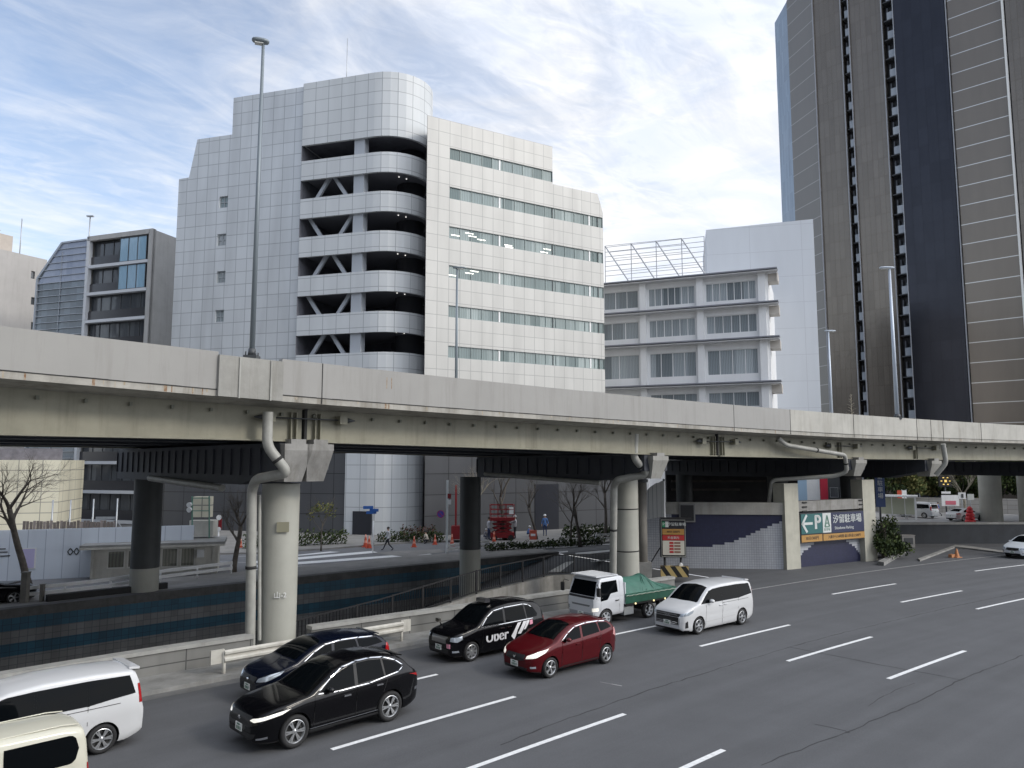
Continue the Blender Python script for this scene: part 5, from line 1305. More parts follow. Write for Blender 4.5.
def tree(u, v, h, lab, seed=1, r=.14, lean=(0, 0), m=bark, leaves=0, lm=(leafd, leafm), lsize=.12, name='bare_tree', crown=None, trunkh=.45, group=None, kids_=3, z0=0, spread=.55, loc=None):
    rnd = random.Random(seed); p = gp(u, v) if loc is None else Vector(loc); t = empty(name, (p.x, p.y, z0), 0, lab, 'tree', group)
    trunk = MB(); br = MB(); d = Vector((lean[0], lean[1], 1)).normalized(); q = Vector((0, 0, 0)); pts = [q.copy()]; rr = [r*1.25]
    n = 6
    for i in range(n):
        d = (d+Vector((rnd.gauss(0, .04), rnd.gauss(0, .04), 0))).normalized(); q = q+d*h*trunkh/n; pts.append(q.copy()); rr.append(r*(1-.3*(i+1)/n))
    trunk.tube(pts, rr, n=10); trunk.build('trunk', m, t)
    for k in range(4):
        a = k*math.pi/2+rnd.uniform(-.5, .5); dd = Vector((math.cos(a)*.6, math.sin(a)*.6, 1)).normalized()
        branch(br, pts[-1-(k % 3)], dd, h*(1-trunkh)*.5, rr[-1]*.75, 1, rnd, .12, spread=spread, kids_=kids_)
    br.build('branches', m, t, recalc=False)
    if leaves:
        lf = MB(); cr = crown or (h*.28, h*.28, h*.30); 
        for k in range(14):
            c = Vector((rnd.uniform(-1, 1)*cr[0]*.7, rnd.uniform(-1, 1)*cr[1]*.7, h*.68+rnd.uniform(-1, 1)*cr[2]*.65)); leafblob(lf, c, (cr[0]*rnd.uniform(.3, .5), cr[1]*rnd.uniform(.3, .5), cr[2]*rnd.uniform(.22, .4)), leaves//14, lsize, (0, 0, 1), rnd=rnd)
        lf.build('crown', list(lm), t, recalc=False)
    return t
tree(28, 586, 8.0, 'leaning bare tree with knobbly limbs in front of the hoarding', seed=5, r=.19, lean=(-.20, 0), trunkh=.55, kids_=4, spread=.8)
tree(233.5, 574, 5.2, 'bare street tree just left of the near column', seed=8, r=.17, trunkh=.55, spread=.8, kids_=4)
tree(321, 551, 4.6, 'thin young tree with sparse olive leaves before the granite wall', seed=3, r=.06, leaves=260, lm=(leafy, leafm), lsize=.10, name='young_tree', crown=(1.1, 1.1, 1.0))
tree(505, 541, 7.5, 'bare tree left of the office side door', seed=12, r=.17, lean=(-.05, 0), trunkh=.5)
tree(477, 543, 7.0, 'bare pruned tree behind the dark round column', seed=14, r=.15, m=barkp, trunkh=.5)
tree(571, 546, 6.0, 'bare twiggy tree in the kerbside hedge', seed=15, r=.09, trunkh=.45, kids_=4)
tree(580, 547, 6.5, 'forked bare tree beside the twiggy one', seed=16, r=.15, lean=(-.04, 0), trunkh=.5)
tree(605, 541, 6.8, 'dark-trunked tree left of the second pier', seed=18, r=.15, lean=(.06, 0), trunkh=.6)
tree(537, 541, 6.5, 'bare tree in front of the office side door', seed=19, r=.12, lean=(-.12, 0), m=bark)
# conifer tip above parapet in front of the tower
pp = atd(854, 80); t = empty('conifer', (pp.x, pp.y, 0), 0, 'thin bare-topped conifer peeking over the parapet by the tower', 'tree')
rnd = random.Random(4); mb = MB(); zt6 = EYE+ray(854, 394).z/ray(854, 394).y*80
mb.tube([(0, 0, 0), (0, 0, zt6)], [.12, .02], n=6); mb.build('trunk', barkp, t); mb = MB()
for k in range(46):
    z = zt6-.2-k*.12; a = k*2.4; L = .15+.05*k**.8; mb.tube([(0, 0, z), (math.cos(a)*L, math.sin(a)*L, z+.1+L*.25)], [.035, .012], n=4)
mb.build('branches', barkp, t, recalc=False)
# ================================================================== far street furniture
def cone(u, v, lab, h=.75, z0=.0):
    p = gp(u, v); mb = MB(); mb.box((0, 0, .02), (.38, .38, .04), mi=0); mb.lathe([(.15, .04), (.105, .24), (.082, .38), (.05, .55), (.03, .72), (.0, .725)], n=14, mis=[0, 1, 0, 1, 0])
    for i, z in enumerate(()): pass
    o = mb.build('traffic_cone', [orange, mat('cone_band', (.7, .3, .22), .5)]); o.location = (p.x, p.y, z0); o.scale = (h/.72,)*3; return tag(o, lab, 'cone', 'orange cones on the far pavement')
for u, v, lb, h in ((240.5, 549, 'orange cone left of the bare street tree and column', .8), (365.5, 547, 'left cone of the pair by the office door', 1.0), (369, 548, 'right cone of the pair by the office door', .95), (414, 547, 'orange cone on the street right of the walking man', .85), (435, 544.5, 'orange cone next to the crouching worker', .8), (452, 546, 'orange cone at the foot of the no-parking post', .95), (494, 543, 'cone in front of the red lift', .95)):
    cone(u, v, lb, h)
# direction sign post
def pxz(u, v, y): r = ray(u, v); return EYE+r.z/r.y*y
p = gp(372.8, 552.5); st = empty('signpost', (p.x, p.y, 0), 0, 'slim white post with small blue direction plates near the crossing', 'sign')
mb = MB(); mb.cyl((0, 0, 0), (0, 0, pxz(372, 521, p.y)), .06, n=8); mb.build('pole', white, st)
for dx, z, a in ((-.35, 3.35, .35), (.1, 3.15, -.3), (-.1, 2.98, .2)):
    mb = MB(); mb.box((dx-.05, -.08, z), (.75, .03, .22), a); mb.build('plate', mat('sign_blue', (.03, .12, .4), .45), st)
mb = MB(); mb.box((-.5, -.11, 3.38), (.28, .02, .14), .35); mb.build('plate_patch', white, st)
p = gp(446.8, 554.5); st = empty('signpost', (p.x, p.y, 0), 0, 'white square post carrying a round blue and red no-parking sign', 'sign')
mb = MB(); mb.box((0, 0, pxz(447, 480, p.y)/2), (.16, .16, pxz(447, 480, p.y))); mb.build('pole', mat('pole_white', (.7, .74, .74), .5), st)
zc_ = pxz(441, 514, p.y); mb = MB(); mb.cyl((-.47, -.1, zc_), (-.47, -.13, zc_), .28, n=20, mi=0); mb.cyl((-.47, -.125, zc_), (-.47, -.14, zc_), .22, n=20, mi=1); mb.beam((-.62, -.15, zc_+.15), (-.32, -.15, zc_-.15), .02, .07); mb.build('round_plate', [mat('np_red', (.4, .05, .2), .5), mat('np_blue', (.12, .10, .5), .5)], st)
for z, m in ((pxz(449, 502, p.y), white), (pxz(449, 496, p.y), redm)):
    mb = MB(); mb.box((.16, -.1, z), (.26, .04, .36)); mb.build('small_plate', m, st)
for pts, lb in (([gp(447, 555), gp(461, 553.5)], 'white pipe barrier left of the dark column'), ([gp(479, 551.5), gp(488.5, 550.5)], 'white pipe barrier right of the dark column'), ([gp(596, 543.5), gp(613, 542.5)], 'white pipe barrier left of the second pier'), ([gp(646, 541), gp(662, 540)], 'white pipe barrier seen behind the second pier')):
    guardrail('pipe_barrier', pts, .8, white, lb, double=True, step=1.5)
# rope of cones: white pole with red/white bar (left)
p = gp(217.5, 560); st = empty('marker_post', (p.x, p.y, 0), 0, 'red and white marker sign on a thin post right of the booth roof', 'sign'); mb = MB(); mb.cyl((0, 0, 0), (0, 0, pxz(217, 528, p.y)), .05, n=8); mb.build('pole', white, st)
z = pxz(217, 524, p.y); mb = MB(); mb.box((.08, 0, z), (.22, .05, .75)); mb.build('plate', redm, st); mb = MB(); mb.cyl((.0, -.04, z+.45), (.0, -.07, z+.45), .18, n=14); mb.cyl((.02, -.04, z-.35), (.02, -.07, z-.35), .15, n=14); mb.build('disc', white, st)
# red scissor lift
p = gp(502, 541.5); rl = empty('scissor_lift', (p.x, p.y, .12), .12, 'bright red scissor lift with cage beside the office entrance', 'lift')
mb = MB(); mb.box((0, 0, .45), (2.0, 1.1, .45)); mb.build('chassis', redm, rl)
for x in (-.7, .7):
    for y in (-.5, .5): k = MB(); k.cyl((x, y-.08, .24), (x, y+.08, .24), .24, n=14); k.build('wheel', rubber, rl)
k = MB()
for j in range(3):
    z = .7+j*.33
    for y in (-.4, .4): k.beam((-.8, y, z), (.8, y, z+.33), .05, .09); k.beam((.8, y, z), (-.8, y, z+.33), .05, .09)
k.build('scissor_arms', redm, rl); k = MB(); k.box((0, 0, 1.8), (2.1, 1.1, .25)); k.build('platform', redm, rl)
k = MB()
for z in (2.2, 2.6, 3.0):
    for y in (-.5, .5): k.beam((-1, y, z), (1, y, z), .05, .05)
    for x in (-1, 1): k.beam((x, -.5, z), (x, .5, z), .05, .05)
for x in (-1, -.33, .33, 1):
    for y in (-.5, .5): k.beam((x, y, 1.9), (x, y, 3.05), .05, .05)
k.build('guard_cage', redm, rl); k = MB(); k.box((.75, -.42, 2.5), (.35, .2, .6)); k.build('control_box', white, rl)
p = gp(458, 542); rl = empty('boom_lift', (p.x, p.y, .12), 0, 'red lift mast half hidden by the dark column', 'lift')
k = MB(); k.box((0, 0, .7), (1.1, 1, 1.1)); k.build('chassis', redm, rl); k = MB(); k.box((-.2, 0, 2.9), (.15, .15, 3.6)); k.box((.2, 0, 2.4), (.09, .09, 2.8)); k.build('mast', redm, rl)
# small red things / worker tools
p = gp(533, 541); mb = MB(); mb.box((0, 0, .35), (.6, .45, .7)); mb.box((0, 0, .74), (.66, .5, .08)); mb.box((0, -.24, .4), (.4, .02, .2), mi=1); tag(mb.build('equipment_case', [mat('case_red', (.5, .1, .06), .5), white]), 'red-orange equipment case next to the crouching blue worker', 'case').location = (p.x, p.y, .14)
# ================================================================== PEOPLE
SK = {}
def person(u, v, h, lab, top, legs, pose='walk', face=0, hat=None, z0=.0, loc=None, hair=hairm):
    k = h/1.72; p = gp(u, v, z0) if loc is None else Vector(loc)
    r = empty('person', (p.x, p.y, z0), face, lab, 'person')
    # x forward, y left
    if pose == 'walk': hip = .90; kn = [(.22, -.1, .50), (-.08, .1, .48)]; ft = [(.38, -.1, .07), (-.42, .1, .10)]; el = [(-.16, -.25, 1.10), (.12, .25, 1.10)]; hdn = [(-.02, -.26, .88), (.32, .24, .95)]
    elif pose == 'stand': hip = .92; kn = [(.02, -.1, .5), (0, .1, .5)]; ft = [(0, -.11, .07), (0, .12, .07)]; el = [(-.05, -.27, 1.12), (-.05, .27, 1.12)]; hdn = [(.10, -.25, .90), (.12, .24, .92)]
    elif pose == 'reach': hip = .92; kn = [(.04, -.1, .5), (0, .1, .5)]; ft = [(0, -.11, .07), (-.08, .12, .07)]; el = [(.20, -.25, 1.25), (.18, .24, 1.2)]; hdn = [(.46, -.18, 1.35), (.42, .16, 1.25)]
    else: hip = .42; kn = [(.38, -.16, .48), (.34, .18, .42)]; ft = [(.22, -.14, .07), (.12, .16, .07)]; el = [(.18, -.25, .62), (.2, .25, .62)]; hdn = [(.48, -.14, .42), (.46, .14, .45)]
    sh = hip+.52 if pose != 'crouch' else hip+.44; fx = .0 if pose != 'crouch' else .22
    V = [(0, 0, hip), (fx*.4, 0, hip+.25), (fx, 0, sh), (fx*1.1, 0, sh+.10), (fx*1.15+.02, 0, sh+.22), (fx*1.15+.02, 0, sh+.31)]; RR = [(.15, .12), (.15, .105), (.17, .10), (.06, .06), (.095, .078), (.075, .07)]
    E_ = [(0, 1), (1, 2), (2, 3), (3, 4), (4, 5)]
    for i, sgn in ((0, -1), (1, 1)):
        b = len(V); V += [(0, sgn*.10, hip-.05), kn[i], (ft[i][0], ft[i][1], ft[i][2]+.03), (ft[i][0]+.17, ft[i][1], .04)]; RR += [(.09, .09), (.06, .06), (.042, .042), (.035, .03)]; E_ += [(0, b), (b, b+1), (b+1, b+2), (b+2, b+3)]
        b = len(V); V += [(fx, sgn*.19, sh-.02), (el[i][0]+fx*0, el[i][1], el[i][2]), hdn[i], (hdn[i][0]+.05, hdn[i][1], hdn[i][2]-.09)]; RR += [(.06, .06), (.042, .042), (.03, .03), (.032, .018)]; E_ += [(2, b), (b, b+1), (b+1, b+2), (b+2, b+3)]
    me = bpy.data.meshes.new('person_body'); me.from_pydata([Vector(q)*k for q in V], E_, []); o = bpy.data.objects.new('tmp', me); C.objects.link(o)
    m = o.modifiers.new('s', 'SKIN'); 
    for sv, q in zip(me.skin_vertices[0].data, RR): sv.radius = (q[0]*k, q[1]*k)
    me.skin_vertices[0].data[0].use_root = True
    ms = o.modifiers.new('u', 'SUBSURF'); ms.levels = 2; ms.render_levels = 2
    dg = bpy.context.evaluated_depsgraph_get(); bme = bpy.data.meshes.new_from_object(o.evaluated_get(dg)); bpy.data.objects.remove(o)
    bme.materials.clear()
    for mm in (top, legs, skin, rubber): bme.materials.append(mm)
    for f in bme.polygons:
        c = f.center/k; f.use_smooth = True
        hnd = min((Vector(hdn[i])-c).length for i in (0, 1)); ftd = min((Vector(ft[i])-c).length for i in (0, 1))
        leg = c.z < hip+.02 and min((c-Vector(a)).length for a in kn+ft+[(0, .1, hip), (0, -.1, hip)]) < .3 and hnd > .16
        f.material_index = 2 if (c.z > sh+.07 and abs(c.y) < .13) or hnd < .10 else 3 if c.z < .10 else 1 if leg else 0
    b = bpy.data.objects.new('body', bme); C.objects.link(b); b.parent = r
    hc = Vector((fx*1.15, 0, sh+.27))*k
    mb = MB(); rr = .115*k
    prof = [(rr*1.0, -.02*k), (rr*.99, .03*k), (rr*.85, .075*k), (rr*.5, .105*k), (.001, .115*k)]
    mb.lathe(prof, n=14, o=hc); 
    if hat: mb.lathe([(rr*1.25, -.022*k), (rr*1.25, -.012*k), (rr*.98, -.005*k)], n=14, o=hc+Vector((.015, 0, 0)))
    mb.build('helmet' if hat else 'hair', hat or hair, r)
    # nose, eyes, ears
    fm = MB(); hz_ = Vector((fx*1.15+.10, 0, sh+.215))*k; fm.box(hz_, (.03*k, .025*k, .035*k)); 
    for y in (-.09, .09): fm.box(Vector((fx*1.15+.02, y, sh+.22))*k, (.035*k, .015*k, .05*k))
    fm.build('face', skin, r)
    em = MB()
    for y in (-.032, .032): em.box(Vector((fx*1.15+.092, y, sh+.24))*k, (.02*k, .02*k, .012*k))
    em.build('eyes', blackm, r)
    return r
wht = fab('white', (.62, .63, .66)); dk = fab('dark', (.03, .03, .04)); bluef = fab('blue', (.12, .25, .55)); greyf = fab('grey', (.25, .25, .27)); beigef = fab('beige', (.55, .5, .42)); greenf = fab('green', (.03, .22, .16)); navyf = fab('navy', (.04, .06, .14))
person(388, 550.5, 1.72, 'man in a white shirt and dark trousers walking across the street', wht, dk, 'walk', face=math.pi)
person(427.5, 544, 1.5, 'worker in beige crouching by the hedge near the cones', beigef, dk, 'crouch', face=2.6, hat=None)
person(489, 540, 1.85, 'worker in a white jacket left of the red lift', wht, navyf, 'stand', face=0.5, z0=.12)
person(501, 539.5, 1.7, 'worker in dark clothes and white helmet leaning on the red lift', dk, dk, 'stand', face=1.2, hat=white, z0=.12)
person(508, 539, 1.65, 'middle worker in a dark red top beside the red lift', fab('maroon', (.2, .03, .04)), dk, 'stand', face=2.2, hat=white, z0=.12)
person(515, 539, 1.95, 'worker with white helmet and pale vest right of the red lift', wht, dk, 'reach', face=2.8, hat=white, z0=.12)
person(527.5, 537, 1.4, 'worker in blue crouching left of the red case', bluef, navyf, 'crouch', face=-.4, z0=.12, hat=white)
person(545, 536, 1.85, 'worker in light blue with a white cap standing by the side door', bluef, navyf, 'stand', face=-1.8, z0=.12, hat=white)
person(484, 539.5, 1.3, 'crouching worker between the dark column and the white jacket', greyf, navyf, 'crouch', face=.3, z0=.12, hat=white)
# ================================================================== RIGHT BACKGROUND
rwm = mat('retaining_dark', (.035, .04, .048), .8, noise=.3, nscale=1.2, streak=.4)
RW = Plane(gp(893, 544), gp(1180, 543)); RWz = 1.35
r = empty('retaining_wall', (*gp(960, 544)[:2], 0), 0, 'dark retaining wall between the roadway and the far street at the right', 'wall')
mb = MB(); fbar(mb, RW, 0, RW.L, -.05, RW.hit(950, 524.5)[1], -.2, .4); mb.build('wall_face', rwm, r)
mb = MB(); fbar(mb, RW, 0, RW.L, RW.hit(950, 524.5)[1], RW.hit(950, 522.5)[1], -.2, .5); mb.build('coping', kerbm, r); reloc(r)
hgt = RW.hit(950, 524.5)[1]
# raised far street behind that wall
mb = MB(); pts = [RW.P(0, 0, -.45), RW.P(RW.L, 0, -.45), Vector((160, 140, 0)), Vector((60, 160, 0)), Vector((30, 90, 0))]
mb.face(up([Vector((p.x, p.y, .02)) for p in pts])); tag(mb.build('far_street', mat('far_street_pale', (.30, .30, .30), .85, noise=.2, nscale=.4), recalc=False), kind='structure')
mb = MB(); q = [gp(918, 560), gp(955, 546), gp(968, 547), gp(1010, 553), gp(1010, 554.5), gp(966, 549), gp(955, 548), gp(920, 561.5)]
mb.prism([(p.x, p.y) for p in q], 0, .10); tag(mb.build('kerb_stones', concd), kind='structure')
# utility box
p = gp(907, 547); mb = MB(); mb.box((0, 0, .45), (1.0, .6, .9)); mb.box((0, 0, .93), (1.08, .66, .06)); mb.box((0, -.31, .5), (.7, .02, .5), mi=1); tag(mb.build('utility_box', [mat('box_grey', (.3, .29, .28), .7, noise=.2), darkm]), 'grey utility box at the foot of the dark retaining wall', 'utility box').location = p
# orange cone on roadway
p = gp(957, 557.5); mb = MB(); mb.box((0, 0, .03), (.45, .45, .06), .3); mb.lathe([(.17, .06), (.06, .55), (.03, .62), (0, .63)], n=14); mb.box((-.35, 0, .12), (.45, .25, .22), .5); tag(mb.build('traffic_cone', mat('dull_orange', (.45, .2, .09), .7)), 'dull orange cone lying against a sandbag on the hatched roadside', 'cone').location = p
p = gp(702.0/702*970.5, 522.8); mb = MB(); 
for z, w in ((.0, .34), (.28, .30), (.56, .27), (.84, .22)): mb.lathe([(w*.8, z), (w, z+.08), (w, z+.2), (w*.75, z+.28)], n=14)
mb.lathe([(.16, 1.12), (.18, 1.25), (.05, 1.4), (0, 1.41)], n=14); o = mb.build('safety_barrier', mat('bright_red', (.62, .03, .04), .5)); o.location = p; o.scale = (1.6, 1.6, 1.3); tag(o, 'bright red roadwork barrel in front of the white sedan', 'barrier')
# shrub mass by the pillar
for (u, v, h, w, lb) in ((884, 561, 3.0, 1.3, 'tall dark shrub right beside the square pillar'), (896, 558, 2.0, 1.6, 'lower dark shrub in front of the retaining wall')):
    p = gp(u, v); sh_ = empty('shrub', p, 0, lb, 'shrub'); mb = MB()
    for k in range(9): leafblob(mb, (random.uniform(-.5, .5)*w, random.uniform(-.4, .6)*w, random.uniform(.25, .85)*h), (w*.5, w*.5, h*.24), 170, .12, (0, 0, 1))
    mb.build('leaves', [leafd, leafm], sh_, recalc=False); mb = MB()
    for k in range(5): mb.tube([(0, 0, 0), (random.uniform(-.4, .4), random.uniform(-.3, .3), h*.5), (random.uniform(-.6, .6), random.uniform(-.4, .4), h*.9)], [.05, .03, .015], n=5)
    mb.build('stems', bark, sh_, recalc=False)
# plinth of planting
mb = MB(); q = [gp(878, 565), gp(902, 552), gp(906, 553), gp(884, 566)]; mb.prism([(p.x, p.y) for p in q], 0, .25); tag(mb.build('planter_kerb', kerbm), kind='structure')
# narrow blue sign behind pillar
p = atd(878.5, 60); mb = MB(); mb.box((0, 0, pxz(878, 484, 60)), (.75, .12, 3.6)); s_ = mb.build('sign_panel', mat('sign_deep_blue', (.02, .05, .16), .5)); rr = empty('vertical_sign', (p.x, p.y, 0), 0, 'narrow dark blue vertical sign behind the square pillar', 'sign'); s_.parent = rr
for i, ch in enumerate('汐留駐車場'): text(ch, .45, (0, -.07, pxz(878, 484, 60)+1.05-i*.5), 0, sg_w, rr, 'lettering')
mb = MB(); mb.cyl((0, .1, 0), (0, .1, 6.0), .08, n=8); mb.build('pole', darkm, rr)
# bus shelter
p = gp(898, 519); bs = empty('bus_shelter', (p.x, p.y, 0), -.5, 'small glass bus shelter with white frame near the parked van', 'bus shelter')
k = MB(); k.box((0, 0, 2.75), (4.4, 1.8, .2)); k.build('roof', white, bs)
for x in (-2.0, -.6, .8, 2.0):
    k = MB(); k.box((x, .5, 1.35), (.09, .09, 2.7)); k.build('post', white, bs)
k = MB(); k.box((1.9, -.7, 1.35), (.14, .14, 2.7)); k.build('post', white, bs)
k = MB(); k.box((0, .5, 1.5), (3.9, .03, 1.9)); k.build('glass', mat('shelter_glass', (.45, .47, .36), .2), bs); k = MB(); k.box((0, .2, .45), (2.6, .4, .08)); k.box((-1, .2, .22), (.08, .3, .44)); k.box((1, .2, .22), (.08, .3, .44)); k.build('bench', galv, bs)
# low white wall, background signs
mb = MB(); lw_ = Plane(atd(975, 101), atd(1040, 98)); fbar(mb, lw_, -14, lw_.L+10, 0, 2.0, 0, .4); tag(mb.build('stone_wall', grid_mat('stone_wall', (.42, .40, .37), (.25, .24, .22), 1.5, .6, mortar=.03, var=.1, rough=.8)), 'low pale stone wall below the trees across the far street', 'wall')
def board(u, v0, v1, w, y, m, lab, name='sign_board', pole=True, round_=False, extra=None):
    p = atd(u, y); z0, z1 = pxz(u, v1, y), pxz(u, v0, y); r = empty(name, (p.x, p.y, 0), 0, lab, 'sign'); mb = MB()
    if round_: mb.cyl((0, 0, (z0+z1)/2), (0, .08, (z0+z1)/2), (z1-z0)/2, n=18)
    else: mb.box((0, 0, (z0+z1)/2), (w, .1, z1-z0))
    mb.build('panel', m, r)
    if extra: k = MB(); k.box((extra[0], -.07, z0+(z1-z0)*extra[1]), (w*extra[2], .03, (z1-z0)*extra[3])); k.build('panel_patch', extra[4], r)
    if pole: k = MB(); k.cyl((0, .1, 0), (0, .1, z1), .07, n=8); k.build('pole', galv, r)
    return r
board(948, 495, 506, 2.2, 97, white, 'white and pink poster board behind the roadwork signs', extra=(.0, .3, .6, .35, mat('pink', (.6, .15, .2), .6)))
board(960, 492.5, 499, .9, 95, white, 'white square road sign with arrow left of the bare tree', extra=(0, .5, .3, .6, darkm))
board(968.5, 494, 500, .8, 96, mat('sign_pale', (.5, .52, .5), .5), 'grey-green square sign right of the white one')
board(980, 488, 492, .8, 99.5, mat('sign_pale'), 'round pale sign on a thin pole before the trees', round_=True)
# road-work sign with amber lamps
p = atd(944, 99); rw = empty('warning_sign', (p.x, p.y, 0), 0, 'dark roadwork signal board with glowing amber lamps', 'sign'); z = pxz(944, 481, 99)
k = MB(); k.box((0, 0, z), (1.7, .2, 1.5)); k.build('panel', blackm, rw); k = MB(); k.cyl((0, .1, 0), (0, .1, z), .1, n=8); k.build('pole', darkm, rw)
k = MB()
for a in range(6): k.box((.55*math.cos(a*math.pi/3), -.12, z+.5*math.sin(a*math.pi/3)), (.2, .05, .12), 0)
k.box((0, -.12, z), (.3, .05, .3)); k.build('lamps', mat('amber_lamp', (1, .7, .2), .4, emit=(1, .7, .2), estr=.4), rw)
k = MB(); k.box((0, -.05, z-1.5), (1.2, .06, .28)); k.build('panel', white, rw)
# orange wayside signs by the shelter
for u, lb, m in ((909.5, 'orange banner post beside the bus shelter', orange), (914, 'white banner post right of the orange one', white)):
    p = gp(u, 519); rr = empty('banner_post', (p.x+.5, p.y+3, 0), 0, lb, 'banner'); k = MB(); k.box((0, 0, 2.0), (.55, .08, 2.6)); k.build('banner', m, rr); k = MB(); k.cyl((.3, 0, 0), (.3, 0, 3.4), .04, n=6); k.build('pole', galv, rr)
person(952, 516, 1.7, 'pedestrian in blue beside the parked white van', bluef, dk, 'walk', face=2.5, loc=gp(938.5, 516))
person(0, 0, 1.75, 'pedestrian in a green jacket beyond the pale round column', greenf, dk, 'walk', face=.3, loc=gp(1003, 512.5))
# background tree belt
rb = random.Random(31)
kinds = [((leafd, leafm), 'dark evergreen'), ((leafy, leafm), 'olive'), ((leafm, leafy), 'mid green')]
desc = ['left of the bus shelter', 'behind the bus shelter', 'behind the parked van', 'over the poster board', 'behind the roadwork lamps', 'behind the bare pale tree', 'behind the white sedan', 'left of the pale column', 'behind the pale column', 'beyond the green-jacket pedestrian', 'at the right edge', 'beyond the right edge']
for i in range(12):
    u = 885+i*14.5+rb.uniform(-2, 2); y = 105+rb.uniform(-2, 5); p = atd(u, y); kd = kinds[(0, 1, 1, 0, 2, 0, 1, 0, 0, 2, 1, 0)[i]]
    tree(0, 0, rb.uniform(6.2, 7.6), '%s tree %s across the far street' % (kd[1], desc[i]), seed=40+i, r=.18, leaves=1900, lm=kd[0], lsize=.26, name='leafy_tree', crown=(3.0, 3.0, 2.9), trunkh=.3, kids_=1, loc=(p.x, p.y, 0), group='trees across the far street')
p = atd(962, 99); tree(0, 0, 7.5, 'pale bare tree behind the white road signs', seed=77, r=.16, m=barkp, loc=(p.x, p.y, 0), trunkh=.35, kids_=4)
# building glimpses behind the entrance wall (white/red board)
y = 84; pA = Plane(atd(795, y), atd(835, y-1)); gbx = empty('shop_building', (*atd(815, y+2), 0), 0, 'white building with red panel and dark windows glimpsed above the parking wall', 'building')
zz = lambda v: EYE+(ray(810, v).z/ray(810, v).y)*y
hx = lambda u: pA.hit(u, 490)[0]
mb = MB(); fbar(mb, pA, hx(770), hx(820), 0, zz(466), -.3, .4); mb.build('wall', white, gbx)
mb = MB(); fbar(mb, pA, hx(820.5), hx(828), 0, zz(466), -.25, .4); mb.build('red_panel', mat('shop_red', (.5, .03, .06), .5), gbx)
mb = MB(); fbar(mb, pA, hx(828.5), hx(850), 0, zz(466), -.3, .4); mb.build('wall', darkm, gbx)
for a, b in ((829.5, 838), (839.5, 848)): pane(pA, (hx(a), hx(b), zz(497), zz(487)), gl5, gbx, depth=-.15, frame=galv, nx=1, ny=1)
mb = MB(); fbar(mb, pA, hx(796), hx(807), 0, zz(466), -.05, .06); mb.build('blue_panel', mat('pale_blue_panel', (.35, .5, .65), .5), gbx); reloc(gbx)
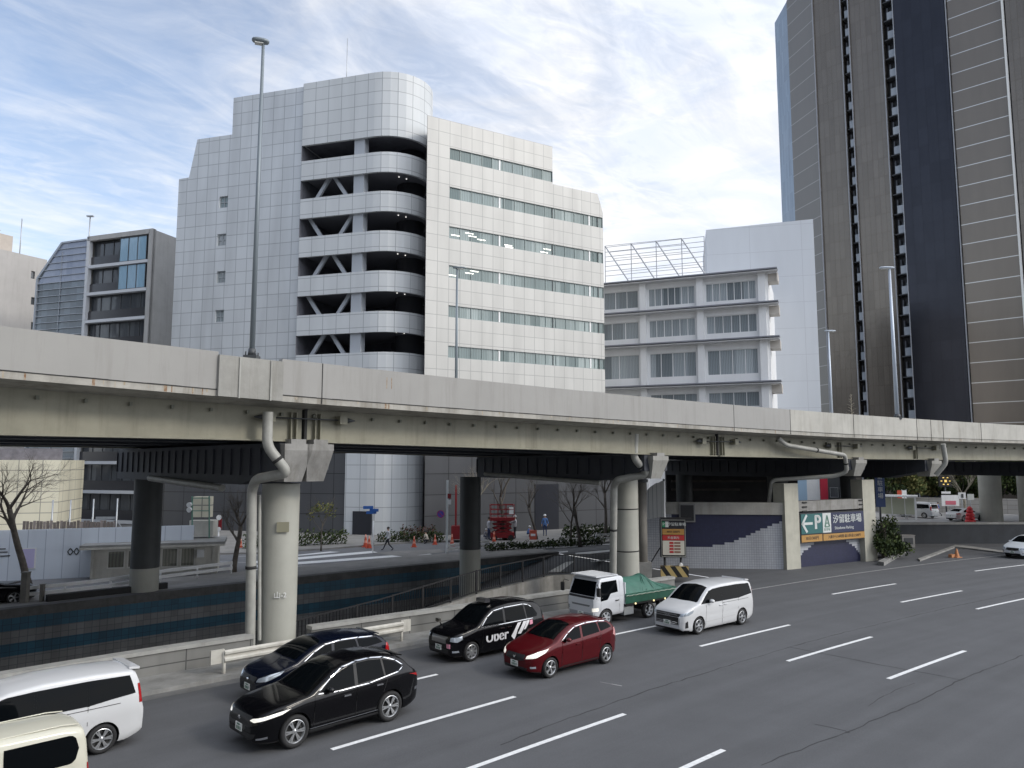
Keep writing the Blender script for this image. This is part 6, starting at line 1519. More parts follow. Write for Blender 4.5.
# ================================================================== VEHICLES
def smooth_tab(tab, x, w=.06):
    return sum(lerp_tab(tab, x+w*k/3) for k in range(-3, 4))/7
class Car:
    def __init__(s, name, label, L, W, H, wb, fo, wr, top, belt, plan, bot, tum=.30, crown=.04, paint=None, rc=.14, group=None, roofpow=2, shoulder=.03, topw=.05):
        s.__dict__.update(locals()); s.hw = W/2
        s.root = empty(name, (0, 0, 0), 0, label, name.replace('_', ' ').replace('parked ', ''), group)
        s.xs = sorted(set([0, .015, .04, .08, .13, .2, L-.2, L-.13, L-.08, L-.04, L-.015, L]+[round(.28+i*(L-.56)/64, 4) for i in range(65)]))
        mb = MB(); rows = [s.section(x) for x in s.xs]
        n = len(rows[0]); mb.grid(rows, closed=True); mb.face(rows[0][::-1]); mb.face(rows[-1])
        b = mb.build('body', [paint, trim], None)
        # wheel arches
        cut = MB()
        for x in (fo, fo+wb):
            for sg_ in (-1, 1): cut.cyl((x, sg_*(s.hw-.34), wr), (x, sg_*(s.hw+.3), wr), wr+.055, n=36, smooth=False)
        co = cut.build('cut', trim); md = b.modifiers.new('b', 'BOOLEAN'); md.object = co; md.operation = 'DIFFERENCE'; md.solver = 'EXACT'
        dg = bpy.context.evaluated_depsgraph_get(); nm = bpy.data.meshes.new_from_object(b.evaluated_get(dg)); b.modifiers.clear(); old = b.data; b.data = nm
        bpy.data.objects.remove(co)
        for f in nm.polygons:
            c = f.center; inside = any(math.hypot(c.x-x, c.z-wr) < wr+.07 for x in (fo, fo+wb)) and abs(c.y) < s.hw+.02
            side = abs(f.normal.y) > .75 and abs(c.y) > s.hw*.85
            rad = any(abs(math.hypot(c.x-x, c.z-wr)-(wr+.055)) < .012 for x in (fo, fo+wb))
            if inside and (not side) and (rad or abs(c.y) < s.hw-.3): f.material_index = 1
            if f.normal.z < -.6 and c.z < .35: f.material_index = 1
            f.use_smooth = True
        nm.set_sharp_from_angle(angle=R_(34)); b.parent = s.root; s.body = b
        bm = bmesh.new(); bm.from_mesh(nm); s.bvh = BVHTree.FromBMesh(bm); bm.free()
        mb = MB(); rows = [s.section(x) for x in s.xs]; mb.grid(rows, closed=True); mb.face(rows[0][::-1]); mb.face(rows[-1])
        s.full = BVHTree.FromPolygons([tuple(v) for v in mb.v], mb.f)
    def section(s, x):
        hw = smooth_tab(s.plan, x, .05)*s.hw; zb = smooth_tab(s.bot, x, .05); zt = smooth_tab(s.top, x, s.topw); zk = min(smooth_tab(s.belt, x, .08), zt-.045)
        h = zt-zk; pts = []
        pts.append((0, zb))
        for t in (0, .06, .16, .3, .45, .6, .75, .88, .96): 
            z = zb+(zk-zb)*t
            y = hw*(1-.085*(1-t)**2.2-.018*max(0, (t-.72)/.28)**2-(.03 if t == 0 else 0))
            y -= .012*math.exp(-((t-.45)/.12)**2)
            pts.append((y, z))
        y0 = hw*(1-s.shoulder); tum_ = s.tum*(hw/s.hw); rc_ = min(s.rc, h*.75)
        zs = zt-rc_
        for t in (0, .25, .5, .75):
            z = zk+(zs-zk)*t; pts.append((y0-tum_*(z-zk)-.02*math.sin(math.pi*t)*-1*0, z))
        ya = y0-tum_*(zs-zk); cr = min(s.crown, h*.3)
        for a in (0, 20, 40, 60, 80):
            a = R_(a); pts.append((ya-rc_*1.2*(1-math.cos(a)), zs+(rc_-cr)*math.sin(a)))
        yc = ya-rc_*1.2
        for t in (.25, .5, .75, 1): y = yc*(1-t); pts.append((y, zt-cr*(y/max(yc, .01))**2*.9))
        half = [Vector((x, -y, z)) for y, z in pts]; other = [Vector((x, y, z)) for y, z in pts[1:-1]][::-1]
        return half+other
    def drape(s, poly, mode, m, name, parent=None, off=.006, nu=22, nv=8, th=0, bvh=None):
        us = [p[0] for p in poly]; u0, u1 = min(us), max(us); cols = []
        mir = mode.endswith('m'); md = mode.rstrip('m')
        for i in range(nu+1):
            u = u0+(u1-u0)*(i/nu); u = min(max(u, u0+1e-4), u1-1e-4); ys = []
            for (a, b), (c, d) in zip(poly, poly[1:]+poly[:1]):
                if (a-u)*(c-u) <= 0 and a != c: ys.append(b+(d-b)*(u-a)/(c-a))
            cols.append((u, min(ys), max(ys)))
        rows = []
        for u, lo, hi in cols:
            row = []
            for j in range(nv+1):
                v = lo+(hi-lo)*j/nv
                if md == 'S': o_, d_ = Vector((u, -4, v)), Vector((0, 1, 0))
                elif md == 'F': o_, d_ = Vector((-3, u, v)), Vector((1, 0, 0))
                elif md == 'B': o_, d_ = Vector((s.L+3, u, v)), Vector((-1, 0, 0))
                elif md == 'T': o_, d_ = Vector((u, v, 5)), Vector((0, 0, -1))
                elif md == 'D': d_ = Vector((.7071, .7071, 0)); o_ = Vector((.7071, -.7071, 0))*u-d_*6+Vector((0, 0, v))
                elif md == 'E': d_ = Vector((-.7071, .7071, 0)); o_ = Vector((s.L, 0, 0))+Vector((.7071, .7071, 0))*u-d_*6+Vector((0, 0, v))
                h = (bvh or s.full).ray_cast(o_, d_)
                if h[0] is None: row.append(None)
                else:
                    n = h[1] if h[1].dot(d_) < 0 else -h[1]; row.append(h[0]+n*off)
            rows.append(row)
        mb = MB()
        for i in range(nu):
            for j in range(nv):
                q = [rows[i][j], rows[i+1][j], rows[i+1][j+1], rows[i][j+1]]
                if any(p is None for p in q): continue
                if max((q[0]-q[2]).length, (q[1]-q[3]).length) > .6: continue
                if mir: q = [Vector((p.x, -p.y, p.z)) for p in q]
                mb.face(q, 0, smooth=True)
        if not mb.f: return None
        o = mb.build(name, m, parent or s.root)
        if th:
            sm = o.modifiers.new('th', 'SOLIDIFY'); sm.thickness = th; sm.offset = 1
        return o
    def both(s, poly, m, name, mode='S', **k):
        a = s.drape(poly, mode, m, name, **k); b = s.drape(poly, mode+'m', m, name, **k); return a, b
    def line(s, pts, w, m, name, mode='S', **k):
        for (a, b), (c, d) in zip(pts, pts[1:]):
            L = math.hypot(c-a, d-b); nx, nz = -(d-b)/L*w/2, (c-a)/L*w/2
            s.both([(a+nx, b+nz), (c+nx, d+nz), (c-nx, d-nz), (a-nx, b-nz)], m, name, mode, nu=max(2, int(L/.06)), nv=1, off=.007, **k)
    def wheels(s, spokes=5, m=rimm, tw=.21, style='twin', cap=False):
        proto = None
        for x in (s.fo, s.fo+s.wb):
            for sg_ in (-1, 1):
                if proto is None:
                    w = bpy.data.objects.new('wheel', None); C.objects.link(w); r = s.wr; rr = r*.72
                    Mx = Matrix.Rotation(R_(90), 3, 'X')
                    t = MB(); t.lathe([(rr, -tw/2+.02), (rr+.02, -tw/2), (r-.03, -tw/2), (r, -tw/2+.03), (r, tw/2-.03), (r-.03, tw/2), (rr+.02, tw/2), (rr, tw/2-.02)], n=36, M=Mx); t.build('tyre', rubber, w, sharp=50)
                    k = MB(); k.lathe([(rr, tw/2-.015), (rr-.012, tw/2-.01), (rr-.03, tw/2-.03), (rr-.035, -.02)], n=32, M=Mx); k.build('rim', m, w, sharp=50)
                    k = MB(); k.lathe([(rr-.03, .02), (.001, .02)], n=24, M=Mx); k.lathe([(rr*.6, .035), (rr*.6, .03), (.001, .03)], n=24, M=Mx); k.build('brake_disc', mat('hub_dark', (.05, .05, .05), .5, metal=.5) if not cap else m, w)
                    k = MB(); k.lathe([(.0001, tw/2-.02), (.055, tw/2-.022), (.07, tw/2-.05)], n=16, M=Mx)
                    for i in range(spokes):
                        a = 2*math.pi*i/spokes
                        for da in ((-.12, .12) if style == 'twin' else (0,)):
                            p0 = Vector((math.cos(a+da*.4)*.04, -(tw/2-.035), math.sin(a+da*.4)*.04)); p1 = Vector((math.cos(a+da)*(rr-.02), -(tw/2-.03), math.sin(a+da)*(rr-.02)))
                            k.beam(p0, p1, .03 if style == 'twin' else .06, .035) if False else k.beam(p0, p1, .03, .034 if style == 'twin' else .07)
                    k.build('spokes', m, w); proto = w; c = w
                else: c = copy_tree(proto)
                c.parent = s.root; c.location = (x, sg_*(s.hw-tw/2-.025), s.wr); c.rotation_euler = (0, 0, 0 if sg_ < 0 else math.pi)
    def plate_at(s, z=.45, x=-.015, y=0, w=.33, h=.165, back=False):
        X_ = s.full.ray_cast(Vector((-3, y, z)), Vector((1, 0, 0)))[0].x if not back else s.full.ray_cast(Vector((s.L+3, y, z)), Vector((-1, 0, 0)))[0].x
        d = -1 if not back else 1
        k = MB(); k.box((X_+d*.02, y, z), (.02, w, h)); o = k.build('license_plate', plate, s.root)
        k = MB()
        for i, (yy_, ww) in enumerate(((-.10, .05), (-.035, .045), (.02, .05), (.085, .05))): k.box((X_+d*.032, y+yy_, z-.025), (.006, ww*.7, .07))
        k.box((X_+d*.032, y, z+.052), (.006, .14, .03)); k.build('plate_marks', plateink, o)
    def mirror(s, x, z, m, big=1.0):
        for sg_ in (-1, 1):
            h = s.full.ray_cast(Vector((x, -4, z)), Vector((0, 1, 0)))[0]; y = abs(h.y)
            k = MB(); rows = []
            for t, q in ((-.09, .3), (-.05, .85), (0, 1), (.05, .9), (.07, .5)):
                rows.append([Vector((x+t, sg_*(y+.11+.09*math.cos(a)*q*big), z+.05+.065*math.sin(a)*q*big)) for a in [2*math.pi*i/12 for i in range(12)]])
            k.grid(rows, closed=True); k.face(rows[0]); k.face(rows[-1][::-1]); k.beam((x, sg_*(y-.03), z), (x, sg_*(y+.06), z+.03), .05, .04); k.build('mirror', m, s.root)
    def handles(s, pts, m):
        for x, z in pts:
            for sg_ in (-1, 1):
                h = s.full.ray_cast(Vector((x, -4, z)), Vector((0, 1, 0)))[0]; k = MB(); k.box((x, sg_*(abs(h.y)+.018), z), (.19, .03, .032)); k.build('door_handle', m, s.root)
    def place(s, sw, off_contact, frontwheel=True):
        """sw, off: road coords of near-side contact (front wheel)"""
        sc_ = sw-s.fo; oc = off_contact+s.hw-.06
        a = sw+s.wb/2; p = P(a, oc); h = hd(a); d = Vector((math.cos(h), math.sin(h), 0)); q = p-d*(s.fo+s.wb/2)
        s.root.location = (q.x, q.y, .006); s.root.rotation_euler = (0, 0, h)
def cpaint(n, c, rough=.25, metal=.0): return mat('paint_'+n, c, rough, metal=metal, coat=.5 if sum(c) < .1 else .8, spec=.12 if sum(c) < .1 else .3)
PBLACK = cpaint('black', (.002, .002, .003)); PNAVY = cpaint('navy', (.003, .005, .013)); PRED = cpaint('red', (.085, .004, .007), .3, .2); PWHITE = cpaint('white', (.60, .61, .62), .3); PCREAM = cpaint('cream', (.57, .555, .46), .35)
PTAXI = cpaint('taxi', (.003, .003, .004)); PSIL = cpaint('silver_white', (.62, .66, .70), .3)
def seams(c, xs, z0, z1f, m=trim, w=.012):
    for x in xs: c.line([(x, z0), (x+.02, z1f)], w, m, 'door_seam')
# --- black SUV
def suv():
    c = Car('suv', 'glossy black SUV with lit headlights in the second lane, nearest dark car', 4.72, 1.85, 1.66, 2.69, .97, .365,
            top=[(0, .70), (.05, .80), (.15, .88), (.5, .98), (1.0, 1.05), (1.30, 1.09), (1.6, 1.26), (2.05, 1.50), (2.45, 1.62), (3.0, 1.665), (3.5, 1.64), (3.95, 1.56), (4.12, 1.48), (4.35, 1.24), (4.55, 1.10), (4.66, 1.02), (4.72, .75)],
            belt=[(0, .60), (.1, .72), (.4, .86), (1.2, 1.0), (2.0, 1.04), (3.0, 1.09), (3.8, 1.17), (4.3, 1.15), (4.6, 1.0), (4.72, .7)],
            plan=[(0, .60), (.05, .76), (.15, .88), (.35, .95), (.7, 1.0), (1.3, .985), (3.2, .985), (3.9, 1.0), (4.4, .93), (4.62, .82), (4.72, .64)],
            bot=[(0, .36), (.06, .26), (.4, .21), (4.2, .22), (4.6, .33), (4.72, .45)], tum=.42, paint=PBLACK, rc=.12)
    c.wheels(6)
    A = [(1.62, 1.09), (1.95, 1.31), (2.25, 1.46), (2.52, 1.53), (2.62, 1.54), (2.60, 1.085), (2.1, 1.06)]
    c.both(A, cglass, 'front_window'); c.both([(2.68, 1.09), (2.70, 1.545), (3.05, 1.56), (3.42, 1.53), (3.45, 1.13)], cglass, 'rear_window'); c.both([(3.50, 1.14), (3.48, 1.52), (3.78, 1.44), (4.02, 1.30), (3.95, 1.22)], cglass, 'quarter_window')
    c.line([(1.55, 1.07), (2.1, 1.035), (3.0, 1.06), (3.9, 1.18), (4.05, 1.27)], .018, chrome, 'chrome_trim'); c.line([(1.6, 1.12), (1.95, 1.35), (2.3, 1.515), (2.7, 1.585), (3.1, 1.60), (3.5, 1.565), (3.85, 1.45), (4.06, 1.30)], .018, chrome, 'chrome_trim')
    c.drape([(1.35, -.66), (1.33, 0), (1.35, .66), (2.22, .52), (2.28, 0), (2.22, -.52)], 'T', cglass, 'windshield', nu=20, nv=20)
    c.drape([(3.98, -.52), (4.45, -.6), (4.45, .6), (3.98, .52)], 'T', cglass, 'rear_windshield', nu=14, nv=14)
    for sg_ in ('D', 'Dm'): c.drape([(.36, .72), (.44, .765), (.9, .855), (1.24, .905), (1.08, .82), (.8, .765), (.5, .70)], sg_, headon, 'headlight', nu=26)
    c.drape([(-.62, .63), (-.5, .80), (.5, .80), (.62, .63), (.5, .58), (-.5, .58)], 'F', trim, 'grille', nu=20); c.drape([(-.6, .32), (-.7, .46), (.7, .46), (.6, .32)], 'F', trim, 'lower_grille', nu=20)
    c.drape([(-.09, .70), (0, .74), (.09, .70), (0, .66)], 'F', chrome, 'emblem', off=.02, nu=8)
    for sg_ in ('D', 'Dm'): c.drape([(.55, .33), (.55, .37), (.80, .40), (.80, .35)], sg_, chrome, 'bumper_trim', off=.012)
    for sg_ in ('E', 'Em'): c.drape([(-.95, 1.06), (-.55, 1.0), (-.3, 1.02), (-.3, .95), (-.6, .92)], sg_, tail, 'taillight'); c.drape([(-.72, .60), (-.72, .68), (-.5, .68), (-.5, .60)], sg_, chrome, 'reflector')
    c.both([(1.35, .25), (1.35, .31), (3.3, .31), (3.3, .25)], trim, 'sill'); c.line([(1.35, .33), (3.3, .36)], .018, chrome, 'sill_trim')
    c.handles([(2.35, .90), (3.3, .97)], chrome); c.mirror(1.85, 1.08, PBLACK); c.plate_at(.50); seams(c, (1.45, 2.62), .4, 1.05); c.line([(3.42, .75), (3.55, 1.1)], .012, trim, 'door_seam')
    k = MB(); k.box((4.08, 0, 1.51), (.30, 1.10, .035), M=Matrix.Rotation(.25, 3, 'Y')); k.build('spoiler', PBLACK, c.root)
    return c
c = suv(); c.root.scale = (1, 1, 1.035); s_, o_ = so(gp(296, 748)); c.place(s_-.02, o_)
# --- navy hatchback
def hatch(name, label, L, W, H, wb, fo, wr, pnt, head, sc=1.0, spokes=5, warm=False, style='twin', chromeline=False):
    c = Car(name, label, L, W, H, wb, fo, wr,
            top=[(0, .62), (.05, .74), (.18, .82), (.5, .93), (.85, 1.02), (1.05, 1.08), (1.35, 1.25), (1.8, 1.44), (2.1, 1.50), (2.6, H), (3.2, H-.02), (L-.55, H-.10), (L-.35, H-.2), (L-.16, 1.15), (L-.05, 1.0), (L, .7)],
            belt=[(0, .55), (.2, .75), (1.0, .95), (2.0, .99), (3.2, 1.06), (L-.4, 1.12), (L-.1, 1.0), (L, .65)],
            plan=[(0, .56), (.05, .72), (.15, .85), (.35, .94), (.7, 1.0), (3.2, 1.0), (L-.5, .97), (L-.15, .86), (L, .68)],
            bot=[(0, .34), (.06, .25), (.4, .19), (L-.4, .21), (L-.1, .3), (L, .42)], tum=.34, paint=pnt, rc=.11)
    c.wheels(spokes, style=style)
    c.both([(1.30, 1.01), (1.62, 1.20), (1.95, 1.345), (2.20, 1.38), (2.18, 1.03), (1.6, 1.0)], cglass, 'front_window'); c.both([(2.26, 1.035), (2.28, 1.385), (2.8, 1.40), (3.0, 1.385), (3.05, 1.09)], cglass, 'rear_window')
    c.both([(3.11, 1.10), (3.06, 1.38), (L-.62, 1.34), (L-.42, 1.17)], cglass, 'quarter_window')
    c.drape([(1.10, -.62), (1.06, 0), (1.10, .62), (1.95, .52), (2.02, 0), (1.95, -.52)], 'T', cglass, 'windshield', nu=20, nv=20)
    c.drape([(-.50, 1.06), (-.42, H-.17), (.42, H-.17), (.50, 1.06)], 'B', cglass, 'rear_windshield', nu=14, nv=10)
    for sg_ in ('D', 'Dm'): c.drape([(.36, .64), (.40, .72), (.75, .84), (1.08, .90), (.98, .80), (.7, .68)], sg_, head, 'headlight', nu=24)
    c.drape([(-.45, .60), (-.42, .74), (.42, .74), (.45, .60), (.2, .55), (-.2, .55)], 'F', trim, 'grille'); c.drape([(-.5, .29), (-.55, .38), (.55, .38), (.5, .29)], 'F', trim, 'lower_grille')
    c.drape([(-.07, .66), (0, .71), (.07, .66), (0, .61)], 'F', chrome, 'emblem', off=.02, nu=8)
    for sg_ in ('D', 'Dm'): c.drape([(.5, .36), (.5, .42), (.68, .42), (.68, .36)], sg_, chrome if not warm else headoff, 'fog_lamp')
    for sg_ in ('E', 'Em'): c.drape([(-.80, .92), (-.72, 1.12), (-.5, 1.1), (-.42, .86), (-.6, .80)], sg_, tail if not warm else mat('tail_pale', (.62, .30, .30), .2, coat=1), 'taillight')
    c.handles([(2.0, .86), (2.98, .92)], pnt); c.mirror(1.5, 1.02, pnt); c.plate_at(.45); seams(c, (1.28, 2.2), .32, 1.0); c.line([(3.05, .6), (3.1, 1.06)], .012, trim, 'door_seam'); c.line([(1.3, .26), (3.0, .27)], .03, trim, 'sill')
    c.line([(1.0, .80), (2.0, .84), (3.4, .95)], .012, pnt, 'character_line')
    if chromeline: c.line([(1.28, 1.03), (1.62, 1.235), (1.98, 1.385), (2.5, 1.435), (3.1, 1.42), (L-.6, 1.37)], .02, chrome, 'window_trim')
    k = MB(); k.box((L-.47, 0, H-.125), (.24, .98, .03), M=Matrix.Rotation(.25, 3, 'Y')); k.build('spoiler', pnt, c.root)
    return c
c = hatch('hatchback', 'dark navy hatchback half hidden behind the black SUV beside the guardrail', 4.36, 1.76, 1.52, 2.65, .88, .32, PNAVY, headoff, chromeline=True)
# front-left bumper corner near (240,700)
c.place(so(gp(276, 714))[0]+.72, .62)
c = hatch('hatchback', 'dark red hatchback with warm lit headlights ahead of the white minivan', 4.10, 1.695, 1.525, 2.60, .80, .31, PRED, headon, warm=True, style='twin', chromeline=True)
s_, o_ = so(gp(551, 678)); c.place(s_, o_)
# --- minivans
def minivan(name, label, pnt, L=4.70, W=1.72, H=1.83, wb=2.85, fo=.93, aero=True, spokes=6, roof_rack=False, group=None, rearview=False):
    c = Car(name, label, L, W, H, wb, fo, .325,
            top=[(0, .70), (.04, .86), (.15, .95), (.4, 1.04), (.75, 1.13), (.95, 1.20), (1.35, 1.50), (1.68, 1.70), (1.95, 1.78), (2.6, H), (3.6, H), (L-.45, H-.04), (L-.2, H-.08), (L-.10, H-.35), (L-.03, 1.05), (L, .7)],
            belt=[(0, .6), (.2, .85), (.9, 1.06), (1.5, 1.10), (3.0, 1.10), (3.5, 1.10), (4.0, 1.15), (L-.1, 1.16), (L, .7)],
            plan=[(0, .70), (.04, .82), (.12, .91), (.35, .97), (.7, 1.0), (3.6, 1.0), (L-.3, .985), (L-.08, .93), (L, .84)],
            bot=[(0, .30), (.06, .20), (.4, .16), (L-.4, .18), (L, .30)], tum=.17, paint=pnt, rc=.12, shoulder=.015, crown=.05)
    c.wheels(spokes)
    c.both([(1.06, 1.13), (1.38, 1.40), (1.62, 1.56), (1.62, 1.13)], cglass, 'quarter_window'); c.both([(1.68, 1.13), (1.68, 1.58), (1.9, 1.64), (2.42, 1.665), (2.42, 1.13)], cglass, 'front_window')
    c.both([(2.47, 1.13), (2.47, 1.665), (3.48, 1.67), (3.48, 1.13)], cglass, 'rear_window'); c.both([(3.53, 1.13), (3.53, 1.67), (L-.35, 1.64), (L-.22, 1.22), (4.0, 1.18)], cglass, 'rear_window')
    c.both([(1.62, 1.12), (1.62, 1.57), (1.69, 1.60), (1.69, 1.12)], cglass, 'pillar'); c.both([(2.42, 1.12), (2.42, 1.665), (2.47, 1.665), (2.47, 1.12)], cglass, 'pillar'); c.both([(3.48, 1.12), (3.48, 1.67), (3.53, 1.67), (3.53, 1.12)], cglass, 'pillar')
    c.drape([(.99, -.70), (.94, 0), (.99, .70), (1.78, .60), (1.86, 0), (1.78, -.60)], 'T', cglass, 'windshield', nu=20, nv=20)
    c.drape([(-.64, 1.15), (-.60, 1.62), (.60, 1.62), (.64, 1.15)], 'B', cglass, 'rear_windshield', nu=14, nv=10)
    for sg_ in ('D', 'Dm'): c.drape([(.46, .74), (.46, .83), (.75, .90), (1.02, .95), (.98, .86), (.8, .78)], sg_, headoff, 'headlight', nu=20); c.drape([(.64, .30), (.66, .52), (.76, .58), (.78, .32)], sg_, trim, 'fog_lamp')
    c.drape([(-.60, .42), (-.62, .84), (.62, .84), (.60, .42)], 'F', trim, 'grille', nu=20)
    k = MB()
    for z in (.80, .72, .52, .46): k.box((-.012, 0, z), (.02, 1.05, .022))
    k.build('grille_bars', chrome, c.root)
    for sg_ in ('E', 'Em'): c.drape([(-.66, .98), (-.66, 1.42), (-.48, 1.42), (-.48, .95)], sg_, tail, 'taillight')
    c.handles([(2.3, .98), (2.62, .98)], pnt); c.mirror(1.62, 1.16, pnt, 1.2); c.plate_at(.47, w=.33); c.plate_at(.85, back=True); seams(c, (1.35, 2.42), .25, 1.10); c.line([(3.5, .7), (3.5, 1.10)], .012, trim, 'door_seam'); c.line([(2.45, 1.05), (4.2, 1.06)], .014, trim, 'door_rail')
    c.line([(1.4, .42), (3.3, .48)], .02, mat('paint_shade_line', (.5, .5, .5), .4), 'side_crease')
    k = MB(); k.box((L-.20, 0, H-.085), (.24, 1.18, .05), M=Matrix.Rotation(.15, 3, 'Y')); k.build('spoiler', pnt, c.root)
    return c
c = minivan('minivan', 'white minivan with black grille at the right of the queue', PWHITE); s_, o_ = so(gp(698.5, 634.5)); c.place(s_+.05, o_)
c = minivan('minivan', 'white minivan with dark side glass seen from its rear at the left edge', PWHITE, L=4.76, W=1.71, H=1.84, wb=2.89, fo=.95)
s_, o_ = so(gp(101, 754)); c.place(s_-2.89, o_)
# --- cream kei van
def kei():
    L = 3.40
    c = Car('kei_van', 'small boxy cream van cut off by the bottom left corner', L, 1.475, 1.78, 2.46, .50, .28,
            top=[(0, .75), (.03, .95), (.12, 1.05), (.45, 1.12), (.6, 1.18), (.95, 1.60), (1.15, 1.72), (1.8, 1.78), (2.9, 1.76), (L-.12, 1.70), (L-.05, 1.5), (L-.02, 1.0), (L, .7)],
            belt=[(0, .7), (.2, .95), (.7, 1.05), (L-.1, 1.05), (L, .7)], plan=[(0, .72), (.04, .85), (.12, .94), (.3, 1.0), (L-.2, 1.0), (L-.06, .93), (L, .80)], bot=[(0, .3), (.1, .2), (L-.1, .2), (L, .3)], tum=.12, paint=PCREAM, rc=.15, shoulder=.01)
    c.wheels(8, style='one', cap=True); c.both([(.95, 1.08), (1.1, 1.5), (1.9, 1.55), (1.9, 1.08)], cglass, 'front_window')
    import math as _m
    arc = [(3.02+.16*_m.cos(a), 1.32+.25*_m.sin(a)) for a in [_m.pi/2-_m.pi*i/8 for i in range(9)]]
    c.both([(1.96, 1.07), (1.96, 1.57)]+arc, cglass, 'rear_window')
    c.drape([(.64, -.58), (.6, 0), (.64, .58), (1.0, .54), (1.04, 0), (1.0, -.54)], 'T', cglass, 'windshield', nu=14, nv=14)
    c.drape([(-.5, 1.1), (-.48, 1.55), (.48, 1.55), (.5, 1.1)], 'B', cglass, 'rear_windshield')
    for sg_ in ('D', 'Dm'): c.drape([(.46, .72), (.46, .86), (.6, .88), (.6, .72)], sg_, headoff, 'headlight')
    for sg_ in ('E', 'Em'): c.drape([(-.50, .75), (-.50, 1.0), (-.42, 1.0), (-.42, .75)], sg_, tail, 'taillight')
    c.handles([(1.8, .95), (2.05, .95)], PCREAM); c.mirror(.95, 1.1, PCREAM); c.plate_at(.45); seams(c, (1.0, 1.93), .25, 1.05); c.drape([(-.4, .5), (-.4, .62), (.4, .62), (.4, .5)], 'F', trim, 'grille')
    k = MB()
    for y in (-.52, .52): k.tube([(1.0, y, 1.70), (1.2, y, 1.735), (2.9, y, 1.745), (3.2, y, 1.71)], .012, n=6)
    k.build('roof_seam', PCREAM, c.root); return c
c = kei(); q = so(gp(83, 735, 1.5)); c.place(q[0]-3.30+.50, q[1]-.12)
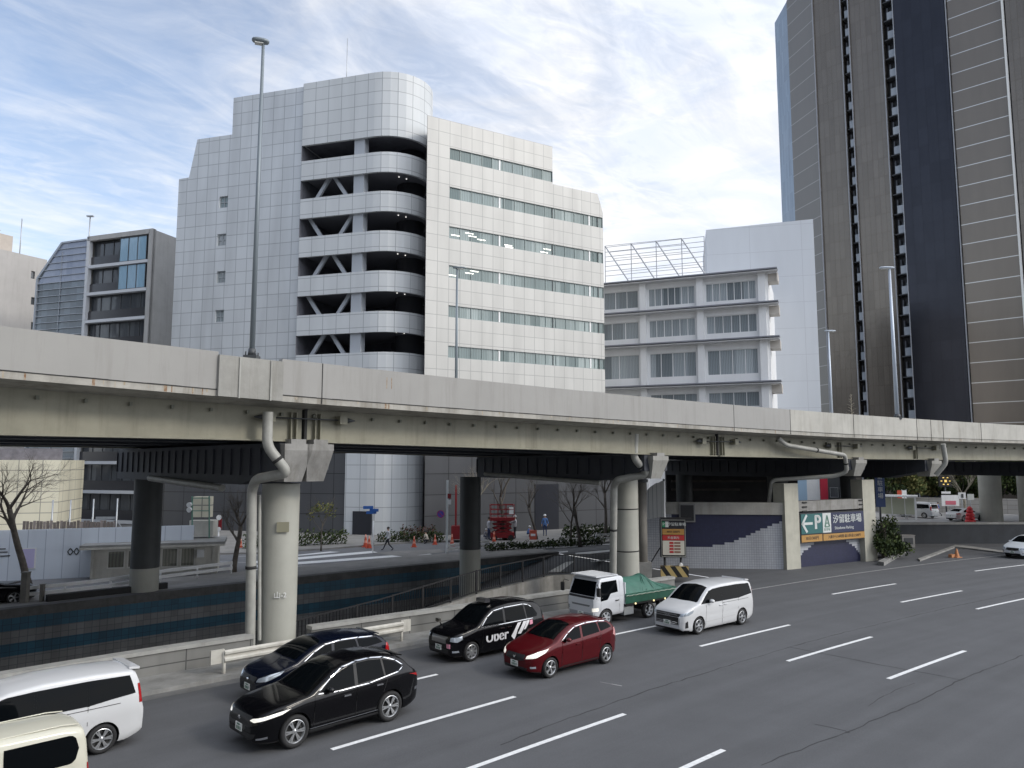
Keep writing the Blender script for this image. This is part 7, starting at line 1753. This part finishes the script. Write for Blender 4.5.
# --- taxi
def taxi():
    L = 4.40
    c = Car('taxi', 'tall black taxi with white lettering and slanted white stripes on its doors', L, 1.695, 1.75, 2.75, .80, .32,
            top=[(0, .74), (.05, .88), (.15, .96), (.5, 1.04), (.9, 1.10), (1.05, 1.14), (1.4, 1.42), (1.75, 1.63), (2.05, 1.70), (2.6, 1.75), (3.3, 1.74), (3.8, 1.66), (4.0, 1.55), (4.22, 1.2), (4.34, 1.02), (L, .75)],
            belt=[(0, .65), (.2, .85), (1.0, 1.02), (2.0, 1.05), (3.6, 1.07), (4.1, 1.08), (L, .7)], plan=[(0, .68), (.05, .80), (.13, .90), (.3, .96), (.7, 1.0), (3.7, 1.0), (4.15, .94), (L, .76)], bot=[(0, .32), (.06, .22), (.4, .19), (4.0, .2), (L, .35)], tum=.22, paint=PTAXI, rc=.13)
    c.wheels(8, style='one')
    c.both([(1.25, 1.08), (1.52, 1.33), (1.80, 1.48), (2.22, 1.53), (2.22, 1.08)], cglass, 'front_window'); c.both([(2.32, 1.09), (2.32, 1.545), (3.20, 1.55), (3.28, 1.10)], cglass, 'rear_window'); c.both([(3.34, 1.11), (3.28, 1.54), (3.62, 1.48), (3.85, 1.2), (3.8, 1.11)], cglass, 'quarter_window')
    c.line([(1.18, 1.05), (2.2, 1.055), (3.6, 1.07)], .014, chrome, 'chrome_trim'); c.line([(1.2, 1.07), (1.5, 1.36), (1.8, 1.53), (2.3, 1.585), (3.2, 1.60), (3.45, 1.55), (3.6, 1.45)], .016, chrome, 'chrome_trim')
    c.drape([(1.10, -.66), (1.05, 0), (1.10, .66), (1.80, .54), (1.86, 0), (1.80, -.54)], 'T', cglass, 'windshield', nu=20, nv=20); c.drape([(-.55, 1.12), (-.5, 1.5), (.5, 1.5), (.55, 1.12)], 'B', cglass, 'rear_windshield')
    for sg_ in ('D', 'Dm'): c.drape([(.44, .72), (.46, .84), (.85, .88), (.86, .78), (.7, .70)], sg_, headoff, 'headlight'); c.drape([(.52, .36), (.52, .42), (.74, .42), (.74, .36)], sg_, headoff, 'fog_lamp')
    c.drape([(-.42, .62), (-.44, .84), (.44, .84), (.42, .62)], 'F', mat('grille_chrome', (.25, .25, .26), .3, metal=.8), 'grille'); c.drape([(-.5, .28), (-.55, .45), (.55, .45), (.5, .28)], 'F', trim, 'lower_grille')
    for sg_ in ('E', 'Em'): c.drape([(-.68, .85), (-.68, 1.1), (-.5, 1.1), (-.5, .85)], sg_, tail, 'taillight')
    c.handles([(2.12, .92), (2.45, .92)], chrome); c.plate_at(.47)
    pk = mat('pink_mark', (.75, .32, .42), .5); c.drape([(.33, .50), (.33, .64), (.46, .64), (.46, .50)], 'D', pk, 'pink_tag', off=.02)
    # fender mirrors
    for sg_ in (-1, 1):
        k = MB(); k.beam((.62, sg_*.70, .98), (.58, sg_*.80, 1.12), .03, .03); k.box((.57, sg_*.84, 1.16), (.10, .20, .12)); k.build('fender_mirror', PTAXI, c.root)
        k = MB(); k.box((.625, sg_*.84, 1.16), (.01, .16, .09)); k.build('mirror_glass', chrome, c.root)
    # stripes (side) : three slanted white bars, last one with pink end
    wm = mat('decal_white', (.78, .78, .80), .4)
    for x in (2.56, 2.86): c.both([(x, .58), (x+.28, 1.0), (x+.46, 1.02), (x+.28, .76), (x+.22, .55), (x+.14, .44)] if x < 2.6 else [(x, .62), (x+.26, 1.02), (x+.43, 1.02), (x+.16, .60)], wm, 'stripe', nu=16)
    c.both([(3.14, .74), (3.30, 1.02), (3.42, 1.04), (3.40, .96), (3.22, .72)], wm, 'stripe', nu=12); c.both([(3.42, .86), (3.44, 1.02), (3.56, 1.02), (3.58, .88)], pk, 'pink_mark', nu=8)
    # lettering on both sides
    h = c.full.ray_cast(Vector((1.95, -4, .66)), Vector((0, 1, 0)))[0]
    for sg_ in (-1, 1):
        for e in (-.012, 0, .012): t = text('Uber', .52, (1.90+e, sg_*(abs(h.y)+.004+abs(e)*.2), .68), 0 if sg_ < 0 else math.pi, wm, c.root, 'lettering', ext=.004, sx=.95)
    t = text('GO TAXI', .12, (0, 0, 0), 0, wm, None, 'lettering'); bpy.data.objects.remove(t)
    k = MB(); k.box((1.92, 0, 1.80), (.22, .5, .12)); k.build('roof_lamp', mat('roof_lamp', (.03, .03, .035), .3, coat=1), c.root); seams(c, (1.25, 2.27), .35, 1.05); c.line([(3.31, .5), (3.31, 1.07)], .012, trim, 'door_seam')
    return c
c = taxi(); s_, o_ = so(gp(471.5, 661.5)); c.place(s_, o_)
# --- truck
def truck():
    r = empty('truck', (0, 0, 0), 0, 'small white cab truck carrying a load under a green tarpaulin', 'truck')
    L = 1.62
    PW = cpaint('truck_white', (.62, .64, .67), .35)
    c = Car('tmp', 'x', L, 1.70, 1.98, 20.0, .62, .33,
            top=[(0, 1.12), (.04, 1.22), (.10, 1.32), (.22, 1.72), (.30, 1.90), (.42, 1.97), (1.4, 2.0), (1.58, 1.97), (L, 1.90)], belt=[(0, 1.0), (.1, 1.12), (.3, 1.15), (L, 1.15)],
            plan=[(0, .86), (.04, .93), (.12, .98), (.25, 1.0), (1.5, 1.0), (L, .98)], bot=[(0, .42), (.1, .36), (L, .40)], tum=.09, paint=PW, rc=.09, shoulder=.005, topw=.03)
    root = c.root
    c.both([(.30, 1.02), (.30, 1.3), (.36, 1.78), (1.25, 1.80), (1.27, 1.32), (.85, 1.28), (.68, 1.05)], cglass, 'side_window')
    c.drape([(-.74, 1.22), (-.68, 1.80), (.68, 1.80), (.74, 1.22)], 'F', cglass, 'windshield', nu=20)
    c.drape([(-.82, 1.12), (-.82, 1.2), (.82, 1.2), (.82, 1.12)], 'F', trim, 'wiper_panel', nu=20)
    c.drape([(-.5, .80), (-.55, .87), (.55, .87), (.5, .80)], 'F', mat('grille_grey', (.18, .19, .2), .5), 'grille'); c.drape([(-.80, .42), (-.82, .56), (.82, .56), (.80, .42)], 'F', mat('bumper_grey', (.35, .36, .38), .5), 'bumper')
    for sg_ in ('D', 'Dm'): c.drape([(.46, .62), (.46, .76), (.72, .78), (.72, .64)], sg_, headon if sg_ == 'D' else headoff, 'headlight')
    c.plate_at(.48); c.handles([(1.2, .98)], trim); seams(c, (.32, 1.36), .5, 1.8)
    k = MB(); k.box((.75, 0, 2.0), (1.2, 1.5, .05)); k.build('roof_cap', PW, root)
    for sg_ in (-1, 1):
        k = MB(); k.tube([(.1, sg_*.83, 1.7), (.0, sg_*1.0, 1.75), (-.02, sg_*1.08, 1.6)], .015, n=6); k.box((-.03, sg_*1.08, 1.45), (.07, .17, .34)); k.build('mirror', trim, root)
    c.wb = 2.5; c.wheels(6, style='one', m=mat('truck_rim', (.4, .42, .44), .5), tw=.2)
    k = MB(); 
    for y in (-.38, .38): k.box((2.95, y, .55), (3.3, .09, .16))
    for x in (1.9, 2.6, 3.6, 4.3): k.box((x, 0, .55), (.08, .9, .12))
    k.box((3.12, 0, .36), (.14, 1.2, .14)); k.build('chassis', trim, root)
    k = MB(); k.box((1.95, -.62, .46), (.55, .3, .34)); k.build('fuel_tank', mat('tank_grey', (.35, .37, .38), .5, metal=.3), root)
    k = MB(); k.box((3.2, 0, .74), (3.05, 1.72, .12)); k.build('bed_floor', trim, root)
    gp_ = mat('bed_green', (.02, .10, .065), .5, noise=.3, nscale=3)
    for y in (-.86, .86): k = MB(); k.box((3.2, y, .97), (3.08, .05, .40)); k.build('bed_side', gp_, root)
    for x in (1.68, 4.72): k = MB(); k.box((x, 0, .97 if x > 2 else 1.2), (.05, 1.70, .40 if x > 2 else .9)); k.build('bed_end', PW if x < 2 else gp_, root)
    k = MB(); k.box((4.6, 0, .50), (.06, 1.5, .12)); k.build('rear_bumper', trim, root)
    for x in (2.2, 3.3, 4.0): k = MB(); k.cyl((x, -.90, .73), (x, -.93, .73), .04, n=10); k.build('marker_lamp', mat('marker_amber', (.8, .7, .4), .3, emit=(1, .8, .4), estr=.6), root)
    for x in (2.9, 3.6):
        k = MB(); k.box((x+.12, -.75, .50), (.03, .22, .4)); k.build('mudguard', trim, root)
    # tarpaulin draped over load, modelled as a creased cloth sheet
    tarp = mat('tarp_green', (.045, .145, .108), .6, noise=.22, nscale=2.5, bump=.5, bscale=6)
    nx, ny = 44, 34; rnd = random.Random(9); rows = []
    def hgt_(x, y):
        ridge = lerp_tab([(0, 1.66), (.3, 1.74), (1.0, 1.70), (1.55, 1.70), (1.75, 1.72), (1.95, 1.62), (2.3, 1.42), (2.7, 1.27), (3.1, 1.20)], x)
        e = abs(y)/.9; f = (1-e**1.7); z = 1.14+(ridge-1.14)*max(f, 0)
        z += .035*math.sin(x*9+y*5)*f*e*1.5+.02*math.sin(x*17-y*11)*(1-f)*e
        pk_ = math.exp(-((x-1.72)/.14)**2)*.07*(1-e); return z+pk_
    for i in range(nx+1):
        x = 3.1*i/nx; row = []
        for j in range(ny+1):
            y = -.93+1.86*j/ny
            if abs(y) > .895: z = 1.08+.015*math.sin(x*14); y = math.copysign(.905, y)
            else: z = hgt_(x, y)
            row.append(Vector((1.66+x, y, z)))
        rows.append(row)
    k = MB(); k.grid(rows); o = k.build('tarpaulin', tarp, root); sm = o.modifiers.new('t', 'SOLIDIFY'); sm.thickness = .015
    # folds: radial creases from the peak
    k = MB()
    for a in range(7):
        x1 = 1.66+1.75+random.uniform(-.9, .9); pts = []
        for t in (0, .3, .6, 1): xx_ = 1.66+1.72+(x1-3.38)*t; yy_ = -.05-.8*t; pts.append((xx_, yy_, hgt_(xx_-1.66, yy_)+.006))
        k.tube(pts, [.012, .02, .018, .006], n=5)
    k.build('tarp_folds', tarp, root)
    k = MB(); k.tube([(1.66+3.1*i/30, -.915, 1.09+.012*math.sin(i*1.9)) for i in range(31)], .012, n=5); k.build('tarp_hem', mat('rope', (.45, .5, .42), .8), root)
    root.name = 'truck'; root['label'] = 'small white cab truck carrying a load under a green tarpaulin'; root['category'] = 'truck'
    bpy.data.objects.remove(r); root.name = 'truck'
    root.scale = (1.07, 1.0, 1.0)
    return c
c = truck(); s_, o_ = so(gp(606.5, 626)); c.wb = 2.8; c.fo = .70; c.place(s_, o_)
# --- far and edge cars
def sedan(name, lab, pnt, L=4.8, H=1.45, head=headoff):
    c = Car(name, lab, L, 1.82, H, 2.8, .95, .33,
            top=[(0, .66), (.05, .76), (.2, .84), (.8, .94), (1.3, .99), (1.5, 1.06), (2.1, 1.38), (2.5, H), (3.2, H-.01), (3.7, 1.30), (4.2, 1.08), (L-.3, 1.02), (L-.05, .95), (L, .7)], belt=[(0, .6), (.3, .8), (1.5, .92), (3.8, .98), (L-.1, .92), (L, .65)],
            plan=[(0, .66), (.06, .8), (.2, .92), (.6, 1.0), (4.0, 1.0), (L-.15, .88), (L, .72)], bot=[(0, .34), (.1, .22), (L-.2, .22), (L, .4)], tum=.42, paint=pnt, rc=.1)
    c.wheels(5); c.both([(1.65, .98), (2.15, 1.28), (2.6, 1.35), (2.6, .98)], cglass, 'front_window'); c.both([(2.66, .98), (2.66, 1.35), (3.2, 1.33), (3.6, 1.2), (3.75, 1.02)], cglass, 'rear_window')
    c.drape([(1.55, -.62), (1.5, 0), (1.55, .62), (2.25, .52), (2.25, -.52)], 'T', cglass, 'windshield', nu=14, nv=14); c.drape([(3.45, -.5), (4.15, -.58), (4.15, .58), (3.45, .5)], 'T', cglass, 'rear_windshield', nu=14, nv=14)
    for sg_ in ('D', 'Dm'): c.drape([(.5, .62), (.5, .72), (.95, .80), (.9, .7)], sg_, head, 'headlight')
    for sg_ in ('E', 'Em'): c.drape([(-.95, .82), (-.95, .92), (-.5, .92), (-.5, .80)], sg_, tail, 'taillight')
    c.plate_at(.45); c.plate_at(.6, back=True); c.mirror(1.85, .98, pnt); c.handles([(2.5, .85), (3.5, .88)], pnt); c.drape([(-.5, .5), (-.5, .66), (.5, .66), (.5, .5)], 'F', trim, 'grille'); return c
def putcar(c, p, ang, z=.006):
    d = Vector((math.cos(ang), math.sin(ang), 0)); q = Vector((p[0], p[1], 0))-d*c.L/2; c.root.location = (q.x, q.y, z); c.root.rotation_euler = (0, 0, ang)
# white car entering at right edge (seen from its rear, driving away is impossible in this lane: rear lamps are not lit)
c = hatch('hatchback', 'pale silver hatchback cut off by the right edge of the picture', 4.2, 1.72, 1.55, 2.6, .85, .31, PSIL, headoff)
p = gp(1007, 562); putcar(c, P(so(p)[0]+4.3, so(p)[1]+.85), hd(so(p)[0]+2))
c = sedan('sedan', 'dark sedan at the left edge on the street beyond the trench', PBLACK); p = gp(12, 606.5); s_, o_ = so(p); q = P(s_-1.15, o_+1.3); putcar(c, q, hd(s_)+math.pi)
c = sedan('sedan', 'white sedan behind the red barrel on the far street', PWHITE, head=headon); p = gp(970, 521.5); putcar(c, (p.x, p.y+.9), R_(203), z=.04)
c = minivan('van', 'white van parked beside the bus shelter seen from behind', PWHITE, H=1.95); p = gp(929.5, 518.5); putcar(c, (p.x-.6, p.y+1.6), R_(-62), z=.04)
# dark ramp structure behind the parking box
DW = Plane(atd(666, 63), atd(797, 63.5)); dwz = EYE+(ray(700, 470).z/ray(700, 470).y)*63
r = empty('ramp_structure', (*atd(730, 64), 0), 0, 'dark concrete ramp structure in the shade behind the parking entrance', 'wall')
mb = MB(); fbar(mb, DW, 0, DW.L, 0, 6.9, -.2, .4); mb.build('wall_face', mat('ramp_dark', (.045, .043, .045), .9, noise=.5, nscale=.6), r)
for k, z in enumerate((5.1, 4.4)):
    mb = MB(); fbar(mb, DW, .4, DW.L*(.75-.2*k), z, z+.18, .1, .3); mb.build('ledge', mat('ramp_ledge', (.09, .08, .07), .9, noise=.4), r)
reloc(r)
# unseen blocks added behind the viewer for car glass and tower to mirror
for i, (x0, y0, w_, d_, h_) in enumerate(((-95, -62, 70, 24, 70), (4, -84, 96, 26, 58), (-150, -40, 26, 80, 60))):
    r = empty('reflection_block', (x0+w_/2, y0+d_/2, 0), 0, ['wide grey block added unseen behind the viewer for reflections', 'taller grey block added unseen behind the viewer for reflections', 'grey block added unseen at the left behind the viewer for reflections'][i], 'building')
    mb = MB(); mb.box((0, 0, h_/2), (w_, d_, h_)); mb.build('walls', grid_mat('reflection_facade', (.035, .04, .045), (.16, .155, .15), 3.0, 3.6, mortar=.45, var=.3, rough=.5), r)
    mb = MB(); mb.box((0, 0, h_+.6), (w_*.97, d_*.94, 1.2)); mb.build('roof_parapet', concd, r)
# ================================================================== SKY, LIGHT, CAMERA
w = bpy.data.worlds.new('World'); scn.world = w; w.use_nodes = True; nt = w.node_tree; bg_ = nt.nodes['Background']
SUN_EL, SUN_AZ = 32.0, 112.0
sky = nd(nt, 'ShaderNodeTexSky'); sky.sky_type = 'NISHITA'; sky.sun_disc = False; sky.sun_elevation = R_(SUN_EL); sky.sun_rotation = R_(SUN_AZ); sky.air_density = 1.0; sky.dust_density = .8; sky.ozone_density = 2.0
tc = nd(nt, 'ShaderNodeTexCoord'); sx = nd(nt, 'ShaderNodeSeparateXYZ'); nt.links.new(tc.outputs['Generated'], sx.inputs[0])
mz = nd(nt, 'ShaderNodeMath', operation='MAXIMUM'); mz.inputs[1].default_value = .02; nt.links.new(sx.outputs['Z'], mz.inputs[0])
az = nd(nt, 'ShaderNodeMath', operation='ADD'); az.inputs[1].default_value = .12; nt.links.new(mz.outputs[0], az.inputs[0])
cx_ = nd(nt, 'ShaderNodeMath', operation='DIVIDE'); cy_ = nd(nt, 'ShaderNodeMath', operation='DIVIDE')
nt.links.new(sx.outputs['X'], cx_.inputs[0]); nt.links.new(az.outputs[0], cx_.inputs[1]); nt.links.new(sx.outputs['Y'], cy_.inputs[0]); nt.links.new(az.outputs[0], cy_.inputs[1])
cb_ = nd(nt, 'ShaderNodeCombineXYZ'); nt.links.new(cx_.outputs[0], cb_.inputs[0]); nt.links.new(cy_.outputs[0], cb_.inputs[1])
def cl(scale, rot, st, lo, hi, dist=.6, detail=9, rough=.6, loc=(0, 0, 0)):
    m0 = nd(nt, 'ShaderNodeMapping'); m0.inputs['Rotation'].default_value = (0, 0, R_(rot)); nt.links.new(cb_.outputs[0], m0.inputs[0])
    mp = nd(nt, 'ShaderNodeMapping'); mp.inputs['Scale'].default_value = st; mp.inputs['Location'].default_value = loc; nt.links.new(m0.outputs[0], mp.inputs[0])
    n = nd(nt, 'ShaderNodeTexNoise'); n.inputs['Scale'].default_value = scale; n.inputs['Detail'].default_value = detail; n.inputs['Roughness'].default_value = rough; n.inputs['Distortion'].default_value = dist
    nt.links.new(mp.outputs[0], n.inputs['Vector']); r = nd(nt, 'ShaderNodeMapRange'); r.interpolation_type = 'SMOOTHSTEP'; r.inputs[1].default_value = lo; r.inputs[2].default_value = hi; nt.links.new(n.outputs['Fac'], r.inputs[0]); return r.outputs[0]
wisp = cl(1.7, -58, (1, 2.4, 1), .32, .80, dist=.9); rip = cl(7, -35, (1, 2.2, 1), .35, .75, dist=1.0, detail=5); patch = cl(.55, 10, (1, 1.3, 1), .32, .62, dist=.3, detail=3, loc=(3.1, 1.7, 0))
# more cloud to the right (towards the sun side of the picture)
rg = nd(nt, 'ShaderNodeMapRange'); rg.interpolation_type = 'SMOOTHSTEP'; rg.inputs[1].default_value = -.55; rg.inputs[2].default_value = .25; rg.inputs[3].default_value = .0; rg.inputs[4].default_value = 1; nt.links.new(sx.outputs['X'], rg.inputs[0])
hz1 = nd(nt, 'ShaderNodeMapRange'); hz1.inputs[1].default_value = .45; hz1.inputs[2].default_value = .05; nt.links.new(sx.outputs['Z'], hz1.inputs[0])
def mth(op, a, b):
    m = nd(nt, 'ShaderNodeMath', operation=op); 
    for i, x in enumerate((a, b)):
        if isinstance(x, (int, float)): m.inputs[i].default_value = x
        else: nt.links.new(x, m.inputs[i])
    m.use_clamp = True; return m.outputs[0]
base = mth('ADD', mth('MULTIPLY', rg.outputs[0], .55), .12); a1 = mth('MULTIPLY', wisp, .44); a2 = mth('MULTIPLY', mth('MULTIPLY', rip, patch), .30); a3 = mth('MULTIPLY', hz1.outputs[0], .45)
cov = mth('ADD', mth('ADD', base, a1), mth('ADD', a2, a3)); cov = mth('MULTIPLY', cov, .97)
mx = nd(nt, 'ShaderNodeMix', data_type='RGBA'); nt.links.new(cov, mx.inputs[0]); sk2 = nd(nt, 'ShaderNodeVectorMath', operation='SCALE'); sk2.inputs['Scale'].default_value = 1.25; nt.links.new(sky.outputs[0], sk2.inputs[0]); nt.links.new(sk2.outputs[0], mx.inputs[6])
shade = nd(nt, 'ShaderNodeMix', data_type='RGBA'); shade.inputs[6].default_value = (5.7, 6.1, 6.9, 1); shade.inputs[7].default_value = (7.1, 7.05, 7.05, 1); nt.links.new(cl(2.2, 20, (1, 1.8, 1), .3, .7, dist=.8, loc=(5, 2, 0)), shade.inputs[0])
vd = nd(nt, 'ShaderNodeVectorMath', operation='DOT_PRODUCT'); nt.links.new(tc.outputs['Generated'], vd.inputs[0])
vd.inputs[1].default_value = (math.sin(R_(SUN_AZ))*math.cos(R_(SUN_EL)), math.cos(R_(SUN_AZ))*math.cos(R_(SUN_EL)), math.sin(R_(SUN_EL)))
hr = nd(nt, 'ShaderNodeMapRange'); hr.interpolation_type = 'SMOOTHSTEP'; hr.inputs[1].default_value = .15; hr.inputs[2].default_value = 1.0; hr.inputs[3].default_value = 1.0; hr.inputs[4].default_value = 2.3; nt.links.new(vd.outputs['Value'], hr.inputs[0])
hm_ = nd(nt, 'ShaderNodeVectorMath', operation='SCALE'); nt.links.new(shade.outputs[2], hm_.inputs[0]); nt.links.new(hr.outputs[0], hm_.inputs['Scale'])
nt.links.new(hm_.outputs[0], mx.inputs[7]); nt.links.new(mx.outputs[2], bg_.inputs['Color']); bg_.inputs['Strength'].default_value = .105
sl = bpy.data.lights.new('sun', 'SUN'); sl.energy = .95; sl.angle = R_(12); sl.color = (1, .93, .82); so_l = bpy.data.objects.new('sun', sl); C.objects.link(so_l)
sd = Vector((math.sin(R_(SUN_AZ))*math.cos(R_(SUN_EL)), math.cos(R_(SUN_AZ))*math.cos(R_(SUN_EL)), math.sin(R_(SUN_EL))))
so_l.rotation_euler = sd.to_track_quat('Z', 'Y').to_euler(); so_l.location = (60, -40, 80)
cam = bpy.data.cameras.new('camera'); cam.lens = F/1024*36; cam.sensor_width = 36; cam.clip_end = 8000; cam.clip_start = .1
co = bpy.data.objects.new('camera', cam); C.objects.link(co); co.location = (0, 0, EYE); co.rotation_euler = (math.pi/2+PIT, 0, 0); scn.camera = co
scn.view_settings.view_transform = 'Standard'; scn.view_settings.look = 'None'; scn.view_settings.exposure = 0.6; scn.view_settings.gamma = 1
scn.render.resolution_x = 1024; scn.render.resolution_y = 768
